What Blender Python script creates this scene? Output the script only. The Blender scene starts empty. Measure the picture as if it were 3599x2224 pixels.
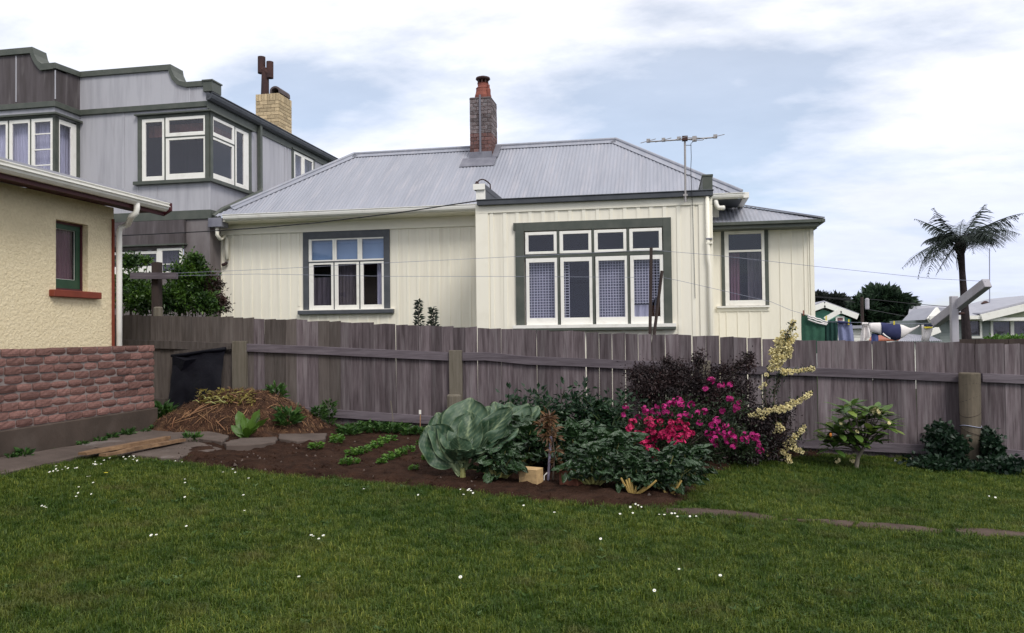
import bpy, math, random
import numpy as np
from mathutils import Vector, Matrix, noise as mnoise
rng = np.random.default_rng(11)
random.seed(5)
sc = bpy.context.scene
C = sc.collection

# ------------------------------------------------------------------ camera, sky, sun, exposure
EYE = 1.6
YAW, PITCH, ROLL = math.radians(10.77), math.radians(1.2), -0.0115
cam = bpy.data.cameras.new('camera'); camo = bpy.data.objects.new('camera', cam); C.objects.link(camo)
MCAM = Matrix.Translation((0, 0, EYE)) @ Matrix.Rotation(YAW, 4, 'Z') @ Matrix.Rotation(math.pi/2 + PITCH, 4, 'X') @ Matrix.Rotation(ROLL, 4, 'Z')
camo.matrix_world = MCAM
cam.lens = 28; cam.sensor_width = 36; cam.clip_end = 3000; cam.clip_start = 0.05
sc.camera = camo

world = bpy.data.worlds.new('World'); sc.world = world; world.use_nodes = True
SUN = Vector((0.60, -0.72, 0.95)).normalized()
def build_world():
    nt = world.node_tree; N = nt.nodes; L = nt.links
    for n in list(N): N.remove(n)
    out = N.new('ShaderNodeOutputWorld'); bg = N.new('ShaderNodeBackground'); bg.inputs['Strength'].default_value = 0.1
    sky = N.new('ShaderNodeTexSky'); sky.sky_type = 'NISHITA'; sky.sun_disc = False
    sky.sun_elevation = math.asin(SUN.z); sky.sun_rotation = math.atan2(SUN.x, SUN.y)
    sky.air_density = 1.0; sky.dust_density = 0.7
    tc = N.new('ShaderNodeTexCoord'); sep = N.new('ShaderNodeSeparateXYZ'); L.new(tc.outputs['Generated'], sep.inputs[0])
    def m(op, a, b=None, clamp=False):
        n = N.new('ShaderNodeMath'); n.operation = op; n.use_clamp = clamp
        for i, v in enumerate((a, b)):
            if v is None: continue
            if isinstance(v, (int, float)): n.inputs[i].default_value = v
            else: L.new(v, n.inputs[i])
        return n.outputs[0]
    zz = m('ADD', m('MAXIMUM', sep.outputs[2], 0.0), 0.22)
    px = m('DIVIDE', sep.outputs[0], zz); py = m('DIVIDE', sep.outputs[1], zz)
    comb = N.new('ShaderNodeCombineXYZ'); L.new(px, comb.inputs[0]); L.new(py, comb.inputs[1]); comb.inputs[2].default_value = 2.35
    mp = N.new('ShaderNodeMapping'); mp.inputs['Rotation'].default_value = (0, 0, 0.5); mp.inputs['Scale'].default_value = (0.8, 1.25, 1)
    mp.inputs['Location'].default_value = (0.4, 0.0, 0)
    L.new(comb.outputs[0], mp.inputs[0])
    n1 = N.new('ShaderNodeTexNoise'); n1.inputs['Scale'].default_value = 1.35; n1.inputs['Detail'].default_value = 7; n1.inputs['Roughness'].default_value = 0.5; n1.inputs['Distortion'].default_value = 0.35
    L.new(mp.outputs[0], n1.inputs['Vector'])
    n2 = N.new('ShaderNodeTexNoise'); n2.inputs['Scale'].default_value = 4.5; n2.inputs['Detail'].default_value = 6; n2.inputs['Roughness'].default_value = 0.6
    L.new(mp.outputs[0], n2.inputs['Vector'])
    f = m('ADD', n1.outputs[0], m('MULTIPLY', m('SUBTRACT', n2.outputs[0], 0.5), 0.25))
    # openings of thin blue sky between the clouds: fixed directions of the sky
    for (dx, dy, dz, rad, amt) in SKY_HOLES:
        v = N.new('ShaderNodeVectorMath'); v.operation = 'DISTANCE'
        sc_ = N.new('ShaderNodeVectorMath'); sc_.operation = 'MULTIPLY'; L.new(tc.outputs['Generated'], sc_.inputs[0]); sc_.inputs[1].default_value = (1, 1, 1.7)
        L.new(sc_.outputs[0], v.inputs[0]); v.inputs[1].default_value = (dx, dy, dz*1.7)
        g = m('MULTIPLY', m('SUBTRACT', 1.0, m('DIVIDE', v.outputs['Value'], rad), True), amt)
        f = m('SUBTRACT', f, g)
    rp = N.new('ShaderNodeValToRGB'); L.new(f, rp.inputs[0])
    e = rp.color_ramp.elements; e[0].position = 0.27; e[0].color = (0.36, 0.36, 0.36, 1); e[1].position = 0.50; e[1].color = (0.97, 0.97, 0.97, 1)
    mix = N.new('ShaderNodeMixRGB'); L.new(rp.outputs[0], mix.inputs[0]); L.new(sky.outputs[0], mix.inputs[1])
    # cloud: a little greyer toward the horizon
    cr = N.new('ShaderNodeValToRGB'); L.new(sep.outputs[2], cr.inputs[0])
    e = cr.color_ramp.elements; e[0].position = 0.0; e[0].color = (0.60, 0.66, 0.86, 1); e[1].position = 0.34; e[1].color = (0.96, 0.96, 1.0, 1)
    k = e = cr.color_ramp.elements.new(0.12); k.color = (0.70, 0.74, 0.90, 1)
    sc2 = N.new('ShaderNodeVectorMath'); sc2.operation = 'SCALE'; L.new(cr.outputs[0], sc2.inputs[0]); sc2.inputs['Scale'].default_value = 9.2
    cm = N.new('ShaderNodeVectorMath'); cm.operation = 'SCALE'; L.new(sc2.outputs[0], cm.inputs[0]); L.new(m('ADD', 0.80, m('MULTIPLY', n2.outputs[0], 0.34)), cm.inputs['Scale'])
    L.new(cm.outputs[0], mix.inputs[2])
    L.new(mix.outputs[0], bg.inputs['Color']); L.new(bg.outputs[0], out.inputs[0])

sun = bpy.data.lights.new('sun', 'SUN'); sun.energy = 1.5; sun.angle = math.radians(20); sun.color = (1.0, 0.96, 0.9)
suno = bpy.data.objects.new('sun', sun); C.objects.link(suno)
suno.rotation_euler = SUN.to_track_quat('Z', 'Y').to_euler(); suno.location = (5, -8, 14)
vs = sc.view_settings; vs.view_transform = 'Standard'; vs.look = 'None'; vs.exposure = 0.5; vs.gamma = 1.0; vs.use_curve_mapping = False
sc.cycles.use_denoising = True

# ------------------------------------------------------------------ pixel -> place (native photo pixels, real planes)
RC = MCAM.to_3x3(); FPX = 3599*28/36
def ray(p):
    d = RC @ Vector(((p[0]-1799.5)/FPX, -(p[1]-1112.0)/FPX, -1.0)); return d
def PY(p, Y):
    d = ray(p); t = Y/d.y; return np.array((d.x*t, Y, EYE + d.z*t))
def PX(p, X):
    d = ray(p); t = X/d.x; return np.array((X, d.y*t, EYE + d.z*t))
def gz(x, y=0.0):
    xx = np.clip(x, -14, 9)
    return 0.043 - 0.0446*xx
def PG(p, h=0.0):
    d = ray(p); # z = EYE + t dz = .043 - .0446 t dx + h
    t = (0.043 + h - EYE)/(d.z + 0.0446*d.x); return np.array((d.x*t, d.y*t, EYE + d.z*t))
def reg(x0, y0, s): return lambda x, y: (x0 + x/s, y0 + y/s)
D = reg(0, 0, 0.67992)
r1 = reg(0, 150, 2.327); r2 = reg(0, 550, 2.16); r3 = reg(700, 650, 2.447); r4 = reg(700, 200, 2.2245)
r5 = reg(1600, 600, 2.326); r6 = reg(2200, 400, 2.16); r7 = reg(2700, 650, 2.16); r8 = reg(0, 1150, 2.039)
s1 = reg(400, 1050, 2.039); s2 = reg(1400, 1100, 2.16); s3 = reg(2100, 1100, 2.52); s4 = reg(2600, 1100, 1.89)
s5 = reg(0, 1550, 1.3594); s6 = reg(1800, 1550, 1.36); s7 = reg(3050, 680, 2.652); s8 = reg(2780, 1000, 3.823)
def dirn(p):
    v = ray(p).normalized(); return (v.x, v.y, v.z)
SKY_HOLES = [dirn(D(1830, 230)) + (0.24, 0.24), dirn(D(2080, 120)) + (0.12, 0.14), dirn(D(1500, 330)) + (0.2, 0.12), dirn(D(720, 300)) + (0.14, 0.16), dirn(D(60, 60)) + (0.2, 0.14)]
build_world()

# ------------------------------------------------------------------ materials
MATS = {}
def mat(name, c1, c2=None, rough=0.7, scale=3.0, stretch=(1, 1, 1), bump=0.0, bscale=40.0, bdist=0.01, rnd=0.0, metal=0.0, spec=0.3, detail=6, lo=0.35, hi=0.65,
        c3=None, s3=0.7, st3=(1, 1, 1), lo3=0.5, hi3=0.75, world=False, bstretch=(1, 1, 1), attr=None):
    m = bpy.data.materials.new(name); m.use_nodes = True
    nt = m.node_tree; N = nt.nodes; L = nt.links; b = N['Principled BSDF']
    b.inputs['Roughness'].default_value = rough; b.inputs['Metallic'].default_value = metal; b.inputs['Specular IOR Level'].default_value = spec
    if world:
        tc = N.new('ShaderNodeNewGeometry'); co = tc.outputs['Position']
    else:
        tc = N.new('ShaderNodeTexCoord'); co = tc.outputs['Object']
    oi = N.new('ShaderNodeObjectInfo')
    w = N.new('ShaderNodeMath'); w.operation = 'MULTIPLY'; L.new(oi.outputs['Random'], w.inputs[0]); w.inputs[1].default_value = 0 if world else 57.0
    def noise(scale, st, detail):
        mp = N.new('ShaderNodeMapping'); mp.inputs['Scale'].default_value = st; L.new(co, mp.inputs[0])
        n = N.new('ShaderNodeTexNoise'); n.noise_dimensions = '4D'; n.inputs['Scale'].default_value = scale; n.inputs['Detail'].default_value = detail; n.inputs['Roughness'].default_value = 0.6
        L.new(mp.outputs[0], n.inputs['Vector']); L.new(w.outputs[0], n.inputs['W']); return n.outputs[0]
    def ramp(f, lo, hi):
        r = N.new('ShaderNodeMapRange'); r.inputs[1].default_value = lo; r.inputs[2].default_value = hi; r.clamp = True; L.new(f, r.inputs[0]); return r.outputs[0]
    col = None
    if c2 is not None:
        mx = N.new('ShaderNodeMixRGB'); mx.inputs[1].default_value = (*c1, 1); mx.inputs[2].default_value = (*c2, 1)
        if attr:
            a = N.new('ShaderNodeAttribute'); a.attribute_name = attr; L.new(a.outputs['Fac'], mx.inputs[0])
        else:
            L.new(ramp(noise(scale, stretch, detail), lo, hi), mx.inputs[0])
        col = mx.outputs[0]
    if c3 is not None:
        mx = N.new('ShaderNodeMixRGB'); mx.inputs[2].default_value = (*c3, 1)
        if col is None: mx.inputs[1].default_value = (*c1, 1)
        else: L.new(col, mx.inputs[1])
        L.new(ramp(noise(s3, st3, 5), lo3, hi3), mx.inputs[0]); col = mx.outputs[0]
    if rnd:
        mul = N.new('ShaderNodeMapRange'); mul.inputs[3].default_value = 1-rnd; mul.inputs[4].default_value = 1+rnd; L.new(oi.outputs['Random'], mul.inputs[0])
        hsv = N.new('ShaderNodeHueSaturation'); L.new(mul.outputs[0], hsv.inputs['Value'])
        if col is None: hsv.inputs['Color'].default_value = (*c1, 1)
        else: L.new(col, hsv.inputs['Color'])
        col = hsv.outputs[0]
    if col is None: b.inputs['Base Color'].default_value = (*c1, 1)
    else: L.new(col, b.inputs['Base Color'])
    if bump:
        bp = N.new('ShaderNodeBump'); bp.inputs['Strength'].default_value = bump; bp.inputs['Distance'].default_value = bdist
        L.new(noise(bscale, bstretch, 5), bp.inputs['Height']); L.new(bp.outputs[0], b.inputs['Normal'])
    MATS[name] = m; return m
def leafmat(name, ca, cb, cc=None, rough=0.45, trans=0.25, spec=0.4, scale=25, bump=0.15, vein=None):
    m = bpy.data.materials.new(name); m.use_nodes = True
    nt = m.node_tree; N = nt.nodes; L = nt.links; b = N['Principled BSDF']; out = N['Material Output']
    a = N.new('ShaderNodeAttribute'); a.attribute_name = 'rnd'
    r = N.new('ShaderNodeValToRGB'); L.new(a.outputs['Fac'], r.inputs[0])
    e = r.color_ramp.elements; e[0].position = 0.15; e[0].color = (*ca, 1); e[1].position = 0.9; e[1].color = (*cb, 1)
    if cc is not None: k = e.new(1.0); k.color = (*cc, 1); e[1].position = 0.8
    col = r.outputs[0]
    if vein is not None:
        va = N.new('ShaderNodeAttribute'); va.attribute_name = 'vein'; mx = N.new('ShaderNodeMixRGB'); mx.inputs[2].default_value = (*vein, 1)
        L.new(va.outputs['Fac'], mx.inputs[0]); L.new(col, mx.inputs[1]); col = mx.outputs[0]
    L.new(col, b.inputs['Base Color']); b.inputs['Roughness'].default_value = rough; b.inputs['Specular IOR Level'].default_value = spec
    if bump:
        tc = N.new('ShaderNodeTexCoord'); n = N.new('ShaderNodeTexNoise'); n.inputs['Scale'].default_value = scale; L.new(tc.outputs['Object'], n.inputs['Vector'])
        bp = N.new('ShaderNodeBump'); bp.inputs['Strength'].default_value = bump; bp.inputs['Distance'].default_value = 0.02; L.new(n.outputs[0], bp.inputs['Height']); L.new(bp.outputs[0], b.inputs['Normal'])
    t = N.new('ShaderNodeBsdfTranslucent'); L.new(col, t.inputs['Color']); mix = N.new('ShaderNodeMixShader'); mix.inputs[0].default_value = trans
    L.new(b.outputs[0], mix.inputs[1]); L.new(t.outputs[0], mix.inputs[2]); L.new(mix.outputs[0], out.inputs[0])
    return m
def glassmat(name, refl=0.10, tint=(0.75, 0.75, 0.8)):
    m = bpy.data.materials.new(name); m.use_nodes = True
    nt = m.node_tree; N = nt.nodes; L = nt.links; N.remove(N['Principled BSDF']); out = N['Material Output']
    t = N.new('ShaderNodeBsdfTransparent'); t.inputs['Color'].default_value = (*tint, 1)
    g = N.new('ShaderNodeBsdfGlossy'); g.inputs['Roughness'].default_value = 0.03
    tc = N.new('ShaderNodeTexCoord'); n = N.new('ShaderNodeTexNoise'); n.inputs['Scale'].default_value = 1.7; L.new(tc.outputs['Object'], n.inputs['Vector'])
    bp = N.new('ShaderNodeBump'); bp.inputs['Strength'].default_value = 0.08; bp.inputs['Distance'].default_value = 0.05; L.new(n.outputs[0], bp.inputs['Height']); L.new(bp.outputs[0], g.inputs['Normal'])
    fr = N.new('ShaderNodeLayerWeight'); pw = N.new('ShaderNodeMath'); pw.operation = 'POWER'; pw.inputs[1].default_value = 5; L.new(fr.outputs['Facing'], pw.inputs[0])
    ad = N.new('ShaderNodeMath'); ad.operation = 'MULTIPLY_ADD'; ad.inputs[1].default_value = 0.9; ad.inputs[2].default_value = 0.04+refl; L.new(pw.outputs[0], ad.inputs[0])
    mx = N.new('ShaderNodeMixShader'); L.new(ad.outputs[0], mx.inputs[0]); L.new(t.outputs[0], mx.inputs[1]); L.new(g.outputs[0], mx.inputs[2]); L.new(mx.outputs[0], out.inputs[0])
    return m

cream = mat('cream_paint', (0.83, 0.785, 0.665), (0.755, 0.71, 0.59), scale=2.2, stretch=(3, 3, 0.4), rough=0.55, lo=0.5, hi=0.8, c3=(0.62, 0.575, 0.46), s3=1.1, st3=(6, 6, .22), lo3=.54, hi3=.85)
cream_trim = mat('cream_trim', (0.84, 0.80, 0.68), (0.77, 0.725, 0.60), scale=3, rough=0.5, lo=0.5, hi=0.8)
white = mat('white_paint', (0.82, 0.80, 0.74), (0.66, 0.63, 0.56), scale=6, rough=0.45, lo=0.52, hi=0.8)
greytrim = mat('grey_green_paint', (0.066, 0.076, 0.064), (0.095, 0.102, 0.086), scale=5, rough=0.5)
slate = mat('slate_grey_paint', (0.066, 0.072, 0.082), (0.092, 0.098, 0.108), scale=5, rough=0.5)
charcoal = mat('charcoal_gutter_paint', (0.05, 0.055, 0.065), (0.075, 0.08, 0.09), scale=4, rough=0.45)
iron = mat('weathered_roof_iron', (0.31, 0.32, 0.365), (0.26, 0.27, 0.31), scale=0.9, stretch=(4, 0.6, 0.6), rough=0.55, spec=0.35, c3=(0.36, 0.35, 0.38), s3=3.0, st3=(5, 0.4, 0.4))
lead = mat('lead_flashing', (0.20, 0.20, 0.23), (0.14, 0.14, 0.17), scale=5, rough=0.6)
greyboard = mat('grey_sheet_cladding', (0.43, 0.425, 0.455), (0.32, 0.315, 0.345), scale=1.4, stretch=(5, 5, 0.45), rough=0.75, lo=0.45, hi=0.75, c3=(0.24, 0.22, 0.24), s3=1.1, st3=(3, 3, 0.4), lo3=0.58, hi3=0.85, bump=0.1)
darkboard = mat('sooty_sheet_cladding', (0.11, 0.095, 0.10), (0.06, 0.05, 0.05), scale=1.4, stretch=(4, 4, 0.4), rough=0.85, c3=(0.22, 0.20, 0.20), s3=1.3, st3=(4, 4, 0.5), lo3=0.55, hi3=0.85)
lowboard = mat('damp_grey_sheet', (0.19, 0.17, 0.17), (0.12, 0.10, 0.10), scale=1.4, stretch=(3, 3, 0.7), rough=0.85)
stucco = mat('yellow_roughcast', (0.80, 0.69, 0.47), (0.70, 0.59, 0.38), scale=30, rough=0.9, bump=0.8, bscale=34, bdist=0.025, spec=0.15, c3=(0.64, 0.54, 0.35), s3=0.8, lo3=0.55, hi3=0.9)
maroon = mat('maroon_paint', (0.055, 0.012, 0.018), (0.08, 0.02, 0.025), scale=4, rough=0.5)
redsill = mat('red_sill_paint', (0.21, 0.045, 0.025), (0.16, 0.035, 0.02), scale=7, rough=0.7)
bottle = mat('bottle_green_paint', (0.018, 0.05, 0.028), (0.028, 0.07, 0.04), scale=6, rough=0.45)
brickm = mat('clinker_brick', (0.235, 0.125, 0.105), (0.15, 0.080, 0.068), scale=9, rough=0.9, rnd=0.34, bump=0.6, bscale=35, c3=(0.26, 0.16, 0.145), s3=5, lo3=0.55, hi3=0.8, spec=0.15)
mortar = mat('grey_mortar', (0.20, 0.165, 0.155), (0.26, 0.22, 0.205), scale=8, rough=0.95, bump=0.5)
edgem = mat('earthy_edging', (0.085, 0.058, 0.045), (0.050, 0.033, 0.025), scale=5, rough=1.0, bump=0.6, bscale=35)
plinthm = mat('stained_concrete', (0.080, 0.058, 0.046), (0.048, 0.036, 0.028), scale=2.2, stretch=(1, 1, 0.7), rough=0.95, c3=(0.115, 0.09, 0.075), s3=2, lo3=0.55, hi3=0.85, bump=0.35, bscale=30)
slabm = mat('path_concrete', (0.120, 0.092, 0.078), (0.072, 0.054, 0.045), scale=2.5, rough=0.95, c3=(0.29, 0.26, 0.25), s3=1.3, lo3=0.60, hi3=0.8, bump=0.5, bscale=45)
paling = mat('weathered_paling', (0.156, 0.128, 0.136), (0.070, 0.054, 0.058), scale=2.6, stretch=(9, 9, 0.7), rough=0.9, rnd=0.3, c3=(0.23, 0.205, 0.21), s3=1.8, st3=(8, 8, 0.5), lo3=0.5, hi3=0.8, bump=0.5, bscale=14, bstretch=(8, 8, 0.5), spec=0.15)
palmoss = mat('mossy_paling', (0.118, 0.100, 0.092), (0.070, 0.058, 0.052), scale=2.6, stretch=(9, 9, 0.7), rough=0.9, rnd=0.25, c3=(0.13, 0.115, 0.105), s3=1.8, st3=(6, 6, 0.6), lo3=0.52, hi3=0.8, bump=0.5, bscale=14, bstretch=(8, 8, 0.5), spec=0.15)
railm = mat('weathered_rail', (0.150, 0.128, 0.143), (0.085, 0.070, 0.080), scale=3, stretch=(0.7, 8, 8), rough=0.9, rnd=0.1, bump=0.5, bscale=14, bstretch=(0.5, 8, 8), spec=0.15)
postm = mat('pale_post_timber', (0.165, 0.145, 0.115), (0.11, 0.095, 0.07), scale=3, stretch=(6, 6, 0.6), rough=0.9, rnd=0.12, bump=0.4, bscale=14, bstretch=(8, 8, 0.5))
logm = mat('round_log_timber', (0.16, 0.13, 0.095), (0.09, 0.075, 0.055), scale=2.6, stretch=(3, 3, 0.8), rough=0.9, bump=0.4, bscale=20)
plank = mat('split_raw_timber', (0.23, 0.14, 0.075), (0.11, 0.062, 0.034), scale=9, rough=0.8, rnd=0.2, bump=0.5, bscale=25)
soilm = mat('dark_garden_soil', (0.044, 0.022, 0.014), (0.020, 0.010, 0.0065), scale=7, rough=1.0, bump=1.0, bscale=30, bdist=0.04, c3=(0.056, 0.031, 0.021), s3=2.5, lo3=0.5, hi3=0.8, spec=0.1, world=True)
turf = mat('turf_ground', (0.030, 0.052, 0.010), (0.018, 0.034, 0.006), scale=2.5, rough=1.0, bump=0.8, bscale=40, world=True, spec=0.1)
blackplastic = mat('black_polythene', (0.003, 0.003, 0.006), (0.006, 0.006, 0.010), scale=3, rough=0.6, spec=0.12, bump=0.4, bscale=5, bdist=0.05)
terracotta = mat('terracotta', (0.26, 0.085, 0.06), (0.17, 0.06, 0.05), scale=6, rough=0.85)
redchim = mat('red_chimney_brick', (0.17, 0.075, 0.06), (0.11, 0.06, 0.055), scale=8, rough=0.95, rnd=0.4, c3=(0.14, 0.12, 0.125), s3=5, lo3=0.48, hi3=0.65, bump=0.5, bscale=25)
lace_backing = mat('grey_lace_backing', (0.21, 0.21, 0.235), (0.15, 0.15, 0.175), scale=6, stretch=(9, 9, .3), rough=0.95)
oldchim = mat('sooty_render_chimney', (0.12, 0.10, 0.10), (0.075, 0.055, 0.055), scale=4, rough=0.95, c3=(0.22, 0.20, 0.21), s3=5, lo3=0.58, hi3=0.75, bump=0.6, bscale=18)
chimbrick = mat('dark_chimney_brick', (0.13, 0.085, 0.08), (0.085, 0.06, 0.06), scale=8, rough=0.95, rnd=0.4, c3=(0.20, 0.185, 0.19), s3=4, lo3=0.40, hi3=0.6, bump=0.5, bscale=25)
creambrick = mat('cream_chimney_brick', (0.54, 0.43, 0.26), (0.42, 0.32, 0.19), scale=8, rough=0.9, rnd=0.25, c3=(0.16, 0.12, 0.09), s3=3, lo3=0.52, hi3=0.75, bump=0.4)
rust = mat('rusty_flue_iron', (0.032, 0.020, 0.022), (0.075, 0.035, 0.028), scale=4, stretch=(1, 1, 0.6), rough=0.85)
darkwood = mat('dark_creosote_timber', (0.035, 0.024, 0.022), (0.055, 0.04, 0.034), scale=4, stretch=(4, 4, 0.5), rough=0.9)
greywood = mat('silver_grey_timber', (0.42, 0.41, 0.44), (0.33, 0.31, 0.33), scale=4, rough=0.8)
alu = mat('dull_aluminium', (0.35, 0.33, 0.32), rough=0.5, metal=0.6)
cablem = mat('black_cable', (0.02, 0.02, 0.022), rough=0.6)
wirem = mat('galvanised_wire', (0.25, 0.26, 0.33), rough=0.6)
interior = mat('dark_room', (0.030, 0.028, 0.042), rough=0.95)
curtaingrey = mat('grey_curtain', (0.17, 0.15, 0.15), (0.10, 0.09, 0.09), scale=8, stretch=(6, 6, 0.3), rough=0.95)
curtainpurple = mat('purple_brown_curtain', (0.26, 0.13, 0.14), (0.19, 0.095, 0.105), scale=8, stretch=(6, 6, 0.3), rough=0.95)
net = mat('white_net_curtain', (0.72, 0.72, 0.76), (0.50, 0.50, 0.55), scale=6, stretch=(9, 9, 0.3), rough=0.95)
lace = mat('lace_net_thread', (0.76, 0.76, 0.77), rough=0.95)
bluebl = mat('blue_roller_blind', (0.30, 0.46, 0.58), (0.26, 0.41, 0.53), scale=4, rough=0.9)
orangebl = mat('rust_valance', (0.40, 0.17, 0.10), (0.24, 0.10, 0.07), scale=3, rough=0.9)
glass = glassmat('window_glass', refl=0.0, tint=(0.86, 0.86, 0.92))
glass_up = glassmat('upper_window_glass', refl=0.01, tint=(0.8, 0.8, 0.85))
clothgreen = mat('green_towel', (0.035, 0.10, 0.065), (0.025, 0.075, 0.05), scale=20, rough=1.0, bump=0.3)
clothdark = mat('dark_green_towel', (0.018, 0.055, 0.045), (0.012, 0.04, 0.033), scale=14, rough=1.0)
clothlilac = mat('lilac_towel', (0.22, 0.24, 0.38), (0.16, 0.175, 0.29), scale=9, rough=1.0)
clothwhite = mat('white_cotton', (0.80, 0.76, 0.74), (0.68, 0.64, 0.62), scale=7, rough=0.95)
clothnavy = mat('navy_cotton', (0.025, 0.03, 0.085), (0.04, 0.045, 0.11), scale=7, rough=0.95)
clothblue = mat('blue_denim', (0.07, 0.09, 0.22), (0.05, 0.065, 0.16), scale=12, rough=1.0)
yellowp = mat('yellow_peg_plastic', (0.75, 0.62, 0.05), rough=0.4)
bark = mat('grey_bark', (0.10, 0.08, 0.065), (0.06, 0.05, 0.04), scale=9, stretch=(3, 3, 0.7), rough=0.95, bump=0.5)
fernbark = mat('fern_trunk_fibre', (0.04, 0.03, 0.032), (0.02, 0.015, 0.016), scale=9, stretch=(2, 2, 1.4), rough=1.0, bump=0.8)
pinkpet = mat('magenta_petal', (0.50, 0.014, 0.10), (0.34, 0.007, 0.07), scale=18, rough=0.55, rnd=0.22)
pinkpet2 = mat('purple_pink_petal', (0.44, 0.015, 0.17), (0.30, 0.010, 0.12), scale=18, rough=0.55, rnd=0.22)
creamfl = mat('cream_blossom', (0.76, 0.69, 0.40), (0.62, 0.53, 0.26), scale=16, rough=0.7, rnd=0.2)
daisyp = mat('daisy_petal', (0.85, 0.85, 0.82), rough=0.6)
teal = mat('teal_weatherboard_paint', (0.10, 0.27, 0.20), (0.085, 0.22, 0.17), scale=3, rough=0.7)
sage = mat('sage_weatherboard_paint', (0.24, 0.27, 0.26), (0.20, 0.225, 0.215), scale=3, rough=0.7)
palegrn = mat('pale_green_gable_paint', (0.34, 0.37, 0.25), (0.29, 0.32, 0.22), scale=3, rough=0.7)
paleroof = mat('pale_grey_roof', (0.36, 0.36, 0.40), (0.30, 0.30, 0.34), scale=1, stretch=(5, 1, 1), rough=0.6)
redroof = mat('rusty_red_roof', (0.38, 0.12, 0.07), (0.30, 0.10, 0.06), scale=2, rough=0.7)
stem_pale = mat('pale_green_stalk', (0.34, 0.33, 0.12), (0.25, 0.25, 0.09), scale=8, rough=0.5)
yellowstalk = mat('yellowed_stalk', (0.42, 0.29, 0.09), (0.28, 0.19, 0.06), scale=8, rough=0.6)
stem_green = mat('green_stem', (0.05, 0.08, 0.025), (0.035, 0.06, 0.02), scale=8, rough=0.5)
strawm = mat('dry_stalk', (0.26, 0.15, 0.075), (0.13, 0.06, 0.032), scale=6, rough=0.9, rnd=0.5)
stakem = mat('grey_mauve_stake', (0.22, 0.20, 0.27), (0.15, 0.13, 0.17), scale=6, rough=0.6)

# ------------------------------------------------------------------ geometry helpers
WPOS = {}
def _mesh(name, V, F, mats, smooth=False, fmat=None):
    me = bpy.data.meshes.new(name); me.from_pydata([tuple(v) for v in V], [], [tuple(int(i) for i in f) for f in F])
    if not isinstance(mats, (list, tuple)): mats = [mats]
    for m in mats: me.materials.append(m)
    if fmat is not None: me.polygons.foreach_set('material_index', np.asarray(fmat, dtype=np.int32))
    if smooth: me.polygons.foreach_set('use_smooth', np.ones(len(me.polygons), dtype=bool))
    me.update(); return me
def setp(o, label=None, cat=None, group=None, kind=None):
    for k, v in (('label', label), ('category', cat), ('group', group), ('kind', kind)):
        if v: o[k] = v
    return o
def thing(name, label, cat, loc, group=None):
    o = bpy.data.objects.new(name, None); C.objects.link(o); o.location = tuple(loc); o.empty_display_size = 0.2
    WPOS[o] = np.array(loc, dtype=float); return setp(o, label, cat, group)
def place(o, parent, origin):
    p = np.zeros(3)
    if parent is not None: o.parent = parent; p = WPOS[parent]
    o.location = tuple(np.asarray(origin) - p); WPOS[o] = np.asarray(origin, dtype=float)
def obj(name, geo, m, parent=None, smooth=False, label=None, cat=None, group=None, kind=None, bevel=0.0, fmat=None, attrs=None):
    V, F = geo; V = np.asarray(V, dtype=float)
    org = V.mean(0); org[2] = V[:, 2].min()
    me = _mesh(name, V-org, F, m, smooth, fmat)
    if attrs:
        for k, a in attrs.items():
            at = me.attributes.new(k, 'FLOAT', 'POINT'); at.data.foreach_set('value', np.asarray(a, dtype=np.float32))
    o = bpy.data.objects.new(name, me); C.objects.link(o); place(o, parent, org)
    if bevel:
        b = o.modifiers.new('bevel', 'BEVEL'); b.width = bevel; b.segments = 1; b.limit_method = 'ANGLE'
    return setp(o, label, cat, group, kind)
def inst(name, me, M, parent=None, label=None, cat=None, group=None):
    o = bpy.data.objects.new(name, me); C.objects.link(o)
    p = np.zeros(3)
    if parent is not None: o.parent = parent; p = WPOS[parent]
    o.matrix_basis = Matrix.Translation(tuple(-p)) @ M; WPOS[o] = np.array(M.translation)
    return setp(o, label, cat, group)
def join(*gs):
    V = []; F = []; n = 0
    for g in gs:
        v, f = g; V.append(np.asarray(v, dtype=float).reshape(-1, 3)); F += [tuple(i+n for i in q) for q in f]; n += len(v)
    return np.concatenate(V), F
def box(x0, x1, y0, y1, z0, z1):
    x0, x1 = sorted((x0, x1)); y0, y1 = sorted((y0, y1)); z0, z1 = sorted((z0, z1))
    V = [(x0, y0, z0), (x1, y0, z0), (x1, y1, z0), (x0, y1, z0), (x0, y0, z1), (x1, y0, z1), (x1, y1, z1), (x0, y1, z1)]
    return np.array(V), [(3, 2, 1, 0), (4, 5, 6, 7), (0, 1, 5, 4), (1, 2, 6, 5), (2, 3, 7, 6), (3, 0, 4, 7)]
def prism(poly, ext):
    """closed polygon (list of 3D points) pushed along ext"""
    P = np.asarray(poly, dtype=float); n = len(P); V = np.concatenate([P, P+np.asarray(ext)])
    F = [tuple(range(n))[::-1], tuple(range(n, 2*n))] + [(i, (i+1) % n, n+(i+1) % n, n+i) for i in range(n)]
    return V, F
def beam(p, q, w, h, up=(0, 0, 1)):
    p = np.asarray(p, float); q = np.asarray(q, float); d = q-p; d /= np.linalg.norm(d)
    u = np.asarray(up, float); s = np.cross(d, u); s /= np.linalg.norm(s); u = np.cross(s, d)
    c = [s*w/2*a + u*h/2*b for a, b in ((-1, -1), (1, -1), (1, 1), (-1, 1))]
    return prism([p+k for k in c], q-p)
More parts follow.
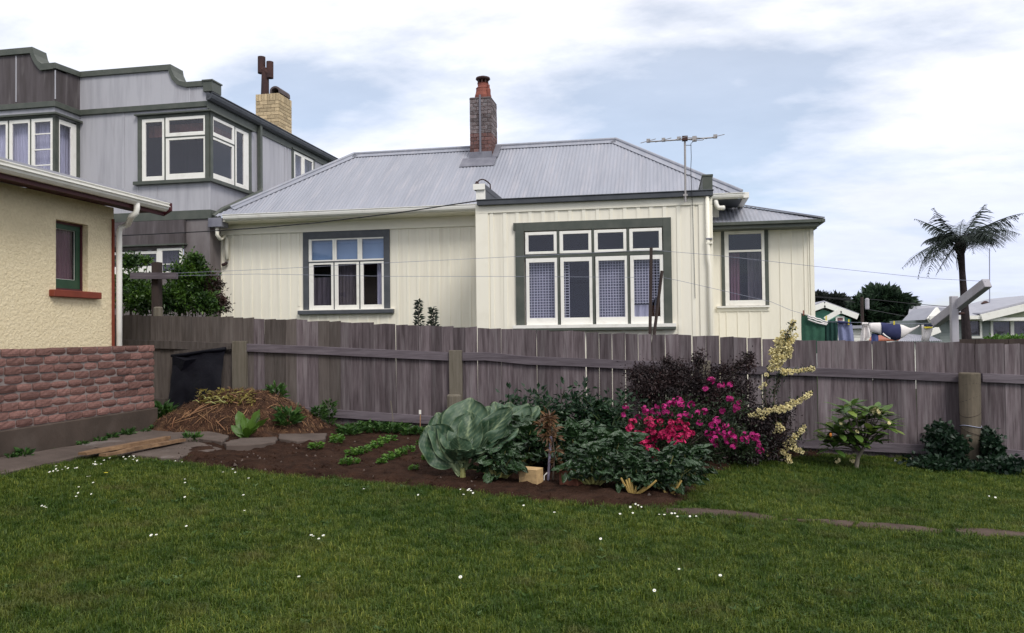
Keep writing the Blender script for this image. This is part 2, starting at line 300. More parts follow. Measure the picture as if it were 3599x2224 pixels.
def tube(pts, rad, n=8, cap=True):
    P = np.asarray(pts, float); k = len(P); R = np.broadcast_to(np.asarray(rad, float), (k,))
    T = np.gradient(P, axis=0); T /= np.linalg.norm(T, axis=1)[:, None] + 1e-12
    ref = np.array((0, 0, 1.0)) if abs(T[0][2]) < 0.9 else np.array((1.0, 0, 0))
    V = []; s = None
    for i in range(k):
        if s is None: s = np.cross(T[i], ref)
        else: s = s - T[i]*np.dot(s, T[i])
        s /= np.linalg.norm(s)+1e-12; u = np.cross(T[i], s)
        for j in range(n):
            a = 2*math.pi*j/n; V.append(P[i] + R[i]*(math.cos(a)*s + math.sin(a)*u))
    F = [(i*n+j, i*n+(j+1) % n, (i+1)*n+(j+1) % n, (i+1)*n+j) for i in range(k-1) for j in range(n)]
    if cap: F += [tuple(range(n))[::-1], tuple(range((k-1)*n, k*n))]
    return np.array(V), F
def bez(a, b, c, n=8):
    t = np.linspace(0, 1, n)[:, None]; a, b, c = (np.asarray(v, float) for v in (a, b, c))
    return (1-t)**2*a + 2*t*(1-t)*b + t*t*c
def lathe(center, prof, n=16):
    V = []; c = np.asarray(center, float)
    for r, z in prof:
        for j in range(n):
            a = 2*math.pi*j/n; V.append(c + np.array((r*math.cos(a), r*math.sin(a), z)))
    k = len(prof); F = [(i*n+j, i*n+(j+1) % n, (i+1)*n+(j+1) % n, (i+1)*n+j) for i in range(k-1) for j in range(n)]
    F += [tuple(range(n))[::-1], tuple(range((k-1)*n, k*n))]
    return np.array(V), F
# frames: a wall plane; s runs along it, d sticks out of it
def fpt(F, s, d, z): return (s, F[1]-d, z) if F[0] == 'Y' else (F[1]+d, s, z)
def fbox(F, s0, s1, d0, d1, z0, z1):
    a = fpt(F, s0, d0, z0); b = fpt(F, s1, d1, z1); return box(a[0], b[0], a[1], b[1], a[2], b[2])
def pl(F, p):
    if F[0] == 'Y': q = PY(p, F[1]); return q[0], q[2]
    q = PX(p, F[1]); return q[1], q[2]
def rect(F, p0, p1):
    xm = (p0[0]+p1[0])/2; ym = (p0[1]+p1[1])/2
    return pl(F, (p0[0], ym))[0], pl(F, (p1[0], ym))[0], pl(F, (xm, p1[1]))[1], pl(F, (xm, p0[1]))[1]   # s0,s1,z0,z1
def ring(F, outer, inner, d0, d1):
    a0, a1, b0, b1 = outer; c0, c1, e0, e1 = inner
    return join(fbox(F, a0, c0, d0, d1, b0, b1), fbox(F, c1, a1, d0, d1, b0, b1), fbox(F, c0, c1, d0, d1, b0, e0), fbox(F, c0, c1, d0, d1, e1, b1))
def wall_holes(F, s0, s1, z0, z1, holes, th=0.12):
    S = sorted({s0, s1, *[h[0] for h in holes], *[h[1] for h in holes]}); Z = sorted({z0, z1, *[h[2] for h in holes], *[h[3] for h in holes]})
    gs = []
    for a, b in zip(S[:-1], S[1:]):
        run = None
        for c, d in zip(Z[:-1], Z[1:]):
            m = ((a+b)/2, (c+d)/2); hole = any(h[0] < m[0] < h[1] and h[2] < m[1] < h[3] for h in holes)
            if hole:
                if run: gs.append(fbox(F, a, b, -th, 0, *run)); run = None
            else: run = (run[0], d) if run else (c, d)
        if run: gs.append(fbox(F, a, b, -th, 0, *run))
    return join(*gs)
def gutter(p, q, w, h, out):
    """half-round-ish gutter from p to q (p = top inner edge), out = unit direction away from the wall"""
    o = np.asarray(out, float); p = np.asarray(p, float); q = np.asarray(q, float); z = np.array((0, 0, 1.0))
    prof = [(0, 0), (0, -h), (0.45*w, -h), (0.8*w, -0.75*h), (0.92*w, -0.4*h), (0.92*w, -0.12*h), (1.05*w, -0.1*h), (1.05*w, 0), (0.85*w, 0), (0.85*w, -0.3*h), (0.4*w, -0.8*h), (0.1*w, -0.8*h), (0.1*w, 0)]
    return prism([p + o*a + z*b for a, b in prof], q-p)

# leaf clouds ------------------------------------------------------
def unit(a): return a/(np.linalg.norm(a, axis=-1, keepdims=True)+1e-9)
def leaf_geo(P, Dv, L, W, droop=0.15, up=0.6, fold=0.12):
    n = len(P); Dv = unit(Dv); nr = unit(rng.normal(size=(n, 3)) + np.array((0, 0, up))*2)
    nr = unit(nr - Dv*(nr*Dv).sum(1)[:, None]); S = np.cross(Dv, nr)
    L = np.broadcast_to(L, (n,))[:, None]; W = np.broadcast_to(W, (n,))[:, None]
    V = np.stack([P, P+Dv*L*0.45+S*W/2+nr*W*fold, P+Dv*L-nr*L*droop, P+Dv*L*0.45-S*W/2+nr*W*fold], 1).reshape(-1, 3)
    b = np.arange(n)*4; F = np.concatenate([np.stack([b, b+1, b+2], 1), np.stack([b, b+2, b+3], 1)])
    return V, F
def leaf_obj(name, P, Dv, L, W, m, parent=None, tone=None, **kw):
    kws = {k: kw.pop(k) for k in ('droop', 'up', 'fold') if k in kw}
    V, F = leaf_geo(P, Dv, L, W, **kws); n = len(P)
    r = rng.random(n) if tone is None else np.clip(tone + rng.normal(0, 0.16, n), 0, 1)
    return obj(name, (V, F), m, parent, attrs={'rnd': np.repeat(r, 4)}, **kw)
def blob_pts(c, r, n, shell=0.55, lump=0.25, freq=2.2):
    """points spread through an uneven ellipsoid, denser near its surface, with outward directions"""
    c = np.asarray(c, float); r = np.asarray(r, float); d = unit(rng.normal(size=(n, 3)))
    off = rng.random(3)*20
    k = np.array([1 + lump*mnoise.noise(Vector(v*freq+off))*2 for v in d])
    rad = (shell + (1-shell)*rng.random(n)**0.6)*k
    return c + d*r*rad[:, None], unit(d*r + rng.normal(0, 0.35, (n, 3))), rad
# ------------------------------------------------------------------ ground
YM, YB, YF, YT = 16.0, 13.42, 11.2, 15.55
def fbm(x, y, f=1.0, o=0.0):
    return mnoise.noise(Vector((x*f+o, y*f-o, 0.37))) + 0.5*mnoise.noise(Vector((x*f*2.1+o, y*f*2.1, 1.7)))
def build_ground():
    xs = np.concatenate([[-600, -300, -120, -50, -25, -17], np.linspace(-14, 9, 93), [12, 18, 30, 60, 140, 320, 700]])
    ys = np.concatenate([[-200, -60, -20, -8], np.linspace(-3, 13, 65), [17, 25, 40, 80, 160, 400, 1200]])
    V = []
    for y in ys:
        for x in xs:
            near = 1.0 if (-14 <= x <= 9 and -3 <= y <= 13) else 0.0
            V.append((x, y, gz(x) + near*0.02*fbm(x, y, 0.7)))
    nx = len(xs); F = [(j*nx+i, j*nx+i+1, (j+1)*nx+i+1, (j+1)*nx+i) for j in range(len(ys)-1) for i in range(nx-1)]
    obj('ground', (np.array(V), F), turf, smooth=True, kind='structure')
build_ground()
def gh(x, y): return gz(x) + (0.02*fbm(x, y, 0.7) if (-14 <= x <= 9 and -3 <= y <= 13) else 0)
def inpoly(P, poly):
    x, y = P[:, 0], P[:, 1]; r = np.zeros(len(P), bool); n = len(poly)
    for i in range(n):
        (x0, y0), (x1, y1) = poly[i], poly[(i+1) % n]
        c = ((y0 > y) != (y1 > y)); 
        with np.errstate(divide='ignore', invalid='ignore'):
            r ^= c & (x < (x1-x0)*(y-y0)/(y1-y0)+x0)
    return r
def gpoly(pts): return [tuple(PG(p)[:2]) for p in pts]
SOIL = gpoly([D(430, 1108), D(560, 1122), D(700, 1140), D(850, 1150), D(1000, 1166), D(1250, 1197), D(1400, 1208), D(1500, 1215), D(1590, 1218), D(1640, 1195), D(1690, 1135), D(1800, 1100), D(1940, 1096)]) + [(2.2, YF-0.02), (-8.0, YF-0.02), (-8.0, 9.7), (-6.5, 9.75)]
def edge_dist(P, poly):
    d = np.full(len(P), 1e9)
    for i in range(len(poly)):
        a = np.array(poly[i]); b = np.array(poly[(i+1) % len(poly)]); ab = b-a
        t = np.clip(((P-a)@ab)/(ab@ab+1e-9), 0, 1); d = np.minimum(d, np.linalg.norm(P-a-t[:, None]*ab, axis=1))
    return d
def build_soil():
    c = 0.04; xs = np.arange(-8.2, 3.0, c); ys = np.arange(7.0, YF+0.05, c)
    X, Y = np.meshgrid(xs, ys); P = np.stack([X.ravel(), Y.ravel()], 1)
    ins = inpoly(P, SOIL); ed = edge_dist(P, SOIL); sd = np.where(ins, ed, -ed)
    z = np.array([gh(x, y) for x, y in P]) + np.clip(sd*0.35, -0.05, 0.05) + np.where(sd > 0, 1, 0)*np.array([0.026*fbm(x, y, 3.5)+0.020*fbm(x, y, 12)+.008*fbm(x, y, 27) for x, y in P])
    keep = sd > -0.12; nx = len(xs); F = []
    for j in range(len(ys)-1):
        for i in range(nx-1):
            a = j*nx+i
            if keep[a] and keep[a+1] and keep[a+nx] and keep[a+nx+1]: F.append((a, a+1, a+nx+1, a+nx))
    used = sorted({i for f in F for i in f}); mp = {u: k for k, u in enumerate(used)}
    V = np.column_stack([P, z])[used]
    o = obj('soil_bed', (V, [tuple(mp[i] for i in f) for f in F]), soilm, smooth=True, kind='structure')
    # crumbs, chips and pale grit on the soil
    Q = np.column_stack([rng.uniform(-8, 2.8, 9000), rng.uniform(7, YF, 9000)]); Q = Q[inpoly(Q, SOIL)]
    gs = []; fm = []
    for k, (x, y) in enumerate(Q[:5200]):
        r = rng.uniform(0.004, 0.024)*rng.random()**.5+.003 * (0.6 if rng.random() < 0.2 else 1); z0 = gh(x, y)+0.045
        T = np.array([(r, 0, -r*.4), (-r*.6, r*.8, -r*.3), (-r*.5, -r*.9, -r*.35), (rng.normal(0, r*.3), rng.normal(0, r*.3), r*.8)]) + (x, y, z0)
        gs.append((T, [(0, 1, 3), (1, 2, 3), (2, 0, 3), (0, 2, 1)])); fm += [0 if rng.random() < 0.90 else 1]*4
    obj('soil_crumbs', join(*gs), [soilm, MATS['path_concrete']], o, fmat=fm, kind='stuff')
build_soil()

# path beside the brick wall: broken concrete slabs
path = thing('path', None, None, PG(r8(700, 900))); path['kind'] = 'structure'
def slab(poly_px, h=0.045, th=0.10, tilt=(0, 0), parent=None, m=None):
    P = [PG(p) for p in poly_px]
    # roughen the broken outline
    Q = []
    for a, b in zip(P, P[1:]+P[:1]):
        k = max(1, int(np.linalg.norm(b-a)/0.10)); 
        for t in range(k):
            q = a+(b-a)*t/k; q = q + (np.array((rng.normal(0, .012), rng.normal(0, .012), 0)) if t else 0); Q.append(q)
    c = np.mean(Q, 0); Q = [np.array((q[0], q[1], gz(q[0]) + h + (q[0]-c[0])*tilt[0] + (q[1]-c[1])*tilt[1])) for q in Q]
    return obj('slab', prism([q-np.array((0, 0, th)) for q in Q], (0, 0, th)), m or slabm, parent, bevel=0.008)
for poly, tilt in (([(-700, 1100), (0, 960), (570, 872), (735, 905), (640, 940), (330, 1005), (0, 1085), (-700, 1290)], (0, 0)),
                   ([(580, 868), (1130, 742), (1240, 775), (1225, 800), (1125, 860), (760, 900)], (0, 0)),
                   ([(765, 906), (1130, 866), (1425, 852), (1595, 903), (1330, 943), (1275, 970), (980, 945), (790, 925), (655, 940), (740, 910)], (0.0, 0.01)),
                   ([(1135, 860), (1235, 800), (1500, 795), (1640, 828), (1590, 876), (1425, 847)], (0.01, 0)),
                   ([(1605, 880), (1720, 840), (1985, 830), (1975, 876), (1800, 905), (1620, 908)], (0.02, -0.02)),
                   ([(1995, 815), (2345, 806), (2325, 850), (2130, 868), (2000, 850)], (-0.01, 0.0))):
    slab([r8(*p) for p in poly], h=.05 if poly[0][0] < 900 else .09, th=.17, parent=path, tilt=tilt)
# sunk edging strip of concrete through the lawn
edging = thing('edging_path', None, None, PG(s6(1600, 400))); edging['kind'] = 'structure'
EDG = [[(735, 326), (905, 326), (1060, 338), (1180, 352), (1270, 372), (1240, 380), (1000, 366), (735, 346)],
       [(1285, 378), (1500, 380), (1640, 388), (1620, 410), (1540, 404), (1400, 390)],
       [(1655, 392), (1800, 398), (1960, 415), (2060, 432), (2040, 444), (1900, 438), (1700, 416), (1640, 412)],
       [(2110, 418), (2300, 426), (2450, 442), (2620, 452), (2620, 478), (2450, 470), (2250, 458), (2140, 450)],
       [(2640, 452), (3000, 480), (3000, 512), (2640, 480)]]
EDGP = [gpoly([s6(*p) for p in q]) for q in EDG]
for q in EDG: slab([s6(*p) for p in q], h=0.016, parent=edging, m=edgem)

# ------------------------------------------------------------------ paling fence
def build_fence():
    f = thing('paling_fence', 'long weathered grey paling fence with rails and posts across the back of the garden', 'fence', (-1.0, YF, gz(-1.0)))
    pr = [PY(D(*p), YF) for p in ((200, 750), (300, 753), (540, 757), (800, 768), (1140, 783), (1480, 797), (1700, 803), (1925, 812), (2200, 817), (2447, 823))]
    tx = [p[0] for p in pr]; tz = [p[2] for p in pr]
    meshes = {}
    def pm(h, k, m):   # one paling mesh, shared
        key = (round(h, 2), k, m.name)
        if key not in meshes:
            w = 0.0868; t = 0.0095; dz = (0.0, 0.006, -0.005, 0.003)[k]; dx = (0, .004, -.003, .002)[k]
            P = [(-w, 0, 0), (w, 0, 0), (w+dx, 0, key[0]+dz), (-w, 0, key[0]-dz)]
            g = prism(P, (0, 2*t, 0)); me = _mesh('paling', g[0], g[1], m); meshes[key] = me
        return meshes[key]
    x = -9.2; i = 0
    while x < 7.5:
        top = np.interp(x, tx, tz) if x > tx[0] else tz[0]
        if x > tx[-1]: top = tz[-1] - 0.02*(x-tx[-1])
        base = gz(x)-0.06; gap = (0.009 if rng.random() < .7 else .003) if -1.3 < x < 1.6 else 0.0008
        gap += max(0, rng.normal(0, 0.0007))
        if abs(x-1.0) < 0.05: gap = .012
        h = round(top+rng.normal(0, 0.004)-base, 2); m = palmoss if x < -5.2+rng.normal(0, .7) else paling
        M = Matrix.Translation((x, YF+rng.normal(0, 0.0035), base)) @ Matrix.Rotation(rng.normal(0, 0.0035), 4, 'Y') @ Matrix.Rotation(rng.normal(0, .02), 4, 'Z')
        inst('paling', pm(h, i % 4, m), M, f); x += 0.1736+gap; i += 1
    # rails: pieces between the posts
    def rail(pts, w, m, y=YF-0.048, t=0.046):
        Q = [PY(D(*p), y) for p in pts]; V = []; F = []
        for q in Q:
            jz = rng.normal(0, .003)
            V += [(q[0], y, q[2]+jz), (q[0], y+t, q[2]+jz), (q[0], y+t, q[2]-w+jz), (q[0], y, q[2]-w+jz)]
        for k in range(len(Q)-1):
            for j in range(4): F.append((4*k+j, 4*k+4+j, 4*k+4+(j+1) % 4, 4*k+(j+1) % 4))
        F += [(0, 1, 2, 3), tuple(range(4*len(Q)-4, 4*len(Q)))[::-1]]
        obj('rail', (np.array(V), F), m, f, bevel=0.004)
    rail([(180, 806), (300, 811), (420, 815), (552, 820)], 0.128, palmoss)
    rail([(586, 821), (750, 827), (900, 834), (1073, 842)], 0.122, railm)
    rail([(1104, 842), (1160, 841), (1260, 851), (1380, 856), (1500, 861), (1668, 866)], 0.120, railm)
    rail([(1700, 868), (1800, 873), (1948, 879), (2120, 885), (2298, 891)], 0.114, railm)
    rail([(2348, 892), (2447, 896), (2700, 903)], 0.114, railm)
    rail([(180, 942), (300, 948), (420, 953), (552, 962)], 0.11, palmoss)
    rail([(586, 965), (700, 972), (850, 981), (1068, 997)], 0.12, railm)
    rail([(1104, 999), (1400, 1016), (1668, 1034)], 0.12, railm)
    rail([(1700, 1037), (1900, 1048), (2100, 1058), (2296, 1066)], 0.12, railm)
    rail([(2350, 1068), (2447, 1077), (2700, 1092)], 0.12, railm)
    # posts
    def sqpost(xl, xr, ytop, m=postm):
        a = PY(D(xl, ytop), YF-0.09); b = PY(D(xr, ytop), YF-0.09)
        obj('post', box(a[0], b[0], YF-0.085, YF-0.012, gz(a[0])-0.1, a[2]), m, f, bevel=0.006)
    sqpost(553, 586, 815); sqpost(1072, 1102, 837); sqpost(1671, 1698, 862)
    a = PY(D(1068, 942), YF-0.15); b = PY(D(1104, 942), YF-0.15)
    c = (a[0]+b[0])/2; r = (b[0]-a[0])/2; n = 14
    obj('post_stub', lathe((c, YF-0.10-r*0.6, gz(c)-0.1), [(r*1.0, 0), (r*.98, .3), (r*.96, a[2]-gz(c)+0.08), (r*.8, a[2]-gz(c)+0.10)], 12), postm, f, smooth=False)
    a = PY(s4(1478, 400), YF-0.3); b = PY(s4(1620, 400), YF-0.3); c = (a[0]+b[0])/2; r = (b[0]-a[0])/2; zt = a[2]
    g = gz(c)-0.1; H = zt-g
    lg = obj('log_post', lathe((c, YF-0.06-r, g), [(r*.82, 0), (r*.86, H*.3), (r*.97, H*.55), (r, H*.75), (r*1.0, H-.012), (r*.94, H)], 18), logm, f, smooth=False, label='thick round log post')
    zz = PY(s4(1550, 755), YF-0.3)[2]
    obj('wire_band', tube([(c+r*.985*math.cos(t), YF-0.06-r+r*.985*math.sin(t), zz+0.012*math.sin(t*2)) for t in np.linspace(0, 2*math.pi, 25)], 0.006, 5), wirem, lg)
    for zf in (0.42, 0.6, 0.74, .86):
        obj('saw_ring', tube([(c+r*.975*math.cos(t), YF-0.06-r+r*.975*math.sin(t), g+H*zf+0.05*math.cos(t+zf*9)) for t in np.linspace(0, 2*math.pi, 21)], 0.0035, 4), darkwood, lg)
build_fence()

# ------------------------------------------------------------------ brick garden wall
FXB = ('X', PY(r8(1118, 640), 9.62)[0])
def build_brick_wall():
    XB = FXB[1]; ye = 9.60; zt = PX(r8(600, 137), XB)[2]; zb = PX(r8(1115, 575), XB)[2]
    w = thing('brick_garden_wall', 'low wall of rounded red clinker bricks on a stained concrete base', 'wall', (XB, 7.0, gz(XB)))
    y0 = 3.2; zg = gz(XB)-0.2
    obj('concrete_base', box(XB-0.30, XB+0.022, y0, ye+0.035, zg, zb), plinthm, w, bevel=0.012)
    obj('mortar_core', box(XB-0.27, XB-0.020, y0, ye-0.02, zb-0.01, zt-0.015), mortar, w)
    n = 9; ch = (zt-zb)/n; meshes = []
    for k in range(6):
        L = 0.25; T = 0.10; hgt = ch-0.009
        V, F = box(0, T, 0, 1, 0, 1)
        # rounded tumbled brick: grid of front face bulging
        nu, nv = 5, 4; P = []
        e = (0.12, 0.36, 0.24, 0.48, 0.1, 0.3)[k]
        for j in range(nv):
            for i in range(nu):
                u = i/(nu-1)*2-1; v = j/(nv-1)*2-1
                uu = u*(1-0.10*e*abs(v)**3); vv = v*(1-0.42*e*abs(u)**4)
                P.append((T - 0.030*e*(abs(u)**3+abs(v)**3)*0.8 + rng.normal(0, .0015), uu/2, vv/2))
        m = len(P); Pb = [(0, p[1], p[2]) for p in P]; Fq = []
        for j in range(nv-1):
            for i in range(nu-1): a = j*nu+i; Fq.append((a, a+1, a+nu+1, a+nu))
        rim = [i for i in range(nu)] + [j*nu+nu-1 for j in range(1, nv)] + [(nv-1)*nu+i for i in range(nu-2, -1, -1)] + [j*nu for j in range(nv-2, 0, -1)]
        VV = P+[Pb[r] for r in rim]; R = len(rim)
        for t in range(R): Fq.append((rim[(t+1) % R], rim[t], m+t, m+(t+1) % R))
        meshes.append(_mesh('brick', VV, Fq, brickm, smooth=False))
    for r in range(n):
        y = ye-0.008-(0.0 if r % 2 else 0.11); first = True; zc = zt-ch*(r+0.5)
        if r % 2 == 0:
            M = Matrix.Translation((XB-0.10, ye-0.058, zc)) @ Matrix.Diagonal((1, 0.104, ch-.012, 1)); inst('brick', meshes[(r*3) % 6], M, w)
        while y > y0:
            L = 0.235+rng.uniform(-.03, .04); gp = 0.018
            M = Matrix.Translation((XB-0.10+rng.normal(0, .004), y-L/2, zc+rng.normal(0, .0015))) @ Matrix.Diagonal((1, L-gp, ch-.016+rng.normal(0, .002), 1))
            inst('brick', meshes[int(rng.integers(0, 6))], M, w); y -= L
        # end face (hidden side of the return) gets the course ends
        M = Matrix.Translation((XB-0.14, ye-0.10, zc)) @ Matrix.Rotation(math.pi/2, 4, 'Z') @ Matrix.Diagonal((1, .2, ch-.011, 1)); inst('brick', meshes[1], M, w)
build_brick_wall()

# ------------------------------------------------------------------ yellow roughcast house on the left
FXY = ('X', PY((400, 1000), 9.62)[0])
def build_yellow_house():
    X = FXY[1]; ye = 9.62
    h = thing('yellow_house', 'yellow roughcast house with white gutter and small green window', 'house', (X, 6.0, gz(X)))
    gx = X+0.40; gp = ('X', gx)
    a = PX(r2(0, 45), gx); b = PX(r2(1255, 358), gx); zg = (a[2]+b[2])/2
    s0, s1_, z0, z1 = rect(FXY, r2(424, 492), r2(668, 1018))
    z1 = pl(FXY, r2(545, 497))[1]; z0 = pl(FXY, r2(540, 1018))[1]
    wz = zg-0.12
    obj('wall', join(wall_holes(FXY, 2.0, ye, -0.3, wz, [(s0, s1_, z0, z1)], 0.24), box(X-5.5, X-0.24, ye-0.24, ye, -0.3, wz-.01), box(X-5.5, X-5.3, 2, ye-.24, -0.3, wz+.3)), stucco, h)
    d = -0.13
    fr = obj('window', ring(FXY, (s0, s1_, z0, z1), (s0+0.03, s1_-0.03, z0+0.03, z1-0.03), d, d+0.05), maroon, h)
    i0, i1, j0, j1 = s0+.03, s1_-.03, z0+.03, z1-.03
    obj('sash', ring(FXY, (i0, i1, j0, j1), (i0+.075, i1-.075, j0+.115, j1-.06), d-.01, d+.035), bottle, fr)
    obj('pane', fbox(FXY, i0+.07, i1-.07, d+.005, d+.011, j0+.11, j1-.055), glass, fr)
    obj('curtain', fold_sheet(FXY, i0+.0, i1-.0, j0+.06, j1-.02, d-.05, 9, .012), curtainpurple, fr, smooth=True)
    obj('bead', ring(FXY, (i0+.068, i1-.068, j0+.108, j1-.053), (i0+.08, i1-.08, j0+.12, j1-.065), d+.012, d+.016), white, fr)
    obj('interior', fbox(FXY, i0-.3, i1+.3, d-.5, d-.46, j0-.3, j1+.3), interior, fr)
    q0 = pl(FXY, r2(372, 1045))[0]; q1 = pl(FXY, r2(737, 1060))[0]; zc = pl(FXY, r2(550, 1020))[1]; zd = pl(FXY, r2(550, 1072))[1]
    obj('sill', fbox(FXY, q0, q1, -0.10, 0.075, zd, zc), redsill, h, bevel=0.008)
    # eaves: soffit boards, fascia, gutter, roof
    ye2 = b[1]
    obj('roof', prism([(gx+.02, 2.0, zg+0.02), (gx+.02, 2.0, zg+.05), (X-3.0, 2.0, zg+.55), (X-6.2, 2.0, zg+.05), (X-6.2, 2.0, zg+.02), (X-3.0, 2.0, zg+.50)], (0, ye2-2.0, 0)), paleroof, h)
    obj('soffit', prism([(gx-.035, 2.0, zg-0.115), (X, 2.0, zg-0.115), (X, 2.0, zg-0.085), (gx-.035, 2.0, zg-0.085)], (0, ye2-0.02-2.0, 0)), maroon, h)
    obj('fascia', box(gx-.035, gx-.008, 2.0, ye2-.01, zg-.165, zg+.01), maroon, h)
    obj('barge_end', prism([(gx-.03, ye2-.02, zg-.17), (gx+.10, ye2-.02, zg-.10), (gx+.10, ye2-.02, zg+.01), (X-3, ye2-.02, zg+.49), (X-3, ye2-.02, zg+.28), (X-.2, ye2-.02, zg-.02)], (0, .035, 0)), maroon, h)
    obj('gutter', gutter((gx, 2.0, zg), (gx, ye2-.05, zg), 0.105, 0.115, (1, 0, 0)), white, h)
    obj('gutter_bead', join(box(gx+.098, gx+.112, 2, ye2-.05, zg-.055, zg-.042), ), white, h)
    # downpipe: outlet under the gutter, offset bend, straight drop to the wall top
    dp = ye-0.045; top = PX(r2(965, 370), X+0.30)
    yp = pl(('X', X+.055), r2(902, 900))[0]
    obj('downpipe', tube([(gx+.045, top[1], zg-.09), (gx+.045, top[1], zg-.17), (gx+.035, top[1], zg-.225), (gx-.02, top[1]-.02, zg-.275), (X+.16, yp+.05, zg-.345), (X+.085, yp, zg-.39), (X+.06, yp, zg-.45), (X+.06, yp, zg-1.0), (X+.06, yp, 0.4)], 0.039, 12), white, h, smooth=True)
    obj('corner_bead', box(X+.002, X+.03, yp-.075, yp-.05, 0.4, wz-.16), redsill, h)
def fold_sheet(F, s0, s1, z0, z1, d, nf, amp, nz=6):
    n = nf*6+1; V = []; Fq = []
    for j in range(nz):
        for i in range(n):
            u = i/(n-1); ph = u*nf*2*math.pi
            V.append(fpt(F, s0+(s1-s0)*u, d+amp*math.sin(ph+0.4*math.sin(j*.7+i*.05))*(0.7+0.3*math.sin(u*17)), z0+(z1-z0)*j/(nz-1)))
    for j in range(nz-1):
        for i in range(n-1): a = j*n+i; Fq.append((a, a+1, a+n+1, a+n))
    return np.array(V), Fq
build_yellow_house()

# ------------------------------------------------------------------ windows
def lace_sheet(F, s0, s1, z0, z1, d, cs=0.046, tw=0.010, folds=6, amp=0.012, cut=None):
    """open net curtain: real threads both ways"""
    gs = []; ns = max(2, int((s1-s0)/cs)); nz = max(2, int((z1-z0)/cs))
    off = lambda s: amp*math.sin((s-s0)/(s1-s0)*folds*2*math.pi)
    for i in range(ns+1):
        s = s0+(s1-s0)*i/ns; zz = z0 if cut is None else max(z0, cut((s-s0)/(s1-s0)))
        if zz < z1: gs.append(fbox(F, s-tw/2, s+tw/2, d+off(s)-.001, d+off(s)+.001, zz, z1))
    for j in range(nz+1):
        z = z0+(z1-z0)*j/nz
        for i in range(ns):
            a = s0+(s1-s0)*i/ns; b = s0+(s1-s0)*(i+1)/ns
            if cut is not None and z < cut((a-s0)/(s1-s0)): continue
            V = [fpt(F, a, d+off(a), z-tw/2), fpt(F, b, d+off(b), z-tw/2), fpt(F, b, d+off(b), z+tw/2), fpt(F, a, d+off(a), z+tw/2)]
            gs.append((np.array(V), [(0, 1, 2, 3)]))
    return join(*gs)
def sash_pane(F, win, sr, pr, d=0.0, m=None, gl=None):
    obj('sash', ring(F, sr, pr, d-.02, d+.022), m or white, win, bevel=0.004)
    obj('pane', fbox(F, pr[0]-.006, pr[1]+.006, d-.002, d+.003, pr[2]-.006, pr[3]+.006), gl or glass, win)

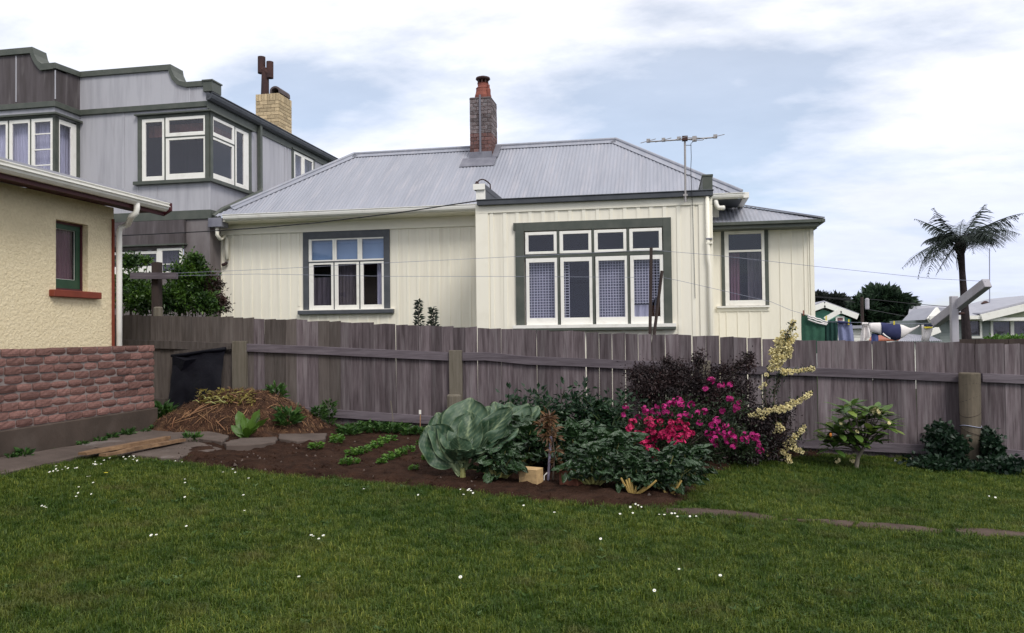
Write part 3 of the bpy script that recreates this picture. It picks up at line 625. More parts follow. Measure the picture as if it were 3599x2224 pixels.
def build_cream_house():
    FM = ('Y', YM); FB = ('Y', YB)
    h = thing('cream_house', 'cream board and batten house with a grey iron roof and projecting bay', 'house', (-3.0, YM, 0.0))
    xl = PY(r3(165, 700), YM)[0]; xb0 = PY(r5(181, 700), YB)[0]; xb1 = PY(r5(2098, 700), YB)[0]; xr = PY(r6(1421, 1100), YM)[0]
    Yg = YM-0.50; ze = PY(r3(1300, 248), Yg)[2]      # gutter bottom line; eave overhang
    zgt = PY(r3(1300, 205), Yg-0.1)[2]
    zbase = -0.3
    # openings
    wl = rect(FM, r3(945, 457), r3(1592, 1075)); wr = rect(FM, r6(750, 885), r6(1053, 1455)); wb = rect(FB, r5(567, 478), r5(1703, 1262))
    zw = ze-0.02
    zlean = PY(r6(1080, 875), YM)[2]
    obj('wall', join(wall_holes(FM, xl, xb1+0.3, zbase, zw, [wl], 0.12), box(xl, xl+.12, YM+.12, 21, zbase, zw), box(xl, xb1+.3, 21, 21.1, zbase, zw)), cream, h)
    obj('wall', join(wall_holes(FM, xb1+0.3, xr, zbase, zlean, [wr], 0.12), box(xr-.12, xr, YM+.12, 20, zbase, zlean)), cream, h)
    zbt = PY(r5(1130, 240), YB)[2]; zbf = PY(r5(1130, 198), YB-.06)[2]
    obj('bay_wall', join(wall_holes(FB, xb0, xb1, zbase, zbt+.02, [wb], 0.12), box(xb0, xb0+.12, YB+.12, YM, zbase, zbt+.02), box(xb1-.12, xb1, YB+.12, YM, zbase, zbt+.02)), cream, h)
    # battens ---------------------------------------------------
    def battens(F, xs, z0, z1, holes, w=.048):
        for x in xs:
            segs = [(z0, z1)]
            for (a, b, c, d) in holes:
                if a-.03 < x < b+.03:
                    segs = [s for (u, v) in segs for s in ((u, min(v, c)), (max(u, d), v)) if s[1]-s[0] > .03]
            for u, v in segs: obj('batten', fbox(F, x-w/2, x+w/2, 0, .013, u, v), cream_trim, h)
    zfr = PY(r3(700, 425), YM)[2]; zfr = (PY(r3(300, 440), YM)[2]+PY(r3(2300, 345), YM)[2])/2
    xa = rect(FM, r3(899, 390), r3(1643, 1080)); sil = rect(FM, r3(863, 1075), r3(1680, 1108))
    battens(FM, np.arange(xl+.11, xb0-.02, .2235), zbase, zfr, [(xa[0], xa[1], xa[2]-.09, 9), (sil[0], sil[1], sil[2], sil[3]+.1)])
    obj('corner_board', fbox(FM, xl-.02, xl+.075, 0, .022, zbase, zfr), cream_trim, h)
    obj('frieze', fbox(FM, xl-.02, xb0-.001, 0, .024, zfr, zw), cream_trim, h)
    obj('frieze_mould', fbox(FM, xl-.02, xb0-.001, .024, .042, zfr, zfr+.03), cream_trim, h)
    # bay cladding
    zbfr = PY(r5(1130, 312), YB)[2]
    ba = rect(FB, r5(497, 405), r5(1770, 1270)); bs = rect(FB, r5(480, 1255), r5(1805, 1300))
    bx = [PY(r5(x, 600), YB)[0] for x in (300, 408, 510, 615, 722, 830, 942, 1055, 1168, 1280, 1390, 1500, 1605, 1715, 1828, 1945)]
    battens(FB, bx, zbase, zbfr, [(ba[0], ba[1], ba[2], ba[3]), (bs[0], bs[1], bs[2]-.05, bs[3]+.08)], .06)
    obj('corner_board', fbox(FB, xb0-.02, xb0+.20, 0, .022, zbase, zbfr), cream_trim, h)
    obj('corner_board', fbox(FB, xb1-.20, xb1+.02, 0, .022, zbase, zbfr), cream_trim, h)
    obj('bay_frieze', fbox(FB, xb0-.02, xb1+.02, 0, .026, zbfr, zbt+.02), cream_trim, h)
    # bay fascia gutter, parapet
    zf1 = PY(r5(1130, 203), YB-.1)[2]; zf0 = PY(r5(1130, 243), YB-.1)[2]
    xg0 = PY(r5(177, 260), YB-.1)[0]; xg1 = PY(r5(2108, 180), YB-.1)[0]
    obj('bay_gutter', join(box(xg0, xg1, YB-.11, YB-.027, zf0, zf1), box(xg0-.01, xg1+.01, YB-.125, YB-.02, zf1, zf1+.018)), charcoal, h, bevel=.006)
    obj('bay_roof', box(xb0+.14, xb1-.14, YB-.02, YM-.2, zf1-.08, zf1-.06), lead, h)
    p = rect(FB, r5(172, 155), r5(243, 245)); pc = rect(FB, r5(153, 112), r5(245, 155))
    obj('parapet', prism([(p[0], YB+.0, zf1+.019), (p[0], YB+.0, p[3]), (p[0], YM+1.2, p[3]), (p[0], YM+1.2, zf1-.1), (p[0], YB+.3, zf1-.1)], (p[1]-p[0], 0, 0)), slate, h)
    obj('parapet_face', box(p[0]-.003, p[1]+.003, YB-.012, YB+.02, zf1+.019, p[3]), white, h)
    obj('parapet_coping', box(pc[0], pc[1], YB-.03, YM+1.3, p[3]+.001, pc[3]), charcoal, h)
    obj('coping_face', box(pc[0]-.004, pc[1]+.004, YB-.05, YB-.031, p[3]-.004, pc[3]+.004), white, h)
    q = rect(FB, r5(2022, 45), r5(2103, 158))
    obj('parapet', box(q[0], q[1], YB-.01, YM+1.0, zf1+.019, q[3]), greytrim, h)
    obj('parapet_coping', box(q[0]-.01, q[1]+.01, YB-.02, YM+1.05, q[3]+.001, q[3]+.03), greytrim, h)
    # bay downpipe
    dx = PY(r5(2078, 700), YB-.06)[0]
    obj('downpipe', tube([(dx-.02, YB-.06, zf0-.0), (dx-.02, YB-.06, zf0-1.0), (dx, YB-.06, zf0-1.15), (dx, YB-.06, zbase)], .034, 10), cream_trim, h, smooth=True)
    for yy in (560, 595): obj('pipe_clip', box(dx-.05, dx+.05, YB-.098, YB-.001, PY(r5(2078, yy), YB)[2]-.012, PY(r5(2078, yy), YB)[2]+.012), lead if yy == 560 else cream_trim, h)
    # ---------------- left window
    zt = PY(r3(1270, 652), YM)[2]
    def topz(x, y): return PY(r3(x, y), YM)[2]
    W = obj('window', ring(FM, (xa[0], xa[1], wl[2]-.005, zfr-.003), wl, 0, .035), slate, h, bevel=.003)
    cols = [(985, 1138, 948, 1157), (1198, 1355, 1168, 1377), (1415, 1572, 1389, 1592)]
    tz1 = topz(1270, 457); tz0 = topz(1270, 640)
    pb0, pb1 = topz(1270, 1032), topz(1270, 680); sb0, sb1 = wl[2], topz(1270, 664)
    for k, (a, b, c, d) in enumerate(cols):
        sx = lambda v: PY(r3(v, 700), YM)[0]
        sash_pane(FM, W, (sx(c), sx(d), sb0+.004, sb1), (sx(a), sx(b), pb0, pb1), .005)
        ta, tb = ((970, 1150), (1184, 1365), (1404, 1590))[k]
        c0 = wl[0] if k == 0 else sx((1150, 1167, 1385)[k]+0.5); c1 = wl[1] if k == 2 else sx((1167, 1385)[k])
        sash_pane(FM, W, (c0+.001, c1-.001, tz0-.03, wl[3]), (sx(ta), sx(tb), tz0, tz1-.03), .0)
    for xm in (1162.5, 1383): obj('mullion', fbox(FM, PY(r3(xm-6, 800), YM)[0], PY(r3(xm+6, 800), YM)[0], -.03, .012, sb0, sb1), slate, W)
    obj('transom', fbox(FM, wl[0], wl[1], -.04, .03, sb1+.001, tz0-.031), slate, W, bevel=.004)
    obj('sill', fbox(FM, sil[0], sil[1], .001, .10, sil[2], sil[3]), slate, W, bevel=.006)
    obj('sill_edge', fbox(FM, sil[0], sil[1], .0, .097, sil[3]+.001, sil[3]+.014), white, W)
    obj('blind', fbox(FM, wl[0], wl[1], -.07, -.064, tz0-.02, wl[3]), bluebl, W)
    obj('curtain', fold_sheet(FM, wl[0], PY(r3(1160, 700), YM)[0], sb0, PY(r3(1060, 790), YM)[2], -.16, 5, .02), curtaingrey, W, smooth=True)
    obj('curtain', fold_sheet(FM, PY(r3(1180, 700), YM)[0], PY(r3(1325, 700), YM)[0], sb0, sb1, -.15, 5, .02), curtaingrey, W, smooth=True)
    g = fold_sheet(FM, PY(r3(1510, 700), YM)[0], wl[1], sb0, sb1, -.15, 3, .02); obj('curtain', g, net, W, smooth=True)
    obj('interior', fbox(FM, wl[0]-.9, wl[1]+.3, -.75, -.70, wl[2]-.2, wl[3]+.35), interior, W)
    # ---------------- bay window
    B = obj('window', ring(FB, (ba[0], ba[1], wb[2], ba[3]), wb, 0, .04), greytrim, h, bevel=.004)
    obj('head_nib', fbox(FB, ba[0]-.03, ba[0], 0, .05, ba[3]-.13, ba[3]), greytrim, B)
    zT0, zT1 = PY(r5(1130, 700), YB)[2], PY(r5(1130, 672), YB)[2]
    for c0, c1, d0, d1, e0, e1, f0, f1, dz in ((578, 834, 603, 810, 580, 836, 605, 813, 0), (857, 1117, 885, 1093, 860, 1122, 888, 1096, 0), (1140, 1403, 1169, 1378, 1147, 1408, 1172, 1385, 0), (1427, 1694, 1455, 1668, 1430, 1702, 1460, 1672, .0)):
        X_ = lambda v: PY(r5(v, 800), YB)[0]
        Z_ = lambda v: PY(r5(1130, v), YB)[2]
        sash_pane(FB, B, (X_(c0), X_(c1), zT1+.004, Z_(487)), (X_(d0), X_(d1), Z_(648), Z_(512)), .02)
        sash_pane(FB, B, (X_(e0), X_(e1), wb[2]+.004, zT0-.004), (X_(f0), X_(f1), Z_(1198), Z_(738)), .005)
    for xm in (846, 1131, 1416): obj('mullion', fbox(FB, PY(r5(xm-9, 800), YB)[0], PY(r5(xm+9, 800), YB)[0], -.04, .034, wb[2], wb[3]), greytrim, B)
    obj('transom', fbox(FB, wb[0]+.001, wb[1]-.001, -.04, .03, zT0, zT1), greytrim, B)
    obj('sill', fbox(FB, bs[0], bs[1], .001, .12, bs[2]-.01, bs[3]-.055), greytrim, B, bevel=.006)
    obj('sill_edge', fbox(FB, bs[0], bs[1], .0, .115, bs[3]-.054, bs[3]+.0), white, B)
    X_ = lambda v: PY(r5(v, 800), YB)[0]; Z_ = lambda v: PY(r5(1130, v), YB)[2]
    obj('curtain', lace_sheet(FB, X_(590), X_(825), wb[2], Z_(720), -.10), lace, B)
    obj('curtain', lace_sheet(FB, X_(860), X_(925), wb[2], Z_(720), -.10, folds=3), lace, B)
    obj('curtain', lace_sheet(FB, X_(1150), X_(1400), wb[2], Z_(720), -.10), lace, B)
    for a_, b_ in ((590, 825), (1150, 1400), (1435, 1620)): obj('added_lace_backing', fold_sheet(FB, X_(a_), X_(b_), wb[2] if a_ < 1400 else Z_(1080), Z_(720), -.135, 5, .012), lace_backing, B, smooth=True)  # grey sheets added behind the lace to lighten the dark between its threads
    zl, zh = Z_(1090), Z_(1030)
    obj('curtain', lace_sheet(FB, X_(1435), X_(1695), wb[2], Z_(700), -.10, cut=lambda u: zl+(0.10*math.sin(u*3)*0 + (u-.55)*0.45 if u > .55 else 0)), lace, B)
    obj('curtain', fold_sheet(FB, X_(1430), X_(1600), wb[2]-.02, Z_(1100), -.17, 3, .03), net, B, smooth=True)
    obj('cardboard_box', fbox(FB, X_(1560), X_(1690), -.35, -.2, wb[2], Z_(1105)), strawm, B)
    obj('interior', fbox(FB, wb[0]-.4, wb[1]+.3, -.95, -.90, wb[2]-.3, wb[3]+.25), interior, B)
    # ---------------- right window
    R = obj('window', join(fbox(FM, *rect(FM, r6(725, 890), r6(749, 1455))[:2], 0, .03, wr[2], zlean), fbox(FM, *rect(FM, r6(1054, 890), r6(1082, 1455))[:2], 0, .03, wr[2], zlean)), greytrim, h)
    p1 = rect(FM, r6(778, 912), r6(1027, 1033)); p2 = rect(FM, r6(778, 1048), r6(1028, 1415))
    obj('sash', join(ring(FM, wr, (p1[0], p1[1], p2[2], p1[3]), -.02, .028), fbox(FM, p1[0], p1[1], -.015, .02, p2[3], p1[2])), white, R, bevel=.003)
    obj('pane', fbox(FM, p1[0], p1[1], 0, .005, p1[2], p1[3]), glass, R); obj('pane', fbox(FM, p1[0], p1[1], 0, .005, p2[2], p2[3]), glass, R)
    s_ = rect(FM, r6(690, 1457), r6(1090, 1470)); obj('sill', fbox(FM, s_[0], s_[1], .0, .07, s_[2], s_[3]), white, R)
    obj('curtain', fold_sheet(FM, wr[0], PY(r6(870, 1200), YM)[0], wr[2], p2[3], -.18, 5, .025), curtainpurple, R, smooth=True)
    obj('curtain', fold_sheet(FM, PY(r6(930, 1200), YM)[0], wr[1], wr[2], p2[3], -.2, 4, .025), curtaingrey, R, smooth=True)
    obj('interior', fbox(FM, wr[0]-.2, wr[1]+.4, -.75, -.7, wr[2]-.2, wr[3]+.2), interior, R)
    battens(FM, [PY(r6(x, 1100), YM)[0] for x in (705, 1170, 1262, 1355, 1386)], zbase, zlean, [(wr[0]-.1, wr[1]+.12, wr[2]-.1, 9)], .022)
    battens(FM, [PY(r6(x, 1500), YM)[0] for x in (765, 850, 940, 1030)], zbase, s_[2]-.05, [], .022)
    obj('apron_board', fbox(FM, s_[0], s_[1], 0, .02, s_[2]-.07, s_[2]-.001), cream_trim, h)
    obj('corner_board', fbox(FM, xr-.06, xr+.015, 0, .024, zbase, zlean), cream_trim, h)
    # ---------------- lean-to roof at the right: corrugated, with hip and green gutter
    YL = YM-.34; c0 = PY(r6(668, 830), YL); c1 = PY(r6(1478, 797), YL); zl1 = (c0[2]+c1[2])/2; xe = c1[0]; x0 = xb1-.2
    zl0 = (PY(r6(668, 885), YL)[2]+PY(r6(1478, 848), YL)[2])/2
    obj('eave_gutter', join(box(x0, xe, YL-.07, YL+.02, zl0+.07, zl1), box(x0, xe-.03, YL-.02, YL+.34, zl0, zl0+.068)), greytrim, h, bevel=.006)
    obj('eave_gutter', join(box(xe-.002, xe+.07, YL-.07, 20, zl0+.07, zl1), box(xr-.02, xe-.002, YL+.345, 20, zl0, zl0+.068)), greytrim, h, bevel=.006)
    apex = PY(r6(880, 705), YM+.75); run = (YM+.75)-YL; rise = apex[2]-zl1; sl = rise/run
    def corr(name, xa_, xb_, y0, ytop, slope, zbase_, m, pitch=.076, amp=.0085, parent=h, thick=.0):
        n = int((xb_-xa_)/pitch*6); xs = np.linspace(xa_, xb_, n+1); V = []; F = []
        for i, x in enumerate(xs):
            yt = max(y0+.01, ytop(x)); a = amp*math.sin(2*math.pi*x/pitch)
            V += [(x, y0-.05, zbase_-.05*slope+a), (x, (y0+yt)/2, zbase_+slope*(yt-y0)/2+a), (x, yt, zbase_+slope*(yt-y0)+a)]
        for i in range(n):
            for k in range(2): F.append((3*i+k, 3*i+3+k, 3*i+4+k, 3*i+1+k))
        return obj(name, (np.array(V), F), m, parent, smooth=True)
    corr('lean_to_roof', x0, xe, YL, lambda x: min(YM+.75, YL+run*(xe-x)/max(.1, xe-apex[0])), sl, zl1+.015, iron, amp=.004)
    obj('hip_cap', beam((xe+.03, YL-.03, zl1+.03), (apex[0], YM+.75, apex[2]+.035), .15, .03), iron, h)
    obj('lean_to_side_roof', (np.array([(xe+.05, YL-.05, zl1+.01), (apex[0], YM+.75, apex[2]+.01), (apex[0], 20, apex[2]+.01), (xe+.05, 20, zl1+.01)]), [(0, 1, 2, 3)]), iron, h)
    # ---------------- main hip roof
    xe0 = PY(r3(200, 285), Yg-.05)[0]-.18; YR = 17.75
    rl = PY(r4(1212, 765), YR); rr = PY(D(1472, 335), YR); zr = (rl[2]+rr[2])/2; ze1 = zgt+.01
    xe1 = PY(r6(880, 612), Yg)[0]
    sl = (zr-ze1)/(YR-Yg)
    lt = lambda x: Yg+(YR-Yg)*(x-xe0)/(rl[0]-xe0); rt = lambda x: Yg+(YR-Yg)*(xe1-x)/(xe1-rr[0])
    rf = corr('roof', xe0, xe1, Yg, lambda x: min(YR, lt(x), rt(x)), sl, ze1, iron)
    YE = 2*YR-Yg
    obj('roof_side', (np.array([(xe0, Yg, ze1), (rl[0], YR, zr), (xe0, YE, ze1)]), [(0, 1, 2)]), iron, rf)
    obj('roof_side', (np.array([(xe1, Yg, ze1), (rr[0], YR, zr), (xe1, YE, ze1)]), [(0, 1, 2)]), iron, rf)
    obj('roof_back', (np.array([(xe0, YE, ze1), (rl[0], YR, zr), (rr[0], YR, zr), (xe1, YE, ze1)]), [(0, 1, 2, 3)]), iron, rf)
    nrm = np.array((0, -sl, 1.0)); nrm /= np.linalg.norm(nrm)
    def cap(p, q, w=.17):
        """folded ridge iron: a flat wing lying on the front slope with a rolled top"""
        p = np.asarray(p, float); q = np.asarray(q, float); d = (q-p)/np.linalg.norm(q-p); s = np.cross(nrm, d); s /= np.linalg.norm(s)
        if s[2] > 0: s = -s
        a, b = p+nrm*.022, q+nrm*.022
        wing = prism([a, a+s*w, a+s*w-nrm*.008, a-nrm*.008], b-a)
        obj('ridge_cap', join(wing, tube([p+nrm*.03, q+nrm*.03], .035, 8)), iron, rf)
    L3 = np.array((rl[0], YR, zr)); R3 = np.array((rr[0], YR, zr)); E3 = np.array((xe0, Yg, ze1)); F3 = np.array((xe1, Yg, ze1))
    cap(L3, R3); cap(E3+(L3-E3)*.10, L3); cap(F3, R3)
    # gutter and soffit of the main eave
    gx0 = PY(r3(200, 300), Yg-.1)[0]
    obj('gutter', gutter((xb0-.01, Yg, ze1-.015), (gx0, Yg, ze1-.015), .11, .115, (0, -1, 0)), white, h)
    obj('soffit', box(gx0-.3, xb0-.005, Yg, YM-.0, ze1-.15, ze1-.125), cream_trim, h)
    obj('gutter', join(gutter((xe1+.05, Yg, ze1-.015), (xb1-.1, Yg, ze1-.015), .11, .10, (0, -1, 0)), box(xe1+.02, xe1+.12, Yg-.1, YE, ze1-.115, ze1-.015)), white, h)
    obj('soffit', box(xb1-.1, xe1+.0, Yg, YM+.5, ze1-.13, ze1-.118), slate, h)
    obj('side_wall', box(xb1-.3, xb1+.3, YM+.12, 19.5, zlean, ze1-.14), cream, h)
    e0 = PY(r6(680, 655), Yg-.02); e1 = PY(r6(690, 715), Yg-.02); e2 = PY(r6(745, 712), Yg-.05)
    obj('downpipe_elbow', tube([e0, (e0+e1)/2, e1+(0.0, 0, .05), e1+(.03, 0, .005), e1+(.09, 0, 0), e2], .045, 10), white, h, smooth=True)
    # rainhead box and downpipe at the left end
    hb = rect(('Y', YT-.02), r3(92, 285), r3(210, 365))
    obj('rainhead', box(hb[0], hb[1], YT-.10, YT+.18, hb[2], hb[3]), lead, h, bevel=.01)
    d0 = PY(r3(155, 370), YT); d1 = PY(r3(155, 430), YT); d2 = PY(r3(238, 450), YM-.06); d3 = PY(r3(238, 640), YM-.06)
    obj('downpipe', tube([d0+(0, 0, .05), d1, d1+(.05, .03, -.08), d2+(-.06, 0, .03), d2+(0, 0, -.06), (d2[0], YM-.06, d3[2])], .042, 10), cream_trim, h, smooth=True)
    obj('pipe_shoe', tube([(d2[0]-.1, YM-.08, d3[2]-.12), (d2[0]-.03, YM-.08, d3[2]-.1), (d2[0]+.0, YM-.06, d3[2]-.06)], .035, 8), rust, h)
    # ---------------- chimney on the ridge
    YC = 17.25; a = rect(('Y', YC), r4(2115, 320), r4(2283, 770)); ztop = PY(r4(2230, 312), YC)[2]; zb = a[2]-.25; dep = .63
    ch = obj('chimney', box(a[0]+.012, a[1]-.012, YC+.012, YC+dep-.012, zb, ztop-.05), oldchim, h)
    nb = int((ztop-zb)/.085); me_up = _mesh('brick', *box(-.5, .5, -.5, .5, -.5, .5), chimbrick); me_lo = _mesh('brick', *box(-.5, .5, -.5, .5, -.5, .5), redchim)
    for r in range(nb):
        z = ztop-.04-.085*(r+.5)
        if z < zb: break
        o = .5*(r % 2); me = me_lo if r > nb*.50+rng.normal(0, 1) else me_up
        nx = 3; lx = (a[1]-a[0])/nx
        for i in range(-1, nx+1):
            u0 = max(a[0], a[0]+(i+o)*lx); u1 = min(a[1], a[0]+(i+1+o)*lx)
            if u1-u0 > .03: inst('brick', me, Matrix.Translation(((u0+u1)/2, YC+.018+rng.normal(0, .002), z)) @ Matrix.Diagonal((u1-u0-.009, .04, .076, 1)), ch)
        ny = 3; ly = dep/ny
        for i in range(-1, ny+1):
            u0 = max(YC+.04, YC+(i+o)*ly); u1 = min(YC+dep, YC+(i+1+o)*ly)
            if u1-u0 > .03: inst('brick', me, Matrix.Translation((a[1]-.018+rng.normal(0, .002), (u0+u1)/2, z)) @ Matrix.Diagonal((.04, u1-u0-.009, .076, 1)), ch)
    obj('chimney_cap', prism([(a[0]-.005, YC-.005, ztop-.05), (a[1]+.005, YC-.005, ztop-.05), (a[1]+.005, YC+dep, ztop-.05), (a[0]-.005, YC+dep, ztop-.05)], (0, 0, .06)), oldchim, ch, bevel=.02)
    fl = PY(r4(2195, 400), YC-.03)
    obj('flue_strip', box(fl[0]-.02, fl[0]+.02, YC-.035, YC-.004, a[2]+.05, ztop+.05), lead, ch)
    pc = PY(r4(2220, 300), YC+.3); pt = PY(r4(2208, 210), YC+.3)[2]; k = .195
    obj('chimney_pot', lathe((pc[0], YC+.3, ztop), [(k*.96, 0), (k*.98, .1), (k*.85, .18), (k*.80, .26), (k*.84, .28), (k*.62, .32), (k*.62, pt-ztop-.02), (k*.68, pt-ztop)], 18), terracotta, ch, smooth=False)
    gs = [tube([(pc[0]+k*.56*math.cos(t), YC+.3+k*.56*math.sin(t), pt-.01), (pc[0]+k*.56*math.cos(t), YC+.3+k*.56*math.sin(t), pt+.09)], .018, 6) for t in np.arange(0, 6.28, .785)]
    obj('pot_cowl', join(lathe((pc[0], YC+.3, pt+.08), [(k*.75, 0), (k*.86, .02), (k*.80, .055), (k*.3, .09), (k*.05, .095)], 16), *gs), rust, ch)
    sp = PY(r4(2262, 260), YC+.2)
    obj('spigot', lathe((sp[0], YC+.2, ztop), [(.05, 0), (.05, .22), (.03, .25), (.03, .33)], 8), terracotta, ch)
    f0 = PY(r4(2110, 735), YC-.03); f1 = PY(r4(2335, 720), YC-.03); wz = PY(r4(2200, 790), YC-.12)
    zs = lambda y: ze1+sl*(y-Yg)
    obj('chimney_flashing', join(box(a[0]-.01, a[1]+.01, YC-.03, YC+.0, zs(YC)-.05, zs(YC)+.16), prism([(a[0]-.16, YC-.34, zs(YC-.34)+.02), (a[1]+.12, YC-.34, zs(YC-.34)+.02), (a[1]+.12, YC-.02, zs(YC-.02)+.03), (a[0]-.16, YC-.02, zs(YC-.02)+.03)], (0, 0, .012)), prism([(a[1]+.005, YC-.02, zs(YC)+.02), (a[1]+.14, YC-.02, zs(YC)+.02), (a[1]+.14, YR, zr+.04), (a[1]+.005, YR, zr+.04)], (0, 0, .015))), lead, ch)
    # service pole loop on the bay parapet
    m0 = PY(r5(178, 100), YB+.05); m1 = PY(r5(225, 62), YB+.05); m2 = PY(r5(285, 110), YB+.6)
    obj('service_bend', join(tube([m0+(0, 0, -.05), m0, *bez(m0, m1+(-.02, 0, .06), m2, 8), m2+(.01, 0, -.12)], .012, 6), lathe(m0+(0, 0, -.06), [(.04, 0), (.045, .04), (.02, .09)], 8)), rust, h)
    return dict(h=h, xb0=xb0, xb1=xb1, zf1=zf1, roofz=zs, YR=YR, zf0=zf0)
CH = build_cream_house()
# ------------------------------------------------------------------ grey two-storey house
XS = PY((737, 620), YT)[0]
def build_two_storey():
    FT = ('Y', YT); FS = ('X', XS)
    xl = PY(r1(650, 700), YT)[0]; xd = PY(r1(445, 800), 14.8)[0]
    YD = 14.8
    # side of the dark bay is on plane X = xl, its front on Y = YD
    FD = ('Y', YD); FDS = ('X', xl)
    xl = PY(r1(648, 700), YT)[0]; FDS = ('X', xl)
    h = thing('grey_two_storey_house', 'grey two storey sheet clad house with curved parapet and corner windows', 'house', (XS-2.5, YT+2, 0.3))
    zb = PY(r1(1170, 540), YT)[2]                    # band under the parapet
    zlow = (PY(r2(1000, 500), YT)[2]+PY(r2(1560, 470), YT)[2])/2   # underside of the floor band
    zlt = (PY(r2(1000, 428), YT)[2]+PY(r2(1560, 405), YT)[2])/2
    wf = rect(FT, r1(1165, 612), r1(1688, 1118)); 
    ztop = PY(r1(1420, 585), YT)[2]; zsil = PY(r1(1420, 1125), YT)[2]
    s_end = pl(FS, r1(2035, 950))[0]; s_w1 = pl(FS, r1(2028, 950))[0]
    yend = 24.0
    wf = (wf[0], XS-.09, zsil, ztop-.07)
    ws = (YT+.09, s_w1, zsil, ztop-.07)
    # far small side window
    w2 = (pl(FS, r4(735, 830))[0], pl(FS, r4(888, 850))[0], pl(FS, r4(815, 1000))[1], pl(FS, r4(815, 770))[1])
    gl = obj('upper_wall', join(wall_holes(FT, xl, XS, zlt, zb+.02, [(wf[0], XS, wf[2], wf[3])], .1), wall_holes(FS, YT+.1, yend, zlt, zb+.3, [(YT+.1, ws[1], ws[2], ws[3]), w2], .1)), greyboard, h)
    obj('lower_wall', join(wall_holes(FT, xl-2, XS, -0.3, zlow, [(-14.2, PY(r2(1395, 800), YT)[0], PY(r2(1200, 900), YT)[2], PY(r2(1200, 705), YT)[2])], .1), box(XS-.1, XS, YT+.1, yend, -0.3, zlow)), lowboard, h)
    obj('floor_band', join(box(xl-2, XS+.03, YT-.035, YT+.05, zlow, zlt), box(XS-.05, XS+.035, YT+.05, YM-.05, zlow, zlt)), greytrim, h, bevel=.006)
    # parapet with a scrolled step
    prof = [r1(640, 262), r1(1405, 183), r1(1412, 230), r1(1435, 285), r1(1475, 325), r1(1530, 332), r1(1680, 322)]
    pts = [PY(p, YT) for p in prof]; zpar = (pts[0][2]+pts[1][2])/2; zst = (pts[5][2]+pts[6][2])/2
    xs_ = [xl, pts[1][0], pts[2][0], pts[3][0], pts[4][0], pts[5][0], XS-.0]
    zs_ = [zpar, zpar, pts[2][2], pts[3][2], pts[4][2], zst, zst]
    top = [np.array((x, YT, z)) for x, z in zip(xs_, zs_)]
    poly = [np.array((xl, YT, zb+.02)), np.array((XS, YT, zb+.02))] + top[::-1]
    obj('parapet', prism(poly, (0, .12, 0)), greyboard, h)
    # trim along the parapet profile
    lo = []; up = []
    for i, t in enumerate(top):
        up.append(t + np.array((0, -.05, .03 if i < 2 else .02))); lo.append(t + np.array(((0 if i < 1 else (-.06 if 1 <= i < 5 else 0)), -.05, -.09 if i in (0, 1, 5, 6) else -.05)))
    obj('parapet_trim', join(*[prism([lo[i], lo[i+1], up[i+1], up[i]], (0, .46, 0)) for i in range(len(top)-1)]), greytrim, h)
    pr = rect(FT, r1(1675, 320), r1(1748, 402))
    obj('parapet_pier', join(box(pr[0], pr[1]+.0, YT-.07, YT+.3, pr[2], pr[3]), box(pr[0]-.02, pr[1]+.02, YT-.09, YT+.32, pr[3], pr[3]+.03)), greytrim, h)
    zb0 = PY(r1(1170, 562), YT)[2]; zb1 = PY(r1(1170, 518), YT)[2]
    obj('cornice_band', box(xl, XS+.02, YT-.06, YT-.001, zb0, zb1), greytrim, h, bevel=.006)
    # side gutter
    g0 = PY(r1(1655, 410), YT-.15); zg = g0[2]
    obj('gutter', gutter((XS+.03, yend, zg), (XS+.03, YT-.18, zg), .15, .16, (1, 0, 0)), charcoal, h)
    obj('fascia', box(XS, XS+.029, YT-.1, yend, zg-.32, zg-.02), greytrim, h)
    obj('roof', prism([(xl-3, YT+.2, zg+.2), (XS+.02, YT+.2, zg-.02), (XS+.02, YT+.2, zg-.06), (xl-3, YT+.2, zg+.1)], (0, yend-YT, 0)), iron, h)
    obj('joint_strip', box(PY(r1(1000, 800), YT)[0], PY(r1(1022, 800), YT)[0], YT-.014, YT-.001, zlt, zb0), greyboard, h)
    for x in (1128, 1285): obj('joint_strip', box(PY(r1(x-4, 1250), YT)[0], PY(r1(x+4, 1250), YT)[0], YT-.01, YT-.001, zlt, zsil-.1), greyboard, h)
    obj('joint_strip', box(PY(r1(1552, 420), YT)[0]-.02, PY(r1(1552, 420), YT)[0]+.02, YT-.01, YT-.001, zb1, zst-.1), greyboard, h)
    obj('corner_strip', join(box(XS-.03, XS+.012, YT-.012, YT-.001, zlt, zsil-.1), box(XS+.001, XS+.012, YT-.001, YT+.03, zlt, zsil-.1), box(XS-.03, XS+.012, YT-.012, YT-.001, ztop+.03, zb0)), greyboard, h)
    for yy in (pl(FS, r4(668, 700))[0], 19.2, 21.6): obj('joint_strip', box(XS+.001, XS+.012, yy-.03, yy+.03, zlt, zg-.33), greyboard, h)
    # corner window ------------------------------------------------
    W = obj('window', join(fbox(FT, PY(r1(1132, 850), YT)[0], wf[0], -.05, .03, zsil, ztop), fbox(FT, wf[0], XS, -.05, .031, ztop-.07, ztop), fbox(FT, XS-.09, XS+.0, -.06, .03, zsil, ztop-.07), fbox(FS, YT+.0, YT+.09, -.06, .03, zsil, ztop-.07), fbox(FS, YT+.0, s_end+.03, -.05, .0305, ztop-.07, ztop), fbox(FS, ws[1], s_end+.08, -.05, .03, zsil, ztop)), greytrim, h)
    obj('head_ledge', join(box(PY(r1(1118, 595), YT)[0], XS+.10, YT-.10, YT+.0, ztop+.0, ztop+.03), box(XS+.001, XS+.10, YT+.001, s_end+.14, ztop, ztop+.03)), greytrim, W)
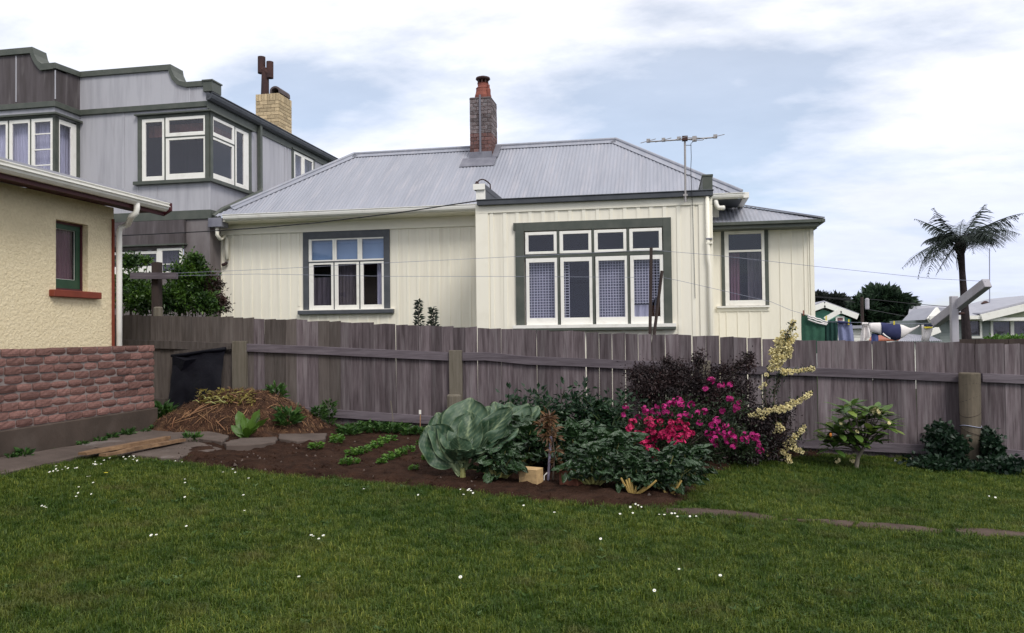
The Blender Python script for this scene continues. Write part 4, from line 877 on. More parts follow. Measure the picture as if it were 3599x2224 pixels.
    obj('sill', join(box(PY(r1(1110, 1140), YT)[0], XS+.10, YT-.10, YT+.0, zsil-.075, zsil-.003), box(XS+.001, XS+.10, YT+.001, s_end+.14, zsil-.075, zsil-.003)), greytrim, W)
    Z = lambda y: PY(r1(1520, y), YT)[2]; X_ = lambda x: PY(r1(x, 850), YT)[0]
    x1a, x1b, x2a, x2b = wf[0]+.002, X_(1347), X_(1360), XS-.092
    zmt = Z(768)
    sash_pane(FT, W, (x1a, x1b, zsil+.002, ztop-.072), (X_(1195), X_(1330), Z(1080), ztop-.15), .0, gl=glass_up)
    sash_pane(FT, W, (x2a, x2b, zmt+.012, ztop-.072), (X_(1388), X_(1670), Z(733), ztop-.14), .01, gl=glass_up)
    sash_pane(FT, W, (x2a, x2b, zsil+.002, zmt-.012), (X_(1386), X_(1668), Z(1068), Z(792)), .0, gl=glass_up)
    obj('mullion', join(fbox(FT, x1b+.001, x2a-.001, -.04, .015, zsil, ztop-.07), fbox(FT, x2a, x2b, -.04, .03, zmt-.011, zmt+.011)), greytrim, W)
    S = lambda x: pl(FS, r1(x, 900))[0]
    y1a, y1b, y2a, y2b = YT+.092, S(1908), S(1919), ws[1]-.002
    sash_pane(FS, W, (y1a, y1b, zmt+.012, ztop-.072), (S(1737), S(1893), Z(733), ztop-.14), .01, gl=glass_up)
    sash_pane(FS, W, (y1a, y1b, zsil+.002, zmt-.012), (S(1735), S(1893), Z(1068), Z(792)), .0, gl=glass_up)
    sash_pane(FS, W, (y2a, y2b, zsil+.002, ztop-.072), (S(1929), S(1988), Z(1080), ztop-.15), .0, gl=glass_up)
    obj('mullion', join(fbox(FS, y1b+.001, y2a-.001, -.04, .015, zsil, ztop-.07), fbox(FS, y1a, y1b, -.04, .03, zmt-.011, zmt+.011)), greytrim, W)
    obj('valance', join(fold_sheet(FT, wf[0], XS-.12, ztop-.42, ztop-.16, -.22, 12, .015), fold_sheet(FS, YT+.12, ws[1], ztop-.42, ztop-.16, -.22, 9, .015)), orangebl, W, smooth=True)
    obj('interior', join(fbox(FT, wf[0]-1.6, XS-1.2, -1.5, -1.45, zsil-.3, ztop+.9), fbox(FS, YT+1.3, s_end+3.5, -1.5, -1.45, zsil-.3, ztop+.9)), interior, W)
    # side downpipe running to the roof and on along the hip
    yp = pl(FS, r4(455, 700))[0]; zp = pl(FS, r4(455, 1050))[1]
    obj('downpipe', join(box(XS+.03, XS+.11, yp-.05, yp+.05, zp, zg-.1), tube([(XS+.08, yp, zp+.06), (XS+.11, yp-.05, zp-.02), PY(r3(300, 165), YT+.45), PY(r3(200, 210), YT+.2), PY(r3(125, 270), YT+.0)], .05, 8)), greytrim, h)
    # small side window
    w2o = obj('window', join(fbox(FS, w2[0]-.10, w2[0], -.03, .03, w2[2], w2[3]+.02), fbox(FS, w2[1], w2[1]+.05, -.03, .03, w2[2], w2[3]+.02), fbox(FS, w2[0]-.12, w2[1]+.1, 0, .06, w2[3]+.021, w2[3]+.06)), greytrim, h)
    mid = pl(FS, r4(808, 850))[0]
    sash_pane(FS, w2o, (w2[0], mid-.01, w2[2], w2[3]), (w2[0]+.08, mid-.09, w2[2]+.08, w2[3]-.08), 0, gl=glass_up)
    sash_pane(FS, w2o, (mid+.01, w2[1], w2[2], w2[3]), (mid+.09, w2[1]-.06, w2[2]+.08, w2[3]-.08), 0, gl=glass_up)
    obj('curtain', fold_sheet(FS, w2[0]-.1, w2[1]+.1, w2[2]-.1, w2[3], -.2, 9, .02), net, w2o, smooth=True)
    # lower panel and window under the band
    pz = rect(FT, r2(930, 505), r2(1415, 665))
    x0 = xl-1.5; x1 = PY(r2(1415, 580), YT)[0]; pz0 = (PY(r2(930, 680), YT)[2]+PY(r2(1415, 660), YT)[2])/2; pzm = (PY(r2(930, 600), YT)[2]+PY(r2(1415, 580), YT)[2])/2
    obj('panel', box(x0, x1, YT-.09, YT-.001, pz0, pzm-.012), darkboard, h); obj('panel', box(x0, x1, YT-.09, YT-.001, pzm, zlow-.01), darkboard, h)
    obj('panel_ledge', box(x0, x1+.03, YT-.13, YT-.001, pz0-.03, pz0-.002), greytrim, h)
    lw = obj('window', fbox(FT, x0, x1-.02, -.02, .02, PY(r2(1200, 698), YT)[2], pz0-.031), lowboard, h)
    Zl = lambda y: PY(r2(1200, y), YT)[2]; Xl = lambda x: PY(r2(x, 780), YT)[0]
    sash_pane(FT, lw, (Xl(1202), Xl(1392), Zl(890), Zl(700)), (Xl(1240), Xl(1372), Zl(875), Zl(718)), .03)
    obj('glazing_bar', fbox(FT, Xl(1240), Xl(1372), .02, .05, Zl(823), Zl(817)), white, lw)
    sash_pane(FT, lw, (x0, Xl(1198), Zl(890), Zl(716)), (x0+.1, Xl(1190), Zl(830), Zl(738)), .0)
    obj('curtain', fold_sheet(FT, x0, Xl(1372), Zl(900), Zl(705), -.10, 16, .02), curtaingrey, lw, smooth=True)
    # ---------------- dark projecting bay at the far left
    xdr = PY(r1(447, 330), YD)[0]; xdl = xdr-5
    zd0 = PY(r1(300, 600), YD)[2]
    dprof = [r1(-200, 92), r1(278, 50), r1(292, 110), r1(318, 160), r1(360, 190), r1(447, 180)]
    dp = [PY(p, YD) for p in dprof]; dz = dp[1][2]; dzs = dp[5][2]
    top = [np.array((xdl, YD, dz)), np.array((dp[1][0], YD, dz)), dp[2], dp[3], dp[4]*1, np.array((xdr, YD, dzs))]
    top[4][2] = dzs-.01
    zband = PY(r1(250, 495), YD)[2]; zbl = PY(r1(250, 540), YD)[2]
    obj('bay_parapet', join(prism([np.array((xdl, YD, zband)), np.array((xdr, YD, zband))]+top[::-1], (0, .1, 0)), prism([(xdr-.1, YD+.1, zband), (xdr-.1, YT, zband), (xdr-.1, YT, zpar), (xdr-.1, YD+.1, dzs)], (.1, 0, 0))), darkboard, h)
    lo = [t+np.array((0 if i < 1 else (-.06 if i < 5 else 0), -.05, -.10 if i in (0, 1, 4, 5) else -.05)) for i, t in enumerate(top)]; up = [t+np.array((.0, -.05, .03)) for t in top]
    obj('bay_parapet_trim', join(*[prism([lo[i], lo[i+1], up[i+1], up[i]], (0, .4, 0)) for i in range(5)], prism([(xdr-.28, YD-.045, dzs-.085), (xdr-.28, YT-.052, zpar-.085), (xdr-.28, YT-.052, zpar+.026), (xdr-.28, YD-.045, dzs+.034)], (.33, 0, 0))), greytrim, h)
    for x in (135, 455): obj('joint_strip', box(PY(r1(x-5, 300), YD)[0], PY(r1(x+3, 300), YD)[0], YD-.012, YD-.001, zband+.05, dzs-.12 if x > 300 else dz-.12), greyboard, h)
    obj('cornice_band', join(box(xdl, xdr+.06, YD-.06, YD-.001, zbl, zband), box(xdr+.001, xdr+.06, YD-.001, YT-.06, zbl, zband)), greytrim, h, bevel=.006)
    zh = PY(r1(300, 600), YD)[2]; zw1 = PY(r1(345, 618), YD)[2]; zw0 = PY(r1(345, 1130), YD)[2]
    obj('bay_wall', join(box(xdl, xdr, YD, YD+.1, zw1+.05, zbl), box(xdl, xdr, YD, YD+.1, -0.2, zw0-.1), box(xdr-.1, xdr, YD+.1, YT, zw1+.05, zbl), box(xdr-.1, xdr, YD+.1, YT, -0.2, zw0-.1)), greyboard, h)
    obj('bay_ledge', join(box(xdl, xdr+.09, YD-.09, YD-.001, zw1+.06, zw1+.10), box(xdr+.001, xdr+.09, YD, YT-.02, zw1+.06, zw1+.10)), greytrim, h)
    Xd = lambda x: PY(r1(x, 850), YD)[0]; FE = ('X', xdr); Sd = lambda x: pl(FE, r1(x, 850))[0]
    bw = obj('window', join(box(xdl, xdr, YD-.005, YD+.08, zw1, zw1+.05), box(Xd(432), xdr-.0, YD-.005, YD+.06, zw0-.1, zw1), fbox(FE, YD+.06, YD+.12, -.08, .005, zw0-.1, zw1+.05), fbox(FE, Sd(622), YT, -.06, .005, zw0-.1, zw1+.05), *[box(Xd(a), Xd(b), YD+.0, YD+.06, zw0-.1, zw1) for a, b in ((66, 76), (246, 258), (-118, -108))]), greytrim, h)
    for a, b, c, d in ((-105, 64, -80, 48), (78, 245, 102, 232), (259, 431, 285, 414)):
        sash_pane(FD, bw, (Xd(a), Xd(b), zw0-.05, zw1-.002), (Xd(c), Xd(d), zw0+.03, zw1-.08), -.01)
    for f in (.25, .5, .75): obj('glazing_bar', box(Xd(285), Xd(414), YD-.01, YD+.02, zw0+(zw1-zw0)*f-.012, zw0+(zw1-zw0)*f+.012), white, bw)
    sash_pane(FE, bw, (YD+.122, Sd(621), zw0-.05, zw1-.002), (Sd(487), Sd(578), zw0+.05, zw1-.10), -.01)
    obj('curtain', join(fold_sheet(FD, Xd(-120), xdr-.15, zw0-.1, zw1, -.16, 22, .025), fold_sheet(FE, YD+.16, YT-.05, zw0-.1, zw1, -.16, 7, .02)), net, bw, smooth=True)
    # ---------------- cream brick chimney with metal flue
    YC = 20.0; a = rect(('Y', YC), r4(441, 288), r4(622, 560)); zt = PY(r4(540, 285), YC)[2]; z0 = zg-.3
    ye_ = [YC, YC+.75]
    ch = obj('chimney', box(a[0]+.012, a[1]-.012, YC+.012, YC+.738, z0, zt-.01), mat('chimney_mortar', (0.16, .115, .08), rough=.95), h)
    me = _mesh('brick', *box(-.5, .5, -.5, .5, -.5, .5), creambrick); rowh = .098; r = 0; z = zt
    while z-rowh > z0:
        hh = .20 if r == 0 else rowh; zc = z-hh/2
        n = 8 if r == 0 else 3; o = .5*(r % 2) if r else 0
        for (p0, p1, side) in ((a[0], a[1], 0), (YC, YC+.75, 1)):
            l = (p1-p0)/n
            for i in range(-1, n+1):
                u0 = max(p0, p0+(i+o)*l); u1 = min(p1, p0+(i+1+o)*l)
                if u1-u0 < .03: continue
                jt = .012
                if side == 0: M = Matrix.Translation(((u0+u1)/2, YC+.017, zc)) @ Matrix.Diagonal((u1-u0-jt, .04, hh-jt, 1))
                else: M = Matrix.Translation((a[1]-.017, (u0+u1)/2+.02, zc)) @ Matrix.Diagonal((.04, u1-u0-jt, hh-jt, 1))
                inst('brick', me, M, ch)
        z -= hh; r += 1
    # half-round brick hood over the second flue
    c0 = PY(r4(592, 280), YC+.05); R = .155
    prof = [(c0[0]+R*math.cos(t), YC+.05, zt+.02+R*.9*max(0, math.sin(t))+.05*(0 < t < math.pi)) for t in np.linspace(0, math.pi, 11)] 
    inn = [(c0[0]+R*.72*math.cos(t), YC+.05, zt+.0+R*.72*math.sin(t)+.05*(0 < t < math.pi)) for t in np.linspace(math.pi, 0, 11)]
    obj('flue_hood', prism(prof+inn, (0, .6, 0)), oldchim, ch); obj('flue_back', box(c0[0]-R*.8, c0[0]+R*.8, YC+.45, YC+.5, zt, zt+R), interior, ch)
    f0 = PY(r4(514, 290), YC+.3); f1 = PY(r4(520, 60), YC+.3); b1 = PY(r4(488, 0), YC+.3); b2 = PY(r4(488, 128), YC+.3); b3 = PY(r4(553, 38), YC+.3); b4 = PY(r4(553, 166), YC+.3)
    r_ = abs(PY(r4(517, 60), YC+.3)[0]-b1[0])
    obj('flue_pipe', join(tube([f0+(0, 0, -.2), PY(r4(517, 120), YC+.3), PY(r4(519, 90), YC+.3)], [.115, .10, .10], 14), tube([b2+(0, 0, .12), b4+(0, 0, .12)+np.array((0, 0, .0))], .10, 12)), rust, ch, smooth=False)
    obj('flue_cowl', join(tube([b2, b1], r_*.95, 14, cap=False), tube([b4, b3], r_*.88, 14, cap=False), tube([b2+(0, 0, .15), b1-(0, 0, .1)], r_*.7, 12), tube([b4+(0, 0, .15), b3-(0, 0, .1)], r_*.6, 12)), rust, ch, smooth=False)
    return zg
build_two_storey()

# ------------------------------------------------------------------ aerial, cable, clothesline
def build_aerial():
    Y = YB-.13
    b = PY(r6(452, 670), Y); t = PY(r6(447, 168), Y); a = thing('tv_aerial', 'television aerial on a pipe mast fixed to the bay front', 'aerial', b)
    obj('mast', join(tube([b, (b+t)/2, t], .017, 8), box(b[0]-.035, b[0]+.035, Y-.02, YB-.001, b[2]+.1, b[2]+.13)), alu, a)
    obj('boom', tube([PY(r6(163, 212), Y-.03), PY(r6(690, 178), Y-.03)], .012, 6), alu, a)
    for p, q, c in (((143, 178), (208, 222), (170, 205)), ((255, 168), (322, 210), (285, 198)), ((370, 160), (435, 200), (402, 188)), ((640, 145), (706, 186), (678, 172))):
        P = PY(r6(*p), Y-.03); Q = PY(r6(*q), Y-.03); cc = PY(r6(*c), Y-.03); P = P+(0, .32, 0); Q = Q+(0, -.32, 0)
        # elements lie level, pointing toward and away from the camera
        d = np.array((-.12, .30, .045)) if True else 0
        obj('element', join(tube([cc-d, cc+d*1.1], .006, 6), box(cc[0]-.03, cc[0]+.03, Y-.06, Y-.0, cc[2]-.025, cc[2]+.03)), alu, a)
    c = PY(r6(520, 190), Y-.03); L = []
    for t_ in np.linspace(0, 2*math.pi, 21): L.append(c + np.array((-.13, .34, .095))*math.cos(t_)*1.0 + np.array((.02, 0.01, .02))*np.sign(math.sin(t_))*abs(math.sin(t_))**.5)
    obj('dipole', join(tube(L, .006, 5, cap=False), box(c[0]-.035, c[0]+.035, Y-.07, Y+.0, c[2]-.04, c[2]+.04)), alu, a)
    obj('mast_clamp', box(PY(r6(447, 188), Y)[0]-.045, PY(r6(447, 188), Y)[0]+.045, Y-.05, Y+.03, PY(r6(447, 196), Y)[2]-.02, PY(r6(447, 180), Y)[2]+.02), rust, a)
    W = [PY(r6(*p), Y) for p in ((520, 200), (493, 225), (496, 330), (492, 420), (498, 560), (502, 640))]
    obj('feeder_wire', join(tube(W, .005, 5), *[tube([PY(r6(450, y), Y), PY(r6(497, y), Y)], .005, 5) for y in (238, 463)]), cablem, a)
    k = PY(r6(500, 585), YB-.12); k2 = PY(r6(505, 690), YB-.03); k3 = PY(r6(525, 1400), YB-.03)
    obj('feeder_tail', tube([k, k2, k3], .004, 4), cablem, a)
build_aerial()
P0 = PY(r5(172, 248), YB-.03); P1 = np.array(PY(r2(930, 600), 15.2))
pw = [P0, PY(r3(2380, 138), 13.4), PY(r3(1700, 240), 13.75), PY(r3(1000, 325), 14.2), PY(r3(500, 370), 14.55), PY(r3(0, 402), 15.0), P1, PY(r2(400, 640), 15.6)]
obj('power_cable', tube(pw, .011, 6), cablem, label='black cable sagging from the bay corner toward the left houses', cat='cable')

YL1, YL2 = 11.95, 12.75
def build_clothesline():
    # right tee post, white, arm tipped up toward the camera
    c = PY(r7(1418, 1000), 12.35)[0]; b = gz(c)
    t = thing('clothesline_post', 'white timber clothesline post with a tipped cross arm', 'post', (c, 12.35, b))
    a0 = PY(r7(1393, 1000), 12.3); a1 = PY(r7(1447, 1000), 12.3); zt = PY(r7(1418, 842), 12.3)[2]
    obj('post', box(a0[0], a1[0], 12.3, 12.3+(a1[0]-a0[0]), b-.1, zt), greywood, t, bevel=.006)
    n = PY(r7(1663, 742), YL1-.15); f = PY(r7(1262, 1052), YL2+.1)
    obj('cross_arm', beam(n, f, .11, .125), greywood, t, bevel=.006)
    m = (n+f)/2; obj('pivot_bolt', tube([(a1[0]-.02, 12.35, zt-.25), (a1[0]+.09, 12.35, zt-.25)], .02, 8), rust, t)
    # left dark tee post
    q = PY(r2(1170, 1000), 12.35); t2 = thing('clothesline_post', 'dark weathered clothesline post with cross arm standing among the shrubs', 'post', (q[0], 12.35, gz(q[0])))
    zt2 = PY(r2(1185, 800), 12.35)[2]; e0 = PY(r2(1150, 1000), 12.35)[0]; e1 = PY(r2(1200, 1000), 12.35)[0]
    obj('post', box(e0, e1, 12.35, 12.47, gz(q[0])-.1, zt2), darkwood, t2)
    l0 = PY(r2(1000, 905), 12.3); l1 = PY(r2(1340, 905), 12.3); obj('cross_arm', beam((l0[0], 12.30, l0[2]), (l1[0], 12.30, l1[2]), .09, .11), greywood if False else MATS['weathered_rail'], t2)
    s = PY(r2(1200, 1170), 12.0); obj('post_stump', lathe((s[0], 12.0, gz(s[0])), [(.075, 0), (.075, PY(r2(1200, 1148), 12.0)[2]-gz(s[0])), (.05, PY(r2(1200, 1140), 12.0)[2]-gz(s[0]))], 12), postm, label='short round grey timber stump behind the fence', cat='post')
    A = PY(r2(1330, 890), 12.3)
    e1 = PY(r2(1330, 885), 12.3)
    u = [e1, PY(r3(560, 725), 12.1), PY(r3(1640, 668), 11.95), PY(r5(560, 698), 11.9), PY(D(1555, 597), 11.85), PY(r6(700, 1075), 11.85), PY(r6(1420, 1155), 11.85), PY(r7(1250, 710), 11.85), n+(-.02, 0, .02)]
    obj('clothesline_wire', tube(u, .003, 5), wirem, label='upper clothesline wire held up by the dark prop', cat='wire')
    v = [PY(r2(1335, 905), 12.35), PY(r3(500, 765), 12.5), PY(r3(1640, 785), 12.6), PY(r5(560, 864), 12.65), PY(r5(1700, 872), 12.7), PY(r6(400, 1265), 12.7), PY(r6(1100, 1425), 12.75), PY(s8(0, 345), 12.75), PY(s8(140, 385), 12.75), PY(s8(500, 500), 12.75), PY(s8(1000, 510), 12.75), PY(s8(1500, 525), 12.75), PY(s8(1900, 520), 12.75), f+(0, 0, .07)]
    obj('clothesline_wire', tube(v, .003, 5), wirem, label='lower clothesline wire carrying the washing at the right', cat='wire')
    # props
    p0 = PY(r5(1580, 1330), 11.85); p1 = PY(r5(1602, 628), 11.85)
    obj('clothes_prop', beam((p0[0]-.02, 11.85, gz(p0[0])), p1, .065, .045), darkwood, label='thick dark clothes prop standing before the big window', cat='prop')
    p0 = PY(r5(1606, 1325), 11.7); p1 = PY(r5(1690, 818), 11.95)
    obj('clothes_prop', beam(p0-(.03, 0, .5), p1, .035, .03), darkwood, label='thin dark clothes prop leaning to the right of the thick one', cat='prop')
build_clothesline()

def cloth(name, m, top, bottom, Y, label, cat='washing', nf=3, amp=.03, parent=None, group=None):
    """hanging cloth between a top polyline and a bottom polyline (pixel points on plane Y)"""
    T = np.array([PY(p, Y) for p in top]); B = np.array([PY(p, Y) for p in bottom]); n = 22; k = 9; V = []; F = []
    it = lambda A, u: np.array([np.interp(u, np.linspace(0, 1, len(A)), A[:, c]) for c in range(3)])
    for j in range(k):
        for i in range(n):
            u = i/(n-1); w = j/(k-1); p = it(T, u)*(1-w)+it(B, u)*w
            p[1] += amp*math.sin(u*nf*2*math.pi+1)*(.35+.65*w) + .02*math.sin(w*4+u*3); V.append(p)
    for j in range(k-1):
        for i in range(n-1): a = j*n+i; F.append((a, a+1, a+n+1, a+n))
    V = np.array(V); nV = len(V); V2 = np.concatenate([V, V+(0, .008, 0)]); F2 = F+[tuple(q+nV for q in f[::-1]) for f in F]
    return obj(name, (V2, F2), m, parent, smooth=True, label=label, cat=cat if label else None, group=group)
YW = 12.75
t1 = cloth('green_towel', clothgreen, [s8(140, 388), s8(300, 445), s8(455, 510)], [s8(148, 900), s8(300, 920), s8(452, 930)], YW, 'green towel with white stripes pegged on the line at left', 'towel', nf=3, amp=.018)
for k in range(3):
    dy = k*26
    pp = [PY(s8(x, y+dy), YW-.035) for x, y in ((222, 408), (262, 428), (300, 432), (345, 455), (390, 462), (430, 485), (492, 497))] if k < 2 else [PY(s8(x, y+50), YW-.035) for x, y in ((230, 418), (300, 445), (380, 470), (480, 490))]
    obj('stripe', tube(pp, .011, 5), clothwhite, t1)
cloth('green_towel', clothdark, [s8(450, 490), s8(540, 485), s8(628, 490)], [s8(455, 900), s8(540, 900), s8(632, 900)], YW, 'dark green towel hanging between the striped and lilac ones', 'towel', nf=3, amp=.03)
tl = cloth('lilac_towel', clothlilac, [s8(632, 505), s8(720, 515), s8(822, 530)], [s8(655, 900), s8(760, 910), s8(868, 910)], YW, 'lilac blue towel with a dark folded top edge', 'towel', nf=2, amp=.03)
obj('folded_edge', tube([PY(s8(x, y), YW-.02) for x, y in ((630, 500), (680, 505), (740, 508), (800, 520))], .022, 6), clothnavy, tl)
sh = cloth('white_shirt', clothwhite, [s8(968, 520), s8(1010, 530), s8(1045, 560)], [s8(930, 800), s8(985, 770), s8(1085, 660)], YW, 'white shirt bunched on the line next to blue trousers', 'shirt', nf=2, amp=.04)
obj('cuff', tube([PY(s8(955, 525), YW-.02), PY(s8(1035, 525), YW-.02)], .022, 6), clothwhite, sh)
cloth('blue_trousers', clothblue, [s8(1085, 655), s8(1130, 660), s8(1175, 680)], [s8(1088, 800), s8(1130, 800), s8(1175, 800)], YW, 'small piece of blue denim trousers below the white garment', 'trousers', nf=1, amp=.02)
def billow(s0, s1, extra, n=18, k=14):
    xs = [1050, 1100, 1190, 1290, 1400, 1500, 1600, 1660, 1725]; tp = [520, 512, 510, 522, 532, 538, 585, 575, 540]; bt = [620, 640, 665, 715, 748, 715, 645, 605, 560]
    V = []; F = []
    for i in range(n):
        x = s0+(s1-s0)*i/(n-1); a = np.interp(x, xs, tp)-extra*5; b = np.interp(x, xs, bt)+extra*5
        P = PY(s8(x, a), YW); Q = PY(s8(x, b), YW); c = (P+Q)/2; r = abs(P[2]-Q[2])/2
        for j in range(k):
            t = 2*math.pi*j/k; wr = 1+.05*math.sin(3*t+x*.02)
            V.append(c+np.array((0, -math.sin(t)*r*.55*wr-extra*.01*math.sin(t), math.cos(t)*r)))
    for i in range(n-1):
        for j in range(k): F.append((i*k+j, i*k+(j+1) % k, (i+1)*k+(j+1) % k, (i+1)*k+j))
    F += [tuple(range(k))[::-1], tuple(range((n-1)*k, n*k))]
    return np.array(V), F
gm = thing('billowing_garment', 'large white garment with navy panel billowing on the line', 'garment', PY(s8(1400, 740), YW))
obj('body', billow(1050, 1725, 0, n=30), clothwhite, gm, smooth=True); obj('navy_panel', billow(1205, 1462, 1.0, n=14), clothnavy, gm, smooth=True)
obj('pocket_flap', tube([PY(s8(1235, 655), YW-.26), PY(s8(1275, 690), YW-.28), PY(s8(1330, 725), YW-.24)], .012, 5), clothwhite, gm)
sk = thing('white_socks', 'pair of white socks with yellow and navy bands pegged at the line end', 'socks', PY(s8(1830, 760), YW))
for k, (x0, x1) in enumerate(((1800, 1795), (1860, 1835))):
    obj('sock', tube([PY(s8(x0, 540), YW-.03*k), PY(s8(x0, 600), YW-.03*k), PY(s8(x1, 690), YW-.03*k), PY(s8(x1-15, 765), YW-.03*k)], [.05, .045, .04, .03], 8), clothwhite, sk, smooth=True)
obj('sock_band', beam(PY(s8(1788, 575), YW-.05), PY(s8(1885, 575), YW-.05), .11, .022), yellowp, sk); obj('sock_band', beam(PY(s8(1790, 545), YW-.05), PY(s8(1890, 548), YW-.05), .105, .02), clothnavy, sk)
for k, (x, y, lb) in enumerate(((472, 460, 'yellow peg above the join of the two green towels'), (1385, 530, 'yellow peg on the navy panel of the garment'), (168, 385, 'peg at the left corner of the striped towel'), (775, 508, 'yellow peg on the lilac towel'))):
    p = PY(s8(x, y), YW-.03); obj('peg', join(beam(p+(-.007, 0, -.035), p+(-.003, 0, .045), .008, .012, up=(0, 1, 0)), beam(p+(.007, 0, -.035), p+(.007, 0, .045), .008, .012, up=(0, 1, 0))), yellowp if k != 2 else redsill, label=lb, cat='peg', group='pegs on the clothesline')

# ------------------------------------------------------------------ far houses, trees, pole (right background)
def gable_house(name, label, Yh, wall, roofm, x0, x1, zt_eave, apexx, apexz, m, parent_depth=6):
    pass
def board_wall(F, s0, s1, z0, z1, holes, m, parent, n):
    dz = (z1-z0)/n
    for k in range(n):
        a, b = z0+dz*k, z0+dz*(k+1)-.004; segs = [(s0, s1)]
        for hx0, hx1, hz0, hz1 in holes:
            if hz0 < (a+b)/2 < hz1: segs = [q for (u, v) in segs for q in ((u, min(v, hx0)), (max(u, hx1), v)) if q[1]-q[0] > .02]
        for u, v in segs:
            p0 = [fpt(F, u, .03, a), fpt(F, u, .012, b), fpt(F, u, -.02, b), fpt(F, u, -.02, a)]
            e = np.array(fpt(F, v, 0, 0))-np.array(fpt(F, u, 0, 0)); obj('weatherboard', prism(p0, e), m, parent)
def build_far():
    # sage weatherboard house
    Y = 34.0; F = ('Y', Y); FZ = lambda x, y: PY(r7(x, y), Y)[2]; FX = lambda x: PY(r7(x, 1080), Y)[0]
    xl, xr = FX(1298), FX(2500); ze = (FZ(1400, 1012)+FZ(1620, 1012))/2; zb = -1.0
    h = thing('sage_house', 'sage green weatherboard house with white trimmed windows beyond the fence at right', 'house', ((xl+xr)/2, Y, 0))
    holes = [(FX(1703), FX(2300), FZ(1850, 1145), FZ(1850, 1035)), (FX(1508), FX(1603), FZ(1555, 1148), FZ(1555, 1030))]
    board_wall(F, xl, xr, FZ(1620, 1200), ze, holes, sage, h, 9)
    obj('wall', box(xl, xr, Y+.03, Y+7, zb, ze), sage, h)
    for (a, b, c, d), nm in zip(holes, (4, 1)):
        w = obj('window', join(ring(F, (a-.08, b+.08, c-.08, d+.08), (a, b, c, d), -.02, .06), *[fbox(F, a+(b-a)*k/nm-.06, a+(b-a)*k/nm+.06, -.02, .05, c, d) for k in range(1, nm)]), white, h)
        obj('pane', fbox(F, a, b, -.025, -.018, c, d), glass, w); obj('interior', fbox(F, a, b, -.028, -.0265, c, d), curtaingrey, w)
    # low roof with white eave, gable on the right
    zr = PY(r7(1500, 938), Y+4)[2]
    obj('roof', prism([(xl-.5, Y-.5, ze+.02), (xl+2.2, Y+4, zr), (FX(1900)+2.5, Y+4, zr+.2), (FX(1640), Y-.5, ze+.02)], (0, 0, .06)), paleroof, h)
    obj('eave_gutter', box(xl-.5, FX(1625), Y-.58, Y-.45, ze-.04, ze+.10), white, h)
    gl0 = PY(r7(1618, 1008), Y-.6); gl1 = PY(r7(1960, 925), Y-.6); gl2 = gl1+(gl1-gl0)*np.array((.8, 0, .8)); gl3 = gl2+np.array((gl2[0]-gl0[0], 0, gl0[2]-gl2[2]))
    obj('gable_wall', prism([gl0+(0.3, .25, .0), gl2+(0, .25, -.1), gl3+(-.3, .25, 0)], (0, .2, 0)), palegrn, h)
    obj('barge_board', join(beam(gl0, gl2, .12, .26), beam(gl2, gl3, .12, .26)), white, h)
    obj('gable_roof', prism([gl0+(0, .08, .14), gl2+(0, .08, .14), gl3+(0, .08, .14), gl3+(0, .08, .2), gl2+(0, .08, .24), gl0+(0, .08, .2)], (0, 7, 0)), paleroof, h)
    obj('eave_gutter', beam(PY(r7(1600, 1018), Y-.45), PY(r7(2300, 1018), Y-.45), .12, .12), white, h)
    a0 = PY(r7(1216, 1030), Y-.3); a1 = PY(r7(1285, 945), Y+.0); a2 = PY(r7(1400, 1032), Y-.3)
    obj('side_gable', prism([a0, a1, a2], (0, .15, 0)), sage, h); obj('side_gable_barge', beam(a0+(0, -.06, 0), a1+(0, -.06, .0), .1, .22), white, h)
    obj('side_gable_roof', prism([a0+(-.1, .16, .04), a1+(0, .16, .10), PY(r7(1420, 942), Y+.2), PY(r7(1400, 1010), Y+.2)], (0, 3, 0)), paleroof, h)
    v = PY(r7(1650, 932), Y+4); obj('roof_vent', lathe(v, [(.12, -.1), (.12, .15), (.2, .2), (.05, .3)], 8), rust, h)
    mk = PY(r7(1682, 930), Y+3.8); mt = PY(r7(1680, 480), Y+3.8)
    obj('radio_mast', join(tube([mk, mt], .022, 5), tube([mk+(0, 0, 3), mk+(.3, 0, 2.4)], .012, 4)), wirem, label='thin radio mast rising from the sage house roof', cat='mast')
    # small far house between
    Y = 46; zt = PY(r7(1150, 1028), Y)[2]; x0 = PY(r7(1085, 1060), Y)[0]; x1 = PY(r7(1240, 1060), Y)[0]
    k = thing('distant_house', 'small distant house with brown eave behind the cross arm', 'house', ((x0+x1)/2, Y, 0))
    obj('wall', box(x0, x1+3, Y, Y+5, -1, zt-.1), white, k); obj('eave', box(x0-.3, x1+3, Y-.4, Y+.1, zt-.12, zt+.02), redroof, k); obj('roof', prism([(x0-.3, Y-.4, zt+.03), (x1+3, Y-.4, zt+.03), (x1+2, Y+3, zt+.8), (x0+.8, Y+3, zt+.8)], (0, 0, .06)), paleroof, k)
    w = rect(('Y', Y), r7(1105, 1055), r7(1190, 1085)); wn = obj('window', ring(('Y', Y), w, (w[0]+.1, w[1]-.1, w[2]+.08, w[3]-.08), 0, .06), white, k); obj('pane', fbox(('Y', Y), w[0], w[1], .005, .02, w[2], w[3]), interior, wn)
    # teal house
    Y = 48; P = lambda x, y, d=0: PY(s8(x, y), Y+d)
    t = thing('teal_house', 'teal gabled house beyond the washing', 'house', PY(s8(450, 700), Y))
    zb = -1.0; a, b, c = P(200, 420), P(435, 335), P(800, 462)
    obj('gable_wall', prism([np.array((a[0], Y, zb)), np.array((c[0], Y, zb)), c, b, a], (0, 6, 0)), teal, t)
    obj('barge_board', join(beam(a+(-.4, -.4, .1), b+(0, -.4, .28), .12, .3), beam(b+(0, -.4, .28), c+(.3, -.4, .12), .12, .3)), white, t)
